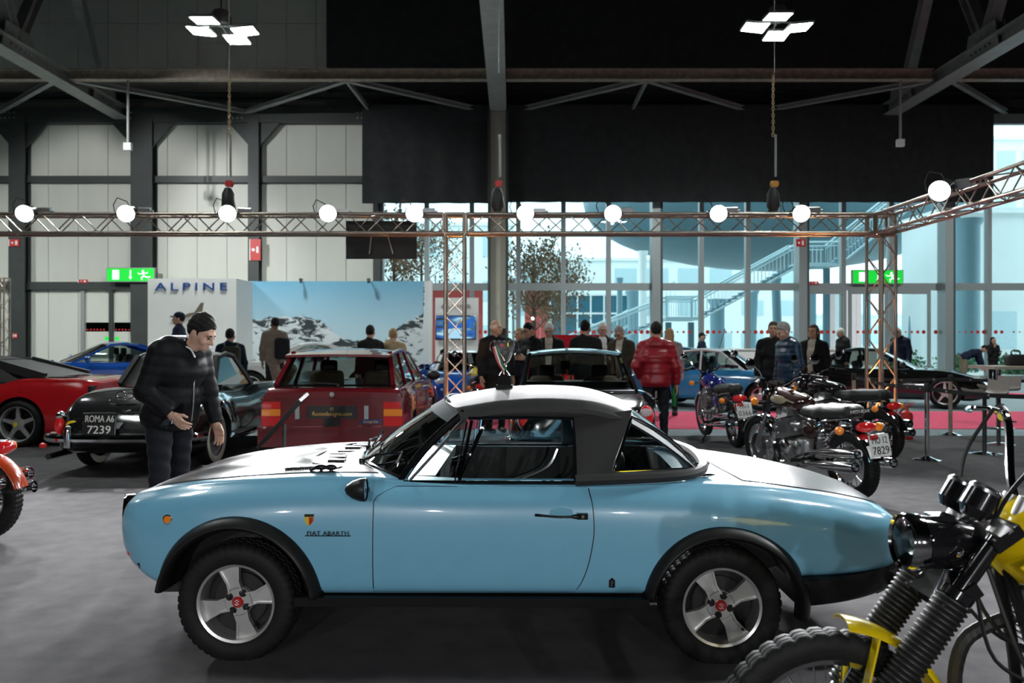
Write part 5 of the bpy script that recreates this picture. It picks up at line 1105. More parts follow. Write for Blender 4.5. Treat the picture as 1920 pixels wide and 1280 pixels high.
for s in (-1,): MB().lathe([(.001, -.10), (.03, -.10), (.03, -.095)], 14, (1.07, s*.84-.04, .33), (0, 1, 0)).build('hub_badge', 'badge_yellow', c)
# --- stand platform
tag(MB().b2((-13.2, 16.0, -.012), (-2.2, 23.9, .20)).build('stand_platform', 'white_wall', smooth=None), 'raised white platform under the mountain mural stand', 'platform')
# --- modern coupes on the stand
def coupe(name, label, X, Y, rot, paint, z0=.2, roofm=None):
    T = table(-2.08, 2.05, .90, .17, .86, .84, .62, .92, .80, -.85, 1.1, .84, .6, .66, .72)
    T['zc'] = [(-2.08, .5), (-1.98, .62), (-1.3, .86), (-.7, .86), (0, .84), (.8, .90), (1.3, .97), (1.8, .88), (2.05, .74)]
    c, B_ = build_car(name, label, X, Y, rot, paint, T, -2.08, 2.05, -1.25, 1.17, .80, .325, .22, .23, 'multi', z0=z0, rimmat='dull_chrome')
    greenhouse(c, (-1.0, .72, .86), (1.35, .60, .95), (-.20, .54, 1.21), (.55, .53, 1.21), paint, 'glass_tint', .04, (), .05, .16, .12, roofmat=roofm)
    for s in (-1, 1):
        MB().ell((-1.86, s*.62, .66), (.10, .13, .085), 16, 10).build('headlamp', 'clear_lens', c, 60); lens(c, B_, -1.98, s*.36, .56, .07, 'clear_lens', (-1, 0, .2), 'inner_lamp'); MB().ell((-.62, s*.98, .93), (.06, .10, .07), 12, 8).build('door_mirror', paint, c, 60)
        box('tail_lamp', 'red_lens', c, (2.0, s*.35, .72), (2.045, s*.72, .78))
    box('lower_grille', 'black', c, (-2.10, -.45, .24), (-1.98, .45, .36)); MB().bar((-2.0, 0, .64), (-1.1, 0, .885), .05, .012, up=(0, 1, 0)).build('bonnet_spine', paint, c, None)
    return c, B_
coupe('coupe', 'royal blue modern coupe on the stand behind the red sports car', -9.0, 17.9, 38, 'racing_blue')
coupe('coupe', 'white modern coupe on the stand in front of the mountain mural', -4.75, 18.3, 22, 'car_white')
coupe('coupe', 'royal blue modern coupe below the television', -1.1, 18.6, 98, 'racing_blue', z0=.0, roofm='car_white')
# --- black vintage coupe from behind
T = table(-2.2, 2.15, .82, .22, .90, .88, .64, .88, .74, -.6, 1.2, .80, .6, .6, .7); T['zc'] = [(-2.2, .56), (-2.0, .72), (-1.2, .88), (-.5, .90), (.6, .90), (1.2, .92), (1.7, .88), (2.05, .80), (2.15, .70)]; T['zh'] = [(-2.2, .56), (-1.2, .86), (-.5, .92), (1.2, .93), (1.7, .86), (2.05, .74), (2.15, .66)]
c, B_ = build_car('vintage_coupe', 'glossy black vintage coupe with wide rear window and tan seats', .78, 10.5, -90, 'car_black', T, -2.2, 2.15, -1.25, 1.2, .68, .33, .17, .2, 'disc', arch=.37, rimmat='chrome')
Wf, Wr = greenhouse(c, (-.95, .68, .90), (1.48, .66, .92), (-.30, .57, 1.335), (.78, .57, 1.33), 'car_black', 'glass_car', .035, (.3,), .04, .12, .22, seatmat='tan')
MB().tube([Wr(u, .97)+Vector((.012, 0, 0)) for u in np.linspace(.01, .99, 16)]+[Wr(u, .02)+Vector((.012, 0, 0)) for u in np.linspace(.99, .01, 16)], .012, 6, closed=True).build('rear_window_trim', 'chrome', c)
box('parcel_shelf', 'leather', c, (.9, -.62, .915), (1.42, .62, .945)); box('rear_seat', 'leather', c, (.72, -.6, .7), (.95, .6, 1.02), 30)
box('hanging_tag', 'black', c, (-.35, -.12, 1.12), (-.34, .0, 1.24)); MB().b2((-.62, -.66, .90), (-.36, .66, .965)).build('dashboard', 'tan', c, 30)
for s in (-1, 1):
    sw = MB().ell((2.06, s*.63, .70), (.04, .08, .13), 18, 12); sw.build('tail_lamp', 'red_lens', c, 60); MB().ell((2.075, s*.63, .75), (.035, .065, .05), 14, 8).build('reverse_lens', 'clear_lens', c, 60); MB().tube([(2.095, s*.63+.085*math.sin(t), .70+.14*math.cos(t)) for t in np.linspace(0, 2*PI, 24)[:-1]], .012, 6, closed=True).build('lamp_bezel', 'chrome', c)
    MB().tube(spline([(1.95, s*.80, .74), (1.6, s*.80, .86), (1.1, s*.80, .90), (.5, s*.79, .89)], 5), .012, 6).build('wing_strip', 'chrome', c)
    lens(c, B_, 2.13, s*.40, .50, .03, 'red_lens', (1, 0, 0), 'reflector')
MB().tube(spline([(1.8, -.82, .45), (2.1, -.76, .46), (2.2, -.4, .46), (2.21, .4, .46), (2.1, .76, .46), (1.8, .82, .45)], 5), .045, 8).build('rear_bumper', 'chrome', c)
# --- blue and white rally coupe
def small_coupe(name, label, X, Y, rot, paint, roofm=None, hood=None, roofh=1.27, belt=.86):
    T = table(-2.0, 1.95, .78, .2, belt, belt, .66, belt-.02, .76, -.75, 1.15, .84, .6, .78, .8)
    c, B_ = build_car(name, label, X, Y, rot, paint, T, -2.0, 1.95, -1.2, 1.15, .66, .30, .17, .19, 'star5')
    greenhouse(c, (-.92, .64, belt), (1.25, .60, belt), (-.32, .53, roofh), (.65, .52, roofh), paint, 'glass_tint', .03, (.25,), .04, .10, .08, roofmat=roofm)
    for s in (-1, 1):
        for q in (.36, .56): lens(c, B_, -1.985, s*q, .58, .075, 'clear_lens')
        box('tail_lamp', 'red_lens', c, (1.9, s*.4, .6), (1.95, s*.66, .7)); MB().ell((-.62, s*.84, .95), (.06, .08, .05), 12, 8).build('door_mirror', 'black', c, 60)
    box('front_bumper', 'dull_chrome', c, (-2.06, -.74, .36), (-1.95, .74, .45)); box('front_grille', 'black', c, (-2.0, -.28, .5), (-1.97, .28, .66))
    if hood: MB().slab(lambda u, v: (lambda x, y: Vector((x, y, B_.top(x, y)+.006)))(-1.9+1.05*u, (v*2-1)*.42), lambda u, v: (0, 0, -1), 12, 8, .008).build('bonnet_stripe', hood, c, 50)
    return c, B_
small_coupe('rally_coupe', 'blue rally coupe with white roof and pale bonnet', 4.75, 18.6, 148, 'sky_blue', 'car_white', 'car_white')
c, B_ = small_coupe('saloon', 'dark blue car with raised bonnet near the glass front', 5.0, 23.0, 165, 'dark_blue')
MB().slab(lambda u, v: Vector((-.85-.25*u, (v*2-1)*.62, .9+.95*u)), lambda u, v: (1, 0, 0), 6, 6, .03).build('raised_bonnet', 'dark_blue', c, 40)
c, B_ = small_coupe('saloon', 'bright red car with raised bonnet half hidden by the black coupe', 1.62, 18.9, 84, 'bright_red')
MB().slab(lambda u, v: Vector((-.85-.2*u, (v*2-1)*.6, .9+.75*u)), lambda u, v: (1, 0, 0), 6, 6, .03).build('raised_bonnet', 'bright_red', c, 40)
# --- black modern sports car
T = table(-2.25, 2.2, .95, .17, .86, .86, .62, .94, .82, -.7, 1.2, .86, .6, .7, .8); T['zc'] = [(-2.25, .5), (-2.1, .64), (-1.3, .84), (-.6, .86), (.4, .86), (1.2, .96), (1.8, .92), (2.2, .78)]
c, B_ = build_car('sports_car', 'black modern sports car behind the right truss tower', 8.9, 19.4, 152, 'car_black', T, -2.25, 2.2, -1.4, 1.35, .84, .345, .25, .25, 'star5')
greenhouse(c, (-.9, .74, .87), (1.5, .62, .95), (-.05, .58, 1.29), (.8, .56, 1.27), 'car_black', 'glass_tint', .04, (.3,), .05, .16, .1)
for s in (-1, 1): MB().ell((-2.0, s*.70, .64), (.16, .12, .06), 14, 8).build('headlamp', 'clear_lens', c, 60); MB().ell((-.55, s*1.02, .98), (.07, .1, .07), 12, 8).build('door_mirror', 'car_black', c, 60); box('tail_lamp', 'red_lens', c, (2.14, s*.3, .74), (2.19, s*.8, .79))
box('front_plate', 'racing_blue', c, (-2.29, -.26, .34), (-2.26, .26, .45)); box('lower_grille', 'black', c, (-2.27, -.7, .22), (-2.1, .7, .34))
# ------------------------------------------------------------------ motorcycles (front = -x)
mat('tank_brown', (.030, .012, .009), .16, coat=1.); mat('bike_blue', (.010, .02, .22), .15, coat=1.); mat('bike_orange', (.42, .05, .012), .2, coat=1.); mat('bike_yellow', (.78, .56, .005), .25, coat=1., var=.02); mat('bike_black', (.008, .008, .009), .15, coat=1.)
mat('engine_alu', (.36, .36, .36), .38, .85, var=.15, scale=20); mat('vinyl', (.016, .016, .016), .48, bump=.2, bscale=90); mat('grey_letters', (.35, .35, .35), .5); mat('tank_stripe', (.42, .36, .22), .3, coat=1.); mat('gaiter', (.020, .020, .019), .5)
_mw = {}
def bike_wheel(root, x, z, R0, wd, rim, spokes=32, blocks=54, disc=True, rot=0.):
    o = obj('tyre', tyre_mesh(R0, wd, rim, 0, blocks), root, (x, 0, z), (0, 0, rot)); key = (rim, wd, spokes)
    if key not in _mw:
        a = MB().lathe([(rim-.012, -wd*.36), (rim+.008, -wd*.42), (rim+.012, -wd*.38), (rim+.002, 0), (rim+.012, wd*.38), (rim+.008, wd*.42), (rim-.012, wd*.36), (rim-.02, 0)], 48, ax=(0, 1, 0), closed=True).mesh('rim', 'chrome', 50)
        b = MB()
        for k in range(spokes):
            t = 2*PI*k/spokes; s = 1 if k % 2 else -1; t2 = t+(.35 if (k//2) % 2 else -.35); b.cyl((.045*math.cos(t2), s*.035, .045*math.sin(t2)), ((rim-.01)*math.cos(t), s*.008, (rim-.01)*math.sin(t)), .0022, None, 5)
        b = b.mesh('spokes', 'chrome', 60); h = MB().lathe([(.001, -.06), (.025, -.06), (.05, -.045), (.05, -.03), (.035, -.02), (.035, .02), (.05, .03), (.05, .045), (.025, .06), (.001, .06)], 20, ax=(0, 1, 0)).mesh('hub', 'engine_alu', 35)
        d = MB().lathe([(.07, -.062), (.145, -.062), (.145, -.067), (.07, -.067)], 36, ax=(0, 1, 0), closed=True).mesh('brake_disc', 'dull_chrome', 35); _mw[key] = (a, b, h, d)
    a, b, h, d = _mw[key]; obj('rim', a, o); sp_ = obj('spokes', b, o); sp_['kind'] = 'stuff'; obj('hub', h, o)
    if disc: obj('brake_disc', d, o)
    return o
def fender(root, x, z, r, w, a0, a1, m, name):
    mb = MB(); n = 26
    def fn(u, v):
        a = a0+(a1-a0)*u; s = v*2-1; rr = r-.022*s*s*abs(s); return Vector((x+rr*math.cos(a), s*w/2, z+rr*math.sin(a)))
    mb.slab(fn, lambda u, v: (0, 0, 0) if False else (-math.cos(a0+(a1-a0)*u), 0, -math.sin(a0+(a1-a0)*u)), n, 8, .004); return mb.build(name, m, root, 60)
def engine(root, dark=False):
    n0 = set(root.children)
    f = blob([lambda P: rbox(P, (0, 0, .40), (.20, .16, .11), .05), lambda P: rbox(P, (.14, 0, .44), (.10, .15, .10), .05), lambda P: rbox(P, (-.06, 0, .33), (.12, .14, .06), .04)], .03)
    if 'case' not in _mw: _mw['case'] = sdf_mesh('crankcase', f, (-.3, -.25, .2), (.32, .25, .62), .02, 'engine_alu')
    obj('crankcase', _mw['case'], root); t = Matrix.Rotation(R(-14), 4, 'Y')
    fins = MB()
    for k in range(9): fins.box((0, 0, .53+.021*k), (.19, .43-.012*abs(k-5), .007))
    fins.box((0, 0, .61), (.15, .38, .18)); fins.xf(Matrix.Translation((-.06, 0, 0)) @ Matrix.Translation((0, 0, .5)) @ t @ Matrix.Translation((0, 0, -.5))); fins.build('cylinder_block', 'engine_alu', root, None)
    hd = MB().box((0, 0, .76), (.20, .36, .07), taper=.8); hd.cyl((-.05, -.17, .80), (-.05, .17, .80), .028).cyl((.05, -.17, .80), (.05, .17, .80), .028)
    hd.xf(Matrix.Translation((-.06, 0, 0)) @ Matrix.Translation((0, 0, .5)) @ t @ Matrix.Translation((0, 0, -.5))); hd.build('cylinder_head', 'engine_alu', root, 40)
    for s in (-1, 1):
        MB().lathe([(.001, .035), (.06, .03), (.085, .01), (.09, -.02)], 24, (-.10, s*.16, .41), (0, s, 0)).build('side_cover', 'chrome', root); MB().lathe([(.001, .03), (.05, .026), (.075, .01), (.08, -.02)], 24, (.10, s*.16, .42), (0, s, 0)).build('clutch_cover', 'dull_chrome', root)
    for k in range(4):
        y = -.15+.1*k; MB().cyl((.03, y, .66), (.17, y, .66), .03).cyl((.08, y, .70), (.08, y, .60), .024).build('carburettor', 'engine_alu', root)
    if dark:
        bpy.context.view_layer.update()
        for o in [c_ for c_ in root.children if c_ not in n0]:
            o.location.x += .16; me = o.data.copy(); me.materials.clear(); me.materials.append(M['black_matte']); o.data = me
def moto(name, label, X, Y, rot, paint, lean=3., plate=None, seat_text=None, fend='chrome', group='parked motorcycles', tankm=None, steer=12.):
    r = thing(name, label, 'motorcycle', (X, Y, 0), 0, group); r.rotation_euler = (R(lean), 0, R(rot))
    bike_wheel(r, -.735, .335, .335, .10, .245, rot=R(steer)*.0); bike_wheel(r, .715, .325, .325, .125, .225)
    fender(r, -.735, .335, .365, .13, R(20), R(160), fend, 'front_mudguard'); fender(r, .715, .325, .37, .17, R(14), R(135), fend, 'rear_mudguard')
    for s in (-1, 1):
        MB().cyl((-.735, s*.085, .335), (-.595, s*.085, .615), .028).build('fork_slider', 'engine_alu', r); MB().cyl((-.60, s*.085, .60), (-.415, s*.085, .985), .020).build('fork_tube', 'chrome', r); MB().cyl((-.53, s*.085, .745), (-.44, s*.085, .93), .032).build('fork_cover', 'bike_black', r)
        MB().cyl((.45, s*.155, .76), (.47, s*.155, .72), .03).cyl((.64, s*.155, .39), (.60, s*.155, .45), .028).cyl((.46, s*.155, .74), (.62, s*.155, .42), .014).build('shock_body', 'chrome', r)
        a, b = Vector((.475, s*.155, .71)), Vector((.605, s*.155, .445)); x_, y_, z_ = frame(b-a)
        MB().tube([a.lerp(b, t)+x_*(.031*math.cos(t*2*PI*9))+y_*(.031*math.sin(t*2*PI*9)) for t in np.linspace(0, 1, 80)], .0055, 5).build('shock_spring', 'chrome', r)
        MB().cyl((.15, s*.10, .33), (.74, s*.10, .325), .022).build('swingarm', 'bike_black', r)
        for k in range(2):
            z = .34+.115*k; y = s*(.17+.04*(1-k))
            MB().lathe([(.02, -.75), (.026, -.6), (.047, -.45), (.052, -.05), (.046, 0), (.034, 0), (.034, -.06), (.001, -.06)], 18, (1.02, y, z+.03), (1, 0, .10)).build('silencer', 'chrome', r)
            MB().tube(spline([(-.13, s*(.06+.1*k), .70), (-.27, s*(.06+.1*k), .62), (-.28, s*(.08+.09*k), .40), (-.15, s*(.13+.06*k), .26), (.1, s*.18, .27+.05*k), (.32, y, .31+.09*k)], 5), .021, 8).build('exhaust_pipe', 'chrome', r)
        MB().ell((.28, s*.13, .62), (.13, .03, .09), 16, 10).build('side_panel', paint, r, 60)
        ind = MB().ell((.84, s*.22, .685), (.042, .042, .042), 14, 10); ind.build('rear_indicator', 'amber_lens', r, 60); rod('indicator_stalk', (.80, s*.05, .685), (.82, s*.2, .685), .012, 'chrome', r)
        MB().ell((-.50, s*.24, .865), (.042, .042, .042), 14, 10).build('front_indicator', 'amber_lens', r, 60); rod('indicator_stalk', (-.46, s*.1, .865), (-.485, s*.215, .865), .012, 'chrome', r)
        MB().tube(spline([(-.395, s*.02, 1.02), (-.385, s*.12, 1.05), (-.36, s*.20, 1.10), (-.29, s*.30, 1.11), (-.20, s*.40, 1.09)], 5), .0125, 8).build('handlebar', 'chrome', r)
        MB().cyl((-.275, s*.32, 1.107), (-.195, s*.41, 1.088), .019).build('grip', 'rubber', r); MB().b2((-.34, s*.27-.03, 1.085), (-.27, s*.27+.03, 1.13)).build('switch_pod', 'bike_black', r, 30); MB().tube([(-.35, s*.27, 1.11), (-.36, s*.35, 1.105), (-.30, s*.42, 1.09)], .006, 6).build('lever', 'chrome', r)
        MB().tube([(-.30, s*.26, 1.11), (-.32, s*.28, 1.2), (-.30, s*.36, 1.27)], .007, 6).build('mirror_stalk', 'chrome', r); MB().lathe([(.001, -.02), (.045, -.015), (.06, .005), (.055, .008), (.001, .006)], 20, (-.30, s*.40, 1.29), (1, 0, .05)).build('mirror', 'chrome', r)
        MB().lathe([(.001, .0), (.042, .0), (.045, -.06), (.02, -.08)], 18, (-.425, s*.055, 1.06), (.55, 0, .83)).build('gauge', 'bike_black', r)
        MB().tube(spline([(-.40, s*.03, .90), (-.30, s*.06, .60), (-.24, s*.1, .30), (.0, s*.13, .24), (.28, s*.13, .30), (.36, s*.11, .60), (.48, s*.11, .76), (.80, s*.08, .76)], 5), .015, 7).build('frame_tube', 'bike_black', r); MB().cyl((.22, s*.12, .33), (.22, s*.30, .33), .012).cyl((.22, s*.24, .33), (.22, s*.32, .33), .018).build('footrest', 'rubber', r)
    MB().cyl((-.46, 0, .84), (-.385, 0, 1.0), .03).b2((-.50, -.12, .96), (-.38, .12, .985)).build('steering_head', 'bike_black', r); MB().tube([(-.40, 0, .90), (.1, 0, .86), (.46, 0, .78)], .02, 8).build('backbone', 'bike_black', r)
    hl = MB().lathe([(.001, -.10), (.05, -.10), (.085, -.04), (.092, .03), (.085, .04)], 22, (-.54, 0, .895), (-1, 0, .02)); hl.build('headlamp_shell', 'bike_black', r); MB().lathe([(.001, .05), (.06, .045), (.086, .03)], 22, (-.54, 0, .895), (-1, 0, .02)).build('headlamp_lens', 'clear_lens', r); MB().lathe([(.086, .025), (.090, .05), (.097, .03), (.095, .015)], 22, (-.54, 0, .895), (-1, 0, .02)).build('headlamp_ring', 'chrome', r)
    engine(r)
    tf = blob([((-.34, 0, .90), (.08, 0, .86), .115, .085), ((-.28, .05, .88), (.02, .05, .85), .10, .07), ((-.28, -.05, .88), (.02, -.05, .85), .10, .07)], .04)
    key = 'tank'+paint
    if key not in _mw: _mw[key] = sdf_mesh('fuel_tank', lambda P: np.maximum(tf(P), .79-P[..., 2]), (-.5, -.22, .72), (.25, .22, 1.06), .016, tankm or paint)
    tk = obj('fuel_tank', _mw[key], r); MB().lathe([(.001, .02), (.03, .018), (.034, 0)], 18, (-.18, 0, 1.005)).build('fuel_cap', 'chrome', tk)
    for s in (-1, 1): MB().ell((-.20, s*.152, .90), (.14, .008, .045), 18, 8).build('tank_flash', 'tank_stripe' if paint == 'tank_brown' else paint, tk, 60); text('tank_lettering', 'Honda', 'grey_letters', tk, (-.24, s*.163, .885), (PI/2, 0, 0 if s < 0 else PI), size=.05, ext=.001) if seat_text else None
    if 'bseat' not in _mw:
        _mw['bseat'] = sdf_mesh('seat', blob([((.13, .05, .835), (.40, .06, .835), .065, .085), ((.13, -.05, .835), (.40, -.06, .835), .065, .085), ((.40, .06, .84), (.76, .05, .875), .085, .07), ((.40, -.06, .84), (.76, -.05, .875), .085, .07)], .04), (0, -.25, .7), (.92, .25, 1.0), .018, 'vinyl')
    se = obj('seat', _mw['bseat'], r, (0, 0, -.04))
    for s in (-1, 1): MB().tube(spline([(.06, s*.10, .81), (.25, s*.15, .785), (.45, s*.152, .775), (.62, s*.14, .80), (.82, s*.09, .83)], 4), .010, 6).build('seat_trim', 'chrome', se)
    if seat_text: text('seat_lettering', seat_text, 'grey_letters', se, (.862, 0, .885), (PI/2+.2, 0, PI/2), size=.045, ext=.002, sx=1.3)
    MB().ell((.93, 0, .71), (.06, .105, .05), 18, 12).build('tail_lamp', 'red_lens', r, 60); MB().b2((.82, -.06, .67), (.93, .06, .76)).build('lamp_bracket', 'bike_black', r, 30)
    if plate:
        p_ = obj('number_plate', MB().b2((-.006, -.105, -.10), (.006, .105, .10)).mesh('number_plate', 'plate_white', None), r, (1.10, 0, .56), (0, R(-10), 0))
        text('plate_lettering', plate[0], 'plate_letter_k', p_, (.0075, .0, .045), (PI/2, 0, PI/2), size=.088, ext=.001, sx=.66); text('plate_lettering', plate[1], 'plate_letter_k', p_, (.0075, .0, -.048), (PI/2, 0, PI/2), size=.10, ext=.001, sx=.92); slabo('plate_sticker', (.0062, -.10, .055), (.0068, -.01, .098), 'red_sign', p_)
    MB().cyl((.05, -.10, .28), (.12, -.33, .04), .012).b2((.07, -.37, .0), (.19, -.31, .03)).build('side_stand', 'bike_black', r)
    return r
moto('motorcycle', 'black and brown motorcycle with ribbed seat and white number plate', 3.06, 8.31, -74, 'tank_brown', 3.5, ('MO 12', '7829'), 'HONDA')
moto('motorcycle', 'blue motorcycle standing on the carpet edge with white number plate', 3.16, 12.1, -86, 'bike_blue', 4, ('MN 6', '0366'), None)
moto('motorcycle', 'orange motorcycle cut off by the left edge of the picture', -4.72, 6.0, 0, 'bike_orange', 2, None, None, fend='bike_orange')
moto('motorcycle', 'black motorcycle parked behind the brown tanked one', 4.35, 10.7, -66, 'bike_black', 3)
moto('motorcycle', 'blue motorcycle behind the red hatchback', -1.62, 14.3, -98, 'racing_blue', 3)
moto('motorcycle', 'yellow motorcycle half hidden by the middle truss tower', -.6, 15.1, -84, 'bike_yellow', 3)
# ------------------------------------------------------------------ yellow enduro in the right foreground
YR = thing('enduro_motorcycle', 'yellow and black enduro motorcycle in the right foreground', 'motorcycle', (1.615, 2.33, 0), 0, 'parked motorcycles')
bike_wheel(YR, -.70, .33, .33, .095, .255, 36, 40, disc=False); bike_wheel(YR, .70, .315, .315, .12, .225, 36, 40, disc=False)
ax_ = Vector((-.70, 0, .33)); tp = Vector((-.245, 0, .985)); d_ = (tp-ax_).normalized()
for s in (-1, 1):
    o_ = Vector((0, s*.105, 0)); L_ = (tp-ax_).length
    MB().cyl(ax_+o_, ax_+o_+d_*.30, .030).build('fork_slider', 'dull_chrome', YR); MB().cyl(ax_+o_+d_*.5, tp+o_, .024).build('fork_tube', 'bike_black', YR)
    prof = []
    for k in range(26): prof += [(.038+.004*(k/26), .0155*k), (.046+.004*(k/26), .0155*k+.0055), (.046+.004*(k/26), .0155*k+.010)]
    MB().lathe(prof, 20, ax_+o_+d_*.15, d_).build('fork_gaiter', 'gaiter', YR, 40); MB().lathe([(.03, 0), (.044, .004), (.044, .028), (.026, .034)], 18, ax_+o_+d_*.55, d_).build('gaiter_clamp', 'bike_black', YR)
    MB().lathe([(.026, -.02), (.034, -.015), (.036, .02), (.028, .03), (.001, .032)], 18, tp+o_+d_*-.02, d_).build('fork_cap', 'engine_alu', YR)
    MB().lathe([(.001, .03), (.036, .03), (.046, .022), (.048, -.035), (.03, -.06), (.001, -.06)], 22, (-.285, s*.055-.01, 1.055), (.50, 0, .86)).build('gauge', 'bike_black', YR); MB().lathe([(.036, .030), (.040, .036), (.048, .026), (.047, .018)], 22, (-.285, s*.055-.01, 1.055), (.50, 0, .86)).build('gauge_ring', 'dull_chrome', YR)
    MB().tube(spline([(-.13, s*.03, 1.03), (-.12, s*.07, 1.10), (-.07, s*.16, 1.24), (-.03, s*.26, 1.28), (.06, s*.40, 1.27)], 6), .0125, 10).build('handlebar', 'chrome', YR)
    MB().cyl((-.015, s*.29, 1.28), (.06, s*.41, 1.27), .018).build('grip', 'rubber', YR); MB().cyl((-.05, s*.215, 1.265), (-.04, s*.25, 1.278), .02).cyl((-.09, s*.225, 1.285), (-.03, s*.23, 1.27), .010).build('lever_clamp', 'dull_chrome', YR, 40); MB().tube(spline([(-.08, s*.22, 1.285), (-.12, s*.27, 1.285), (-.09, s*.36, 1.27), (-.04, s*.42, 1.26)], 4), .007, 6).build('lever', 'chrome', YR)
    MB().cyl((-.17, s*.035, .99), (-.14, s*.035, 1.05), .02).build('bar_riser', 'engine_alu', YR)
    MB().tube(spline([(-.08, s*.22, 1.285), (-.20, s*.16, 1.16), (-.26, s*.10, 1.02), (-.30, s*.06, .80), (-.16, s*.05, .62), (.1, s*.06, .55)], 6), .006, 6).build('control_cable', 'black', YR)
    MB().tube(spline([(-.20, s*.02, .90), (-.13, s*.05, .62), (-.05, s*.09, .30), (.15, s*.11, .24), (.30, s*.11, .40), (.42, s*.11, .74), (.8, s*.08, .78)], 6), .017, 8).build('frame_tube', 'bike_black', YR)
    MB().cyl((.40, s*.15, .74), (.62, s*.15, .36), .02).build('shock', 'bike_black', YR); MB().cyl((.15, s*.10, .33), (.70, s*.10, .315), .022).build('swingarm', 'bike_black', YR)
for q in (-.12, .12):
    pass
MB().b2((-.02, -.14, -.018), (.07, .14, .018)).build('fork_yoke', 'bike_black', YR, 30, None, tuple(tp+d_*-.05), (0, R(-35), 0)); MB().b2((-.05, -.14, -.02), (.06, .14, .02)).build('fork_yoke', 'bike_black', YR, 30, None, tuple(tp+d_*-.24), (0, R(-35), 0)); MB().cyl(tp+d_*-.28+Vector((.05, 0, 0)), tp+d_*.0+Vector((.05, 0, 0)), .03).build('steering_head', 'bike_black', YR)
hx = Vector((-.415, 0, .915)); MB().lathe([(.001, -.20), (.03, -.19), (.055, -.14), (.074, -.06), (.079, .0), (.080, .03)], 28, hx, (-1, 0, .03)).build('headlamp_shell', 'bike_black', YR, 60)
MB().lathe([(.079, .015), (.083, .02), (.085, .055), (.079, .068), (.075, .06)], 30, hx, (-1, 0, .03)).build('headlamp_ring', 'chrome', YR); MB().lathe([(.001, .072), (.04, .070), (.065, .064), (.078, .056)], 28, hx, (-1, 0, .03)).build('headlamp_lens', 'glass_car', YR, 60); MB().lathe([(.001, .0), (.03, .01), (.055, .03), (.076, .056)], 28, hx, (-1, 0, .03)).build('headlamp_reflector', 'dull_chrome', YR, 60); MB().cyl(hx, hx+Vector((-.035, 0, 0)), .012).build('headlamp_bulb', 'clear_lens', YR)
MB().b2((-.40, -.03, .98), (-.34, .03, .998)).build('headlamp_cap', 'bike_black', YR, 30)
for s in (-1, 1): MB().lathe([(.001, .008), (.012, .007), (.016, 0)], 14, (-.345, s*.072, .90), (0, s, 0)).build('headlamp_bolt', 'chrome', YR); MB().bar((-.33, s*.08, .90), (-.28, s*.10, .87), .02, .01).build('headlamp_bracket', 'bike_black', YR, None)
MB().lathe([(.001, .006), (.007, .005), (.008, 0)], 10, (-.43, -.079, .945), (0, -1, .4)).build('lamp_screw', 'chrome', YR)
fender(YR, -.70, .33, .375, .12, R(83), R(8), 'bike_yellow', 'front_mudguard')
for s in (-1, 1): MB().bar((-.58, s*.062, .66), (-.66, s*.085, .36), .006, .035, up=(0, 1, 0)).build('mudguard_stay', 'bike_yellow', YR, None)
tf = blob([((-.10, 0, .93), (.30, 0, .88), .12, .09), ((-.08, .06, .90), (.28, .06, .86), .10, .08), ((-.08, -.06, .90), (.28, -.06, .86), .10, .08), ((-.13, 0, .88), (.0, 0, .90), .08, .11)], .04)
obj('fuel_tank', sdf_mesh('fuel_tank', lambda P: np.maximum(tf(P), .80-.1*(P[..., 0]+.2)-P[..., 2]), (-.3, -.24, .68), (.45, .24, 1.1), .014, 'bike_yellow'), YR)
for s in (-1, 1):
    MB().prism([(-.235, .885), (-.09, .975), (.1, .95), (.1, .74), (-.02, .70), (-.10, .78)], s*.150, s*.158, ux=(1, 0, 0), uy=(0, 0, 1), un=(0, 1, 0)).build('tank_shroud', 'bike_yellow', YR, None); MB().lathe([(.001, .012), (.010, .011), (.016, 0)], 14, (-.155, s*.158, .865), (0, s, 0)).build('shroud_bolt', 'nut', YR)
MB().lathe([(.001, .02), (.03, .018), (.035, 0)], 18, (.05, 0, 1.05)).build('fuel_cap', 'chrome', YR)
engine(YR, dark=True); obj('seat', _mw['bseat'], YR, (.2, 0, .03)); fender(YR, .70, .36, .38, .15, R(10), R(120), 'bike_yellow', 'rear_mudguard')
MB().tube(spline([(-.12, .06, .68), (-.26, .07, .6), (-.24, .12, .40), (.0, .17, .42), (.3, .19, .55), (.8, .19, .66)], 6), .022, 8).build('exhaust_pipe', 'black_matte', YR)
MB().tube(spline([(-.30, -.06, .80), (-.28, -.12, .62), (-.12, -.14, .55), (.05, -.12, .57)], 6), .006, 6).tube(spline([(-.26, -.05, .86), (-.20, -.13, .60), (-.06, -.14, .40), (.02, -.13, .30)], 6), .007, 6).build('brake_cable', 'black', YR)
MB().cyl((.05, -.10, .28), (.10, -.30, .03), .012).b2((.05, -.34, 0), (.17, -.28, .02)).build('side_stand', 'bike_black', YR)
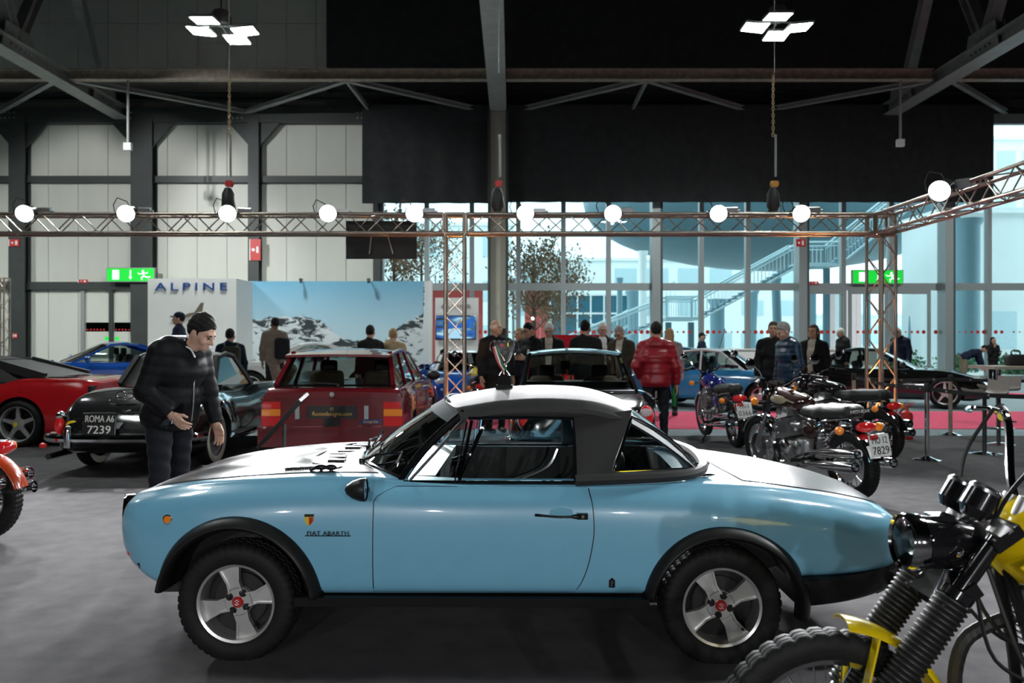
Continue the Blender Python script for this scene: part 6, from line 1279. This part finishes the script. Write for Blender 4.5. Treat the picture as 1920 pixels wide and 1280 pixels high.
# ------------------------------------------------------------------ people
mat('skin', (.50, .29, .20), .5, var=.06, scale=20, bump=.05, bscale=200); mat('skin_dark', (.20, .11, .07), .5, var=.06)
mat('hair_dark', (.010, .008, .007), .6, var=.3, scale=60, bump=.8, bscale=90, spec=.2); mat('hair_grey', (.28, .26, .24), .6, var=.25, scale=60, bump=.5, bscale=90); mat('hair_white', (.55, .53, .50), .6, var=.15, scale=60, bump=.4, bscale=90); mat('hair_blond', (.32, .21, .10), .6, var=.25, scale=60, bump=.5, bscale=90); mat('hair_brown', (.06, .035, .02), .6, var=.3, scale=60, bump=.5, bscale=90)
for n_, c_ in (('cl_black', (.009, .009, .010)), ('cl_navy', (.010, .016, .035)), ('cl_blue', (.012, .055, .12)), ('cl_red', (.23, .010, .016)), ('cl_taupe', (.16, .12, .10)), ('cl_beige', (.34, .25, .15)), ('cl_olive', (.045, .045, .032)), ('cl_brown', (.05, .042, .03)), ('cl_shirt', (.55, .50, .42)), ('cl_white', (.66, .66, .64)), ('cl_grey', (.22, .21, .21)), ('cl_khaki', (.20, .17, .12)), ('cl_jeans', (.011, .012, .016))): mat(n_, c_, .75, var=.15, scale=14, bump=.35, bscale=26, spec=.2)
mat('puffer_black', (.007, .007, .008), .55, var=.15, scale=14, bump=.3, bscale=30, spec=.12); mat('eye_dark', (.02, .015, .012), .2); mat('lips', (.36, .15, .12), .5); mat('shoe', (.012, .012, .012), .4)
mat('puffer_red', (.26, .008, .016), .38, var=.15); mat('puffer_blue', (.006, .028, .06), .38, var=.15)
def head_f(P):
    D = ellip(P, (0, .012, .205), (.075, .096, .103)); D = smin(D, ellip(P, (0, -.030, .135), (.057, .060, .062)), .03); D = smin(D, cone(P, (0, -.072, .098), (0, -.068, .10), .026, .026), .03)
    D = smin(D, cone(P, (0, .018, -.08), (0, .012, .12), .060, .056), .03); D = smin(D, cone(P, (0, -.092, .190), (0, -.114, .155), .010, .015), .014); D = smin(D, cone(P, (-.013, -.098, .150), (.013, -.098, .150), .010, .010), .01)
    D = smin(D, cone(P, (-.04, -.078, .207), (.04, -.078, .207), .012, .012), .02)
    for s in (-1, 1):
        D = smin(D, ellip(P, (s*.046, -.062, .150), (.026, .026, .026)), .025); D = np.maximum(D, -(np.linalg.norm(P-np.array((s*.031, -.104, .185)), axis=-1)-.017)); D = smin(D, np.maximum(ellip(P, (s*.078, .014, .168), (.012, .024, .034)), -1), .008)
    D = smin(D, cone(P, (-.016, -.090, .122), (.016, -.090, .122), .0085, .0085), .008); D = np.maximum(D, -(cone(P, (-.024, -.099, .1155), (.024, -.099, .1155), .0032, .0032)))
    return D
HV, HF = nets(head_f, (-.12, -.15, -.11), (.12, .14, .33), .0075)
def hair_f(kind):
    def f(P):
        x, y, z = P[..., 0], P[..., 1], P[..., 2]; e = ellip(P, (0, .018, .211), (.080, .101, .107)); nz_ = .003*np.sin(x*170+z*90)*np.sin(y*150-z*60)
        if kind == 'bald': return np.maximum(np.maximum(e+nz_, -(z-.150+.55*y)), (z-.225+.2*y))
        cut = -(z-.168+1.0*y)/1.41
        if kind == 'long':
            b = smin(e, ellip(P, (0, .045, .10), (.098, .075, .17)), .04); face = -(np.maximum(np.abs(x)-.066-.1*(z-.1), np.maximum(y-.005, z-.252))); return np.maximum(b+nz_*2, face*1.0) if False else np.maximum(b+nz_*2, np.minimum(.064-np.abs(x), np.minimum(-.005-y, .250-z)))
        if kind == 'full': e = ellip(P, (0, .024, .222), (.086, .108, .112))+.0035*np.sin(x*95+y*70+z*40)*np.sin(z*110-y*60)+.002*np.sin(x*260)*np.sin(y*230+z*120); cut = -(z-.184+.95*y+.006*np.sin(x*120+y*80))/1.38; sb = np.maximum(np.abs(y+.006)-.012, .115-z); return np.maximum(e, np.minimum(cut, sb))
        return np.maximum(e+nz_, cut)
    return f
HAIR = {k: nets(hair_f(k), (-.13, -.14, -.10), (.13, .17, .37), .0085) for k in ('short', 'full', 'long', 'bald')}
cm = MB().ell((0, .012, .235), (.088, .106, .085), 20, 10, zmin=-.1).add([], []); cm.slab(lambda u, v: Vector(((v*2-1)*.075, -.075-.085*u*(1-.35*(v*2-1)**2), .245-.012*u-.018*(v*2-1)**2)), lambda u, v: (0, 0, -1), 6, 8, .006); CAPV, CAPF = np.array(cm.v), cm.f
def hand_f(P, s=1, curl=.35):
    D = rbox(P, (0, -.003, -.048), (.014, .040, .046), .013); D = smin(D, cone(P, (0, 0, .03), (0, 0, -.02), .027, .024), .02)
    for k, (y, L_) in enumerate(((-.032, .066), (-.011, .076), (.011, .071), (.031, .056))):
        a = np.array((0, y, -.088)); b = a+np.array((s*.012*curl*2, y*.12, -L_*.5)); c = b+np.array((s*.030*curl*2, y*.05, -L_*.42)); D = smin(D, cone(P, a, b, .0098, .0090), .004); D = smin(D, cone(P, b, c, .0090, .0075), .003)
    a = np.array((s*.006, -.030, -.03)); b = np.array((s*.018, -.056, -.062)); c = np.array((s*.026, -.060, -.092)); D = smin(D, cone(P, a, b, .015, .011), .010); D = smin(D, cone(P, b, c, .011, .009), .004); return D
HAND = {s: nets(lambda P: hand_f(P, s), (-.06, -.09, -.19), (.06, .07, .06), .0052) for s in (-1, 1)}
SHOE = sdf_mesh('shoe', lambda P: np.maximum(blob([((0, .05, .05), (0, -.15, .035), .045, .040), ((0, .05, .06), (0, .03, .10), .046, .045)], .04)(P), .0-P[..., 2]), (-.08, -.23, -.02), (.08, .13, .17), .012, 'shoe')
def arr(V, mtx): A = np.array(mtx)[:3]; return V@A[:, :3].T+A[:, 3]
def person(label, X, Y, rot, h=1.75, z0=0., jacket='cl_black', trousers='cl_jeans', hair='short', hairm='hair_dark', skin='skin', lean=0., pitch=0., yaw=0., arms=(None, None), bulk=1., puffer=0., hood=False, shirt=None, cap=None, legs=None, coat=.0, res=.021, extra=None, pelvis=.95, collar=True, stoop=0.):
    k = h/1.75; t = thing('person', label, 'person', (X, Y, z0), R(rot), 'visitors in the hall'); t.scale = (k, k, k)
    V3 = lambda *a: np.array(a, float); L_ = R(lean); up = V3(0, -math.sin(L_), math.cos(L_)); fw = V3(0, -math.cos(L_), -math.sin(L_))
    pel = V3(0, 0, pelvis); che = pel+up*.33; sh0 = pel+up*.475; nk = pel+up*(.545-stoop*.55)+fw*(.01+stoop)
    S_ = [sh0+V3(s*.185*bulk**.6, 0, 0) for s in (-1, 1)]; E_, W_ = [], []
    for i, s in enumerate((-1, 1)):
        a = arms[i] or ((s*.055, .02, -.28), (s*.01, -.06, -.25)); e = S_[i]+V3(*a[0]); E_.append(e); W_.append(e+V3(*a[1]))
    H_ = [pel+V3(s*.095*bulk**.5, 0, -.03) for s in (-1, 1)]; lg = legs or [((-.01, -.015, -.42), (-.005, .03, -.42)), ((.01, .015, -.42), (.005, .03, -.42))]
    K_ = [H_[i]+V3(*lg[i][0]) for i in (0, 1)]; A_ = [K_[i]+V3(*lg[i][1]) for i in (0, 1)]
    def torso(d=0.):
        return [(pel+V3(-.06, .0, -.02), pel+V3(.06, 0, -.02), .120*bulk+d, .120*bulk+d), (pel+up*.12+V3(-.05, 0, 0)+fw*.02*(bulk-1)*4, pel+up*.12+V3(.05, 0, 0)+fw*.02*(bulk-1)*4, .118*bulk+d, .118*bulk+d), (che+V3(-.075, 0, 0), che+V3(.075, 0, 0), .118*bulk+d, .118*bulk+d), (sh0+V3(-.10, 0, 0), sh0+V3(.10, 0, 0), .078*bulk+d, .078*bulk+d), (pel+up*.12, che, .115*bulk+d, .12*bulk+d)]
    def arm(i, d=0.): return [(S_[i], E_[i], .058*bulk**.5+d, .046*bulk**.5+d), (E_[i], W_[i], .046*bulk**.5+d, .034+d)]
    def leg(i, d=0.): return [(H_[i], K_[i], .085*bulk**.6+d, .056+d), (K_[i], A_[i], .056+d, .040+d)]
    # body: head, hands and the rest in one mesh
    pb = torso(-.03)+arm(0, -.014)+arm(1, -.014)+leg(0, -.014)+leg(1, -.014)+[(sh0, nk, .06, .055)]; lo, hi = pbounds(pb); bv, bf = nets(blob(pb, .03), lo, hi, .028)
    HM = Matrix.Translation(Vector(nk)) @ Matrix.Rotation(R(yaw), 4, 'Z') @ Matrix.Rotation(R(lean*.5+pitch), 4, 'X') @ Matrix.Translation((0, 0, -.02))
    vs = [bv, arr(HV, HM)]; fs = [bf, HF]
    for i, s in enumerate((-1, 1)):
        d = Vector(W_[i]-E_[i]).normalized(); q = Vector((0, 0, -1)).rotation_difference(d).to_matrix().to_4x4(); hv, hf = HAND[s if True else 1]; vs.append(arr(HAND[-s][0], Matrix.Translation(Vector(W_[i])+d*.015) @ q)); fs.append(HAND[-s][1])
    n = 0; F = []
    for v, f in zip(vs, fs): F.append(np.asarray(f)+n); n += len(v)
    me = bpy.data.meshes.new('body'); me.from_pydata(np.concatenate(vs).tolist(), [], np.concatenate(F).tolist()); me.materials.append(M[skin]); me.shade_smooth(); body = obj('body', me, t)
    ey = MB()
    for s in (-1, 1): obj('eye', MB().ell((s*.031, -.088, .184), (.0105, .008, .0055), 10, 6).mesh('eye', 'eye_dark', 60), t).matrix_local = HM; obj('eyebrow', MB().tube([(s*.014, -.094, .2035), (s*.032, -.092, .208), (s*.050, -.076, .202)], .0045, 6).mesh('eyebrow', hairm, 60), t).matrix_local = HM
    obj('lips', MB().ell((0, -.0975, .1165), (.021, .004, .0055), 10, 6).mesh('lips', 'lips', 60), t).matrix_local = HM
    if hair:
        hv, hf = HAIR[hair]; me = bpy.data.meshes.new('hair'); me.from_pydata(hv.tolist(), [], hf.tolist()); me.materials.append(M[hairm]); me.shade_smooth(); obj('hair', me, t).matrix_local = HM
    if cap: obj('cap', fixn(mesh_from('cap', CAPV, CAPF, cap, None, 50)), t).matrix_local = HM
    # clothes
    tp_ = [(pel+V3(-.05, .02, .0), pel+V3(.05, .02, .0), .112*bulk, .112*bulk)]+leg(0, .012)+leg(1, .012); lo, hi = pbounds(tp_); f0 = blob(tp_, .03); zc_ = min(A_[0][2], A_[1][2])-.02
    obj('trousers', sdf_mesh('trousers', lambda P: np.maximum(f0(P)+.004*np.sin(P[..., 2]*60+P[..., 0]*20), zc_-P[..., 2]), lo, hi, res, trousers), t)
    jp = torso(.022)+arm(0, .018)+arm(1, .018)
    if coat: jp += [(pel+V3(-.05, 0, -coat), pel+V3(.05, 0, 0), .13*bulk, .135*bulk)]
    if collar: jp += [(nk+V3(-.02, .01, -.02), nk+V3(.02, .01, .0)+up*.02, .072, .070)]
    if hood: jp += [(nk+V3(-.05, .085, -.03), nk+V3(.05, .085, -.03), .070, .070), (nk+V3(-.06, .04, .0), nk+V3(.06, .04, .0), .062, .062)]
    f1 = blob(jp, .035); lo, hi = pbounds(jp); hem = pel-up*(.10+coat)
    def jf(P):
        D = f1(P)
        if puffer: q = (P-pel)@up; D = D+puffer*(np.abs(np.sin(q*PI/.075))**.5*-1+.6)
        else: D = D+.004*np.sin(P[..., 2]*38+P[..., 0]*26)*np.sin(P[..., 1]*30+P[..., 2]*17)
        D = np.maximum(D, -((P-hem)@up) if not legs or coat == 0 else D)
        for i in (0, 1):
            d = (W_[i]-E_[i])/np.linalg.norm(W_[i]-E_[i]); near = np.linalg.norm(P-W_[i], axis=-1) < .12; D = np.where(near, np.maximum(D, (P-W_[i])@d), D)
        if shirt: D = np.maximum(D, -np.maximum(np.abs(P[..., 0])-.045-.05*np.clip(((P-pel)@up-.1), 0, .5), (P-pel)@(-fw)+.02))
        c = (P-nk); r_ = np.sqrt(c[..., 0]**2+(c@fw+.0)**2); D = np.where((c@up > .0), np.maximum(D, -(r_-.058)), D); return D
    obj('jacket', sdf_mesh('jacket', jf, lo, hi, res*.85, jacket), t)
    if shirt:
        sp_ = torso(.008)+[(sh0, nk, .065, .062)]; f2 = blob(sp_, .035); lo, hi = pbounds(sp_); obj('shirt', sdf_mesh('shirt', f2, lo, hi, res, shirt), t)
    for i in (0, 1):
        o = obj('shoe', SHOE, t, (A_[i][0], A_[i][1], max(0, A_[i][2]-.085)), (0, 0, R(-8 if i == 0 else 8)*-1))
    if extra: extra(t, S_, E_, W_, nk, HM, pel, up)
    return t
AF = lambda s, f=.28: ((s*.05, -.02, -.27), (-s*.10, -f*.75, .02))       # forearm held forward
def backpack(m='cl_olive'):
    def f(t, S_, E_, W_, nk, HM, pel, up):
        obj('backpack', sdf_mesh('backpack', lambda P: smin(rbox(P, (0, .22, 1.22), (.16, .09, .24), .07), rbox(P, (0, .31, 1.12), (.12, .04, .12), .04), .03), (-.25, .05, .9), (.25, .42, 1.55), .02, m), t)
        for s in (-1, 1): MB().tube(spline([(s*.10, .17, 1.42), (s*.12, .05, 1.51), (s*.12, -.10, 1.44), (s*.12, -.14, 1.25), (s*.14, .05, 1.08)], 5), .02, 6).build('strap', m, t)
    return f
def shoulder_bag(t, S_, E_, W_, nk, HM, pel, up): obj('shoulder_bag', sdf_mesh('shoulder_bag', lambda P: rbox(P, (-.17, .20, 1.15), (.15, .10, .22), .07), (-.4, .05, .88), (.05, .36, 1.45), .02, 'cl_black'), t)
def glasses(t, S_, E_, W_, nk, HM, pel, up):
    m = MB()
    for s in (-1, 1): m.tube([(s*.032+.022*math.cos(a), -.108, .184+.017*math.sin(a)) for a in np.linspace(0, 6.28, 13)[:-1]], .0028, 5, closed=True).tube([(s*.054, -.106, .188), (s*.080, .0, .188)], .0028, 5)
    obj('glasses', m.mesh('glasses', 'black', 60), t).matrix_local = HM
def phone(t, S_, E_, W_, nk, HM, pel, up): obj('phone', MB().box((0, 0, 0), (.075, .012, .15)).mesh('phone', 'black_gloss', None), t, W_[0]+np.array((.03, -.09, .03)), (R(-40), 0, 0))
mat('bottle_green', (.01, .22, .05), .1, coat=1., trans=.3)
def bottle(t, S_, E_, W_, nk, HM, pel, up):
    p = W_[1]; obj('bottle', MB().lathe([(.001, -.26), (.034, -.26), (.036, -.1), (.030, -.05), (.014, 0), (.014, .03), (.001, .03)], 16).mesh('bottle', 'bottle_green', 40), t, (p[0]+.03, p[1]-.03, p[2]-.06))
pxy = lambda x, Y: (px(x, 0, Y).x, Y)
# the visitor beside the roadster
def fgx(t, S_, E_, W_, nk, HM, pel, up):
    MB().tube([(.0, -.165, 1.52), (.005, -.205, 1.40), (.005, -.225, 1.20), (.005, -.215, .98), (.005, -.20, .88)], .006, 6).build('zip', 'dull_chrome', t)
    MB().tube(spline([tuple(nk+np.array(q_)) for q_ in ((-.070, .06, .03), (-.080, .01, .045), (-.070, -.05, .02), (-.055, -.075, -.04))], 5), .006, 6).build('hood_cord', 'cl_white', t)
    MB().tube([tuple(W_[0]+np.array((-.02, -.04, -.03))), tuple(W_[0]+np.array((-.022, -.04, -.07)))], .005, 6).build('zip_pull', 'dull_chrome', t)
person('dark haired man in a black puffer jacket leaning towards the blue roadster', -2.63, 6.15, 70, 1.78, 0, 'puffer_black', 'cl_jeans', 'full', 'hair_dark', lean=12, pitch=24, yaw=8, bulk=1.22, puffer=.006, hood=True, res=.013, pelvis=.94,
    arms=(((-.06, .08, -.29), (.085, -.15, -.165)), ((.03, -.05, -.30), (.01, -.07, -.26))), stoop=.10, extra=fgx, legs=[((-.03, -.03, -.42), (-.01, .05, -.42)), ((.03, .03, -.42), (.01, .04, -.42))])
P_ = person
P_('man in a dark cap and navy jacket in front of the white stand wall', *pxy(336, 16.3), -80, 1.86, .2, 'cl_navy', cap='cl_navy', hair='short')
P_('young man with an olive backpack near the white stand wall', *pxy(432, 14.4), 205, 1.70, 0, 'cl_navy', 'cl_khaki', extra=backpack('cl_olive'), yaw=-25)
P_('tall man in a taupe coat with a black bag before the mural', *pxy(515, 16.5), 190, 1.76, .2, 'cl_taupe', 'cl_black', skin='skin_dark', coat=.35, extra=shoulder_bag, yaw=30)
P_('dark haired man in a black coat at the right half of the mural', *pxy(695, 14.9), 215, 1.77, 0, 'cl_black', 'cl_black', yaw=-40); P_('blond visitor in a beige sweater at the right half of the mural', *pxy(737, 15.4), 175, 1.72, 0, 'cl_beige', 'cl_brown', hairm='hair_blond')
P_('elderly grey haired man in a black coat right of the middle truss tower', *pxy(930, 13.2), 25, 1.82, 0, 'cl_black', 'cl_black', 'bald', 'hair_white', yaw=25, coat=.3, bulk=1.2)
P_('man with glasses in a black jacket looking at a phone', *pxy(996, 13.9), -50, 1.80, 0, 'cl_black', 'cl_black', pitch=20, extra=lambda *a: (glasses(*a), phone(*a)), arms=(AF(-1), AF(1))); P_('blond woman half hidden behind the man with the phone', *pxy(974, 15.3), -40, 1.72, 0, 'cl_navy', hair='long', hairm='hair_blond')
P_('white haired man in an open dark jacket over a cream shirt', *pxy(1030, 14.2), -10, 1.80, 0, 'cl_black', 'cl_grey', 'short', 'hair_white', shirt='cl_shirt', pitch=15, extra=glasses)
P_('man in a long black coat seen from behind over the black coupe', *pxy(1098, 13.6), 170, 1.83, 0, 'cl_black', 'cl_black', coat=.35, yaw=-15); P_('white haired man in a dark suit with white shirt', *pxy(1129, 15.0), 8, 1.82, 0, 'cl_black', 'cl_black', 'short', 'hair_white', shirt='cl_white', extra=glasses, pitch=8)
P_('grey haired man in an olive brown jacket over a pale sweater', *pxy(1165, 14.5), -35, 1.77, 0, 'cl_brown', 'cl_brown', 'short', 'hair_grey', shirt='cl_shirt', pitch=30, extra=glasses, arms=(AF(-1, .2), AF(1, .2)))
P_('person in a red puffer jacket seen from behind holding a green bottle', *pxy(1230, 11.5), 178, 1.75, 0, 'puffer_red', 'cl_jeans', 'short', 'hair_dark', puffer=.008, res=.014, hood=True, bulk=1.12, extra=lambda t, S_, E_, W_, nk, HM, pel, up: bottle(t, S_, E_, [W_[1], W_[0]], nk, HM, pel, up), arms=(((-.08, .02, -.29), (-.02, -.05, -.25)), ((.09, .03, -.27), (-.08, -.14, -.18))))
P_('blond woman in grey half hidden behind the red puffer jacket', *pxy(1256, 16.2), 150, 1.73, 0, 'cl_grey', hair='long', hairm='hair_blond'); P_('man in a black cap near the glass front', *pxy(1316, 26.0), 60, 1.75, 0, 'cl_navy', cap='cl_black', arms=(AF(-1), None))
P_('grey haired man in a blue puffer jacket looking down to the left', *pxy(1482, 12.2), -76, 1.76, 0, 'puffer_blue', 'cl_black', 'full', 'hair_grey', puffer=.008, res=.014, hood=True, pitch=22, lean=5, bulk=1.1); P_('dark dressed person hidden behind the grey haired man in blue', *pxy(1450, 13.3), -20, 1.80, 0, 'cl_black', 'cl_black', 'short', 'hair_brown', coat=.3)
P_('brown haired woman in a black jacket over a cream sweater', *pxy(1525, 13.9), -45, 1.76, 0, 'cl_black', 'cl_black', 'long', 'hair_brown', shirt='cl_shirt', coat=.1); P_('white haired man in a black jacket behind the black sports car', *pxy(1580, 22.0), -80, 1.84, 0, 'cl_black', 'cl_black', 'short', 'hair_white', pitch=20, hood=True)
P_('bald man in a dark navy jacket right of the truss tower', *pxy(1692, 21.5), -60, 1.88, 0, 'cl_navy', 'cl_black', 'bald', 'hair_grey', pitch=30, lean=10); P_('man in a navy jacket and khaki trousers bending down by the glass', *pxy(1806, 27.6), 80, 1.78, 0, 'cl_navy', 'cl_khaki', lean=68, pitch=25, arms=(((-.03, -.05, -.30), (.02, -.08, -.24)), ((.03, -.08, -.28), (-.02, -.1, -.22))))
P_('dark haired woman with her hand at her mouth near the glass', *pxy(1862, 28.2), 10, 1.62, 0, 'cl_black', 'cl_black', 'long', 'hair_dark', arms=(((-.05, -.08, -.26), (.12, -.10, .24)), AF(1, .2)), coat=.2)
# ------------------------------------------------------------------ trophy on the roof of the roadster
mat('trophy_green', (.02, .16, .06), .6); mat('silver', (.72, .72, .72), .12, 1.)
tz = roofz(.10)-.004; t = thing('trophy', 'silver trophy cup with tricolour ribbon standing on the soft top', 'trophy', (CX+.105, CY-.05, tz))
MB().box((0, 0, .012), (.095, .075, .024), taper=.95).box((0, 0, .05), (.075, .062, .055), taper=.93).build('plinth', 'black_gloss', t, 30)
MB().lathe([(.030, .078), (.026, .088), (.012, .105), (.010, .12), (.016, .128), (.010, .136), (.012, .142)], 20).build('stem', 'silver', t)
cup = MB().lathe([(.012, .142), (.030, .16), (.050, .20), (.058, .24), (.060, .272), (.056, .270), (.053, .24), (.044, .20), (.024, .165), (.001, .155)], 24).build('cup', 'silver', t)
m = MB()
for k in range(12): m.box((.058*math.cos(k*PI/6), .058*math.sin(k*PI/6), .268), (.012, .012, .010))
m.build('rim_ornament', 'silver', cup, None); MB().lathe([(.001, .006), (.010, .005), (.012, 0)], 14, (-.015, -.055, .245), (0, -1, .1)).build('cup_emblem', 'red_sign', cup)
for k, mt in enumerate(('red_sign', 'sign_white', 'trophy_green')):
    MB().slab(lambda u, v: Vector((-.058+.055*u+.009*k-.009*(1-v)+.0, -.045-.012*math.sin(u*PI), .235-.13*u-.02*math.sin(u*PI)+.007*v)), lambda u, v: (0, 1, 0), 10, 2, .002).build('ribbon_band', mt, t, 60)
for s in (-1, 1): MB().tube(spline([(s*.052, 0, .20), (s*.08, 0, .22), (s*.078, 0, .26), (s*.058, 0, .262)], 4), .004, 6).build('cup_handle', 'silver', t)
# ------------------------------------------------------------------ barrier posts and belts
mat('belt', (.02, .02, .022), .7)
POSTS = [(px(1738, 0, 10.14).x, 10.14), (px(1782, 0, 12.86).x, 12.86), (px(1601, 0, 13.3).x, 13.3)]
def post(x, y, lab, m='chrome'):
    t = thing('barrier_post', lab, 'barrier post', (x, y, -.002), 0, 'barrier posts'); MB().lathe([(.001, 0), (.17, 0), (.172, .008), (.10, .022), (.035, .05), (.001, .05)], 28).build('base', 'chrome', t); MB().cyl((0, 0, .04), (0, 0, .90), .030, .030, 18).build('pole', m, t); MB().lathe([(.031, .86), (.036, .87), (.036, .955), (.03, .97), (.001, .97)], 18).build('belt_head', 'black_matte', t)
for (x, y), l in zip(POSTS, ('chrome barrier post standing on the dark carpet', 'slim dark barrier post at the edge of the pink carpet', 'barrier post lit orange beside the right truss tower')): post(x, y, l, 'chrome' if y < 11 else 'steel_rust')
def belt(a, b, lab):
    t = thing('barrier_belt', lab, 'belt', (a[0], a[1], .905), 0, 'barrier belts'); d = Vector((b[0]-a[0], b[1]-a[1], 0)); n = Vector((-d.y, d.x, 0)).normalized()
    MB().slab(lambda u, v: d*u*.985+d*.007+n*.0+Vector((0, 0, -.03+.05*v-.03*math.sin(u*PI))), lambda u, v: n, 16, 2, .003).build('webbing', 'belt', t, None)
    k = int(d.length/.45)
    for i in range(k): u = (i+.5)/k; MB().cyl(d*u+Vector((0, 0, -.005-.03*math.sin(u*PI)))-n*.0045, d*u+Vector((0, 0, -.005-.03*math.sin(u*PI)))-n*.001, .014, .014, 10).build('belt_print', 'grey_letters', t)
e1 = px(1990, 0, 8.6); e2 = px(2010, 0, 12.6)
belt(POSTS[2], POSTS[0], 'black belt with small round prints between two barrier posts'); belt(POSTS[0], (e1.x, 8.6), 'black belt running out of the picture on the right'); belt(POSTS[1], (e2.x, 12.6), 'farther black belt in front of the bar stool'); belt(POSTS[2], POSTS[1], 'far black belt behind the truss tower')
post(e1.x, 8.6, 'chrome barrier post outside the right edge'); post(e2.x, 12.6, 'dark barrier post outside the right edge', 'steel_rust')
# ------------------------------------------------------------------ bar stools, table
mat('stool_seat', (.32, .29, .27), .5); mat('table_top', (.45, .38, .32), .5)
def stool(x, y, rot, lab):
    t = thing('bar_stool', lab, 'bar stool', (x, y, -.002), R(rot), 'bar stools'); MB().lathe([(.001, 0), (.21, 0), (.215, .006), (.12, .02), (.035, .035), (.001, .035)], 30).build('base', 'chrome', t); MB().cyl((0, 0, .03), (0, 0, .78), .028, .026, 16).build('column', 'steel_dark', t)
    MB().tube([(.028, 0, .34), (.2, -.12, .33), (.24, 0, .33), (.2, .12, .33), (.028, 0, .34)], .011, 7).build('footrest', 'chrome', t)
    MB().slab(lambda u, v: (lambda a: Vector((-.20+.40*min(1, u*1.6)+.05*max(0, u-.62), (v*2-1)*.19, .80+.02*abs(2*v-1)+max(0, u-.58)*.42+.06*max(0, .15-u)/.15)))(0), lambda u, v: (0, 0, -1), 16, 8, .03).build('seat_shell', 'stool_seat', t, 60)
a = px(1846, 0, 10.72); stool(a.x, 10.72, 10, 'bar stool with curved seat, nearer of the two'); a = px(1866, 0, 11.7); stool(a.x+.05, 11.7, 20, 'bar stool with curved seat, farther of the two')
t = thing('stand_table', 'long pale bar table at the right edge', 'table', (9.05, 13.9, -.012)); MB().b2((-.9, -.4, 1.04), (2.4, .4, 1.09)).build('table_top', 'table_top', t, None)
for x in (-.6, .9, 2.1): MB().cyl((x, 0, 0), (x, 0, 1.04), .04).lathe([(.001, 0), (.25, 0), (.25, .015), (.04, .03)], 20, (x, 0, 0)).build('leg', 'chrome', t)
a = px(1895, 0, 16.9); t = thing('black_bag', 'black bag lying on the bar table', 'bag', (8.75, 13.9, 1.078)); obj('bag_body', sdf_mesh('bag_body', lambda P: rbox(P, (0, 0, .10), (.17, .11, .10), .05), (-.35, -.25, -.02), (.35, .25, .35), .03, 'black_matte'), t); MB().tube(spline([(-.08, 0, .19), (-.06, 0, .26), (.06, 0, .26), (.08, 0, .19)], 4), .012, 6).build('handle', 'black', t)
# ------------------------------------------------------------------ fire extinguisher
a = px(1694, 0, 12.3); t = thing('fire_extinguisher', 'red fire extinguisher standing beside the right truss tower', 'fire extinguisher', (a.x+.05, 12.3, -.002))
MB().lathe([(.001, 0), (.085, 0), (.09, .01), (.09, .36), (.075, .41), (.03, .44), (.025, .46), (.001, .46)], 24).build('cylinder', 'red_sign', t); MB().lathe([(.0905, .12), (.0915, .12), (.0915, .30), (.0905, .30)], 24).build('label_band', 'plate_white', t)
MB().cyl((0, 0, .45), (0, 0, .50), .02).bar((-.02, 0, .50), (.12, 0, .53), .02, .012).bar((-.02, 0, .52), (.11, 0, .57), .02, .012).build('valve', 'red_sign', t, 40); MB().tube(spline([(-.03, 0, .48), (-.11, 0, .40), (-.115, 0, .2), (-.11, 0, .1)], 4), .012, 6).build('hose', 'black', t)
# green bottle in the hand of the person in the red jacket is built with that person

# slanted black information board between the black roadster and the red hatchback
t = thing('information_board', 'slanted black information board on a pole beside the red hatchback', 'information board', (-2.36, 7.45, 0))
MB().slab(lambda u, v: Vector((-.02+.40*u, -.02+.30*v, .52+.44*u+.05*v)), lambda u, v: (.70, .1, -.70), 2, 2, .03).build('board', 'plastic_black', t, None); MB().slab(lambda u, v: Vector((-.005+.37*u, .0+.26*v, .536+.41*u+.05*v))+Vector((-.004, 0, .004)), lambda u, v: (.70, .1, -.70), 2, 2, .003).build('printed_sheet', 'sunband', t, None)
MB().cyl((.20, .14, .03), (.20, .14, .72), .018).build('pole', 'steel_dark', t); MB().lathe([(.001, 0), (.16, 0), (.16, .012), (.02, .03)], 24, (.20, .14, 0)).build('foot', 'steel_dark', t)
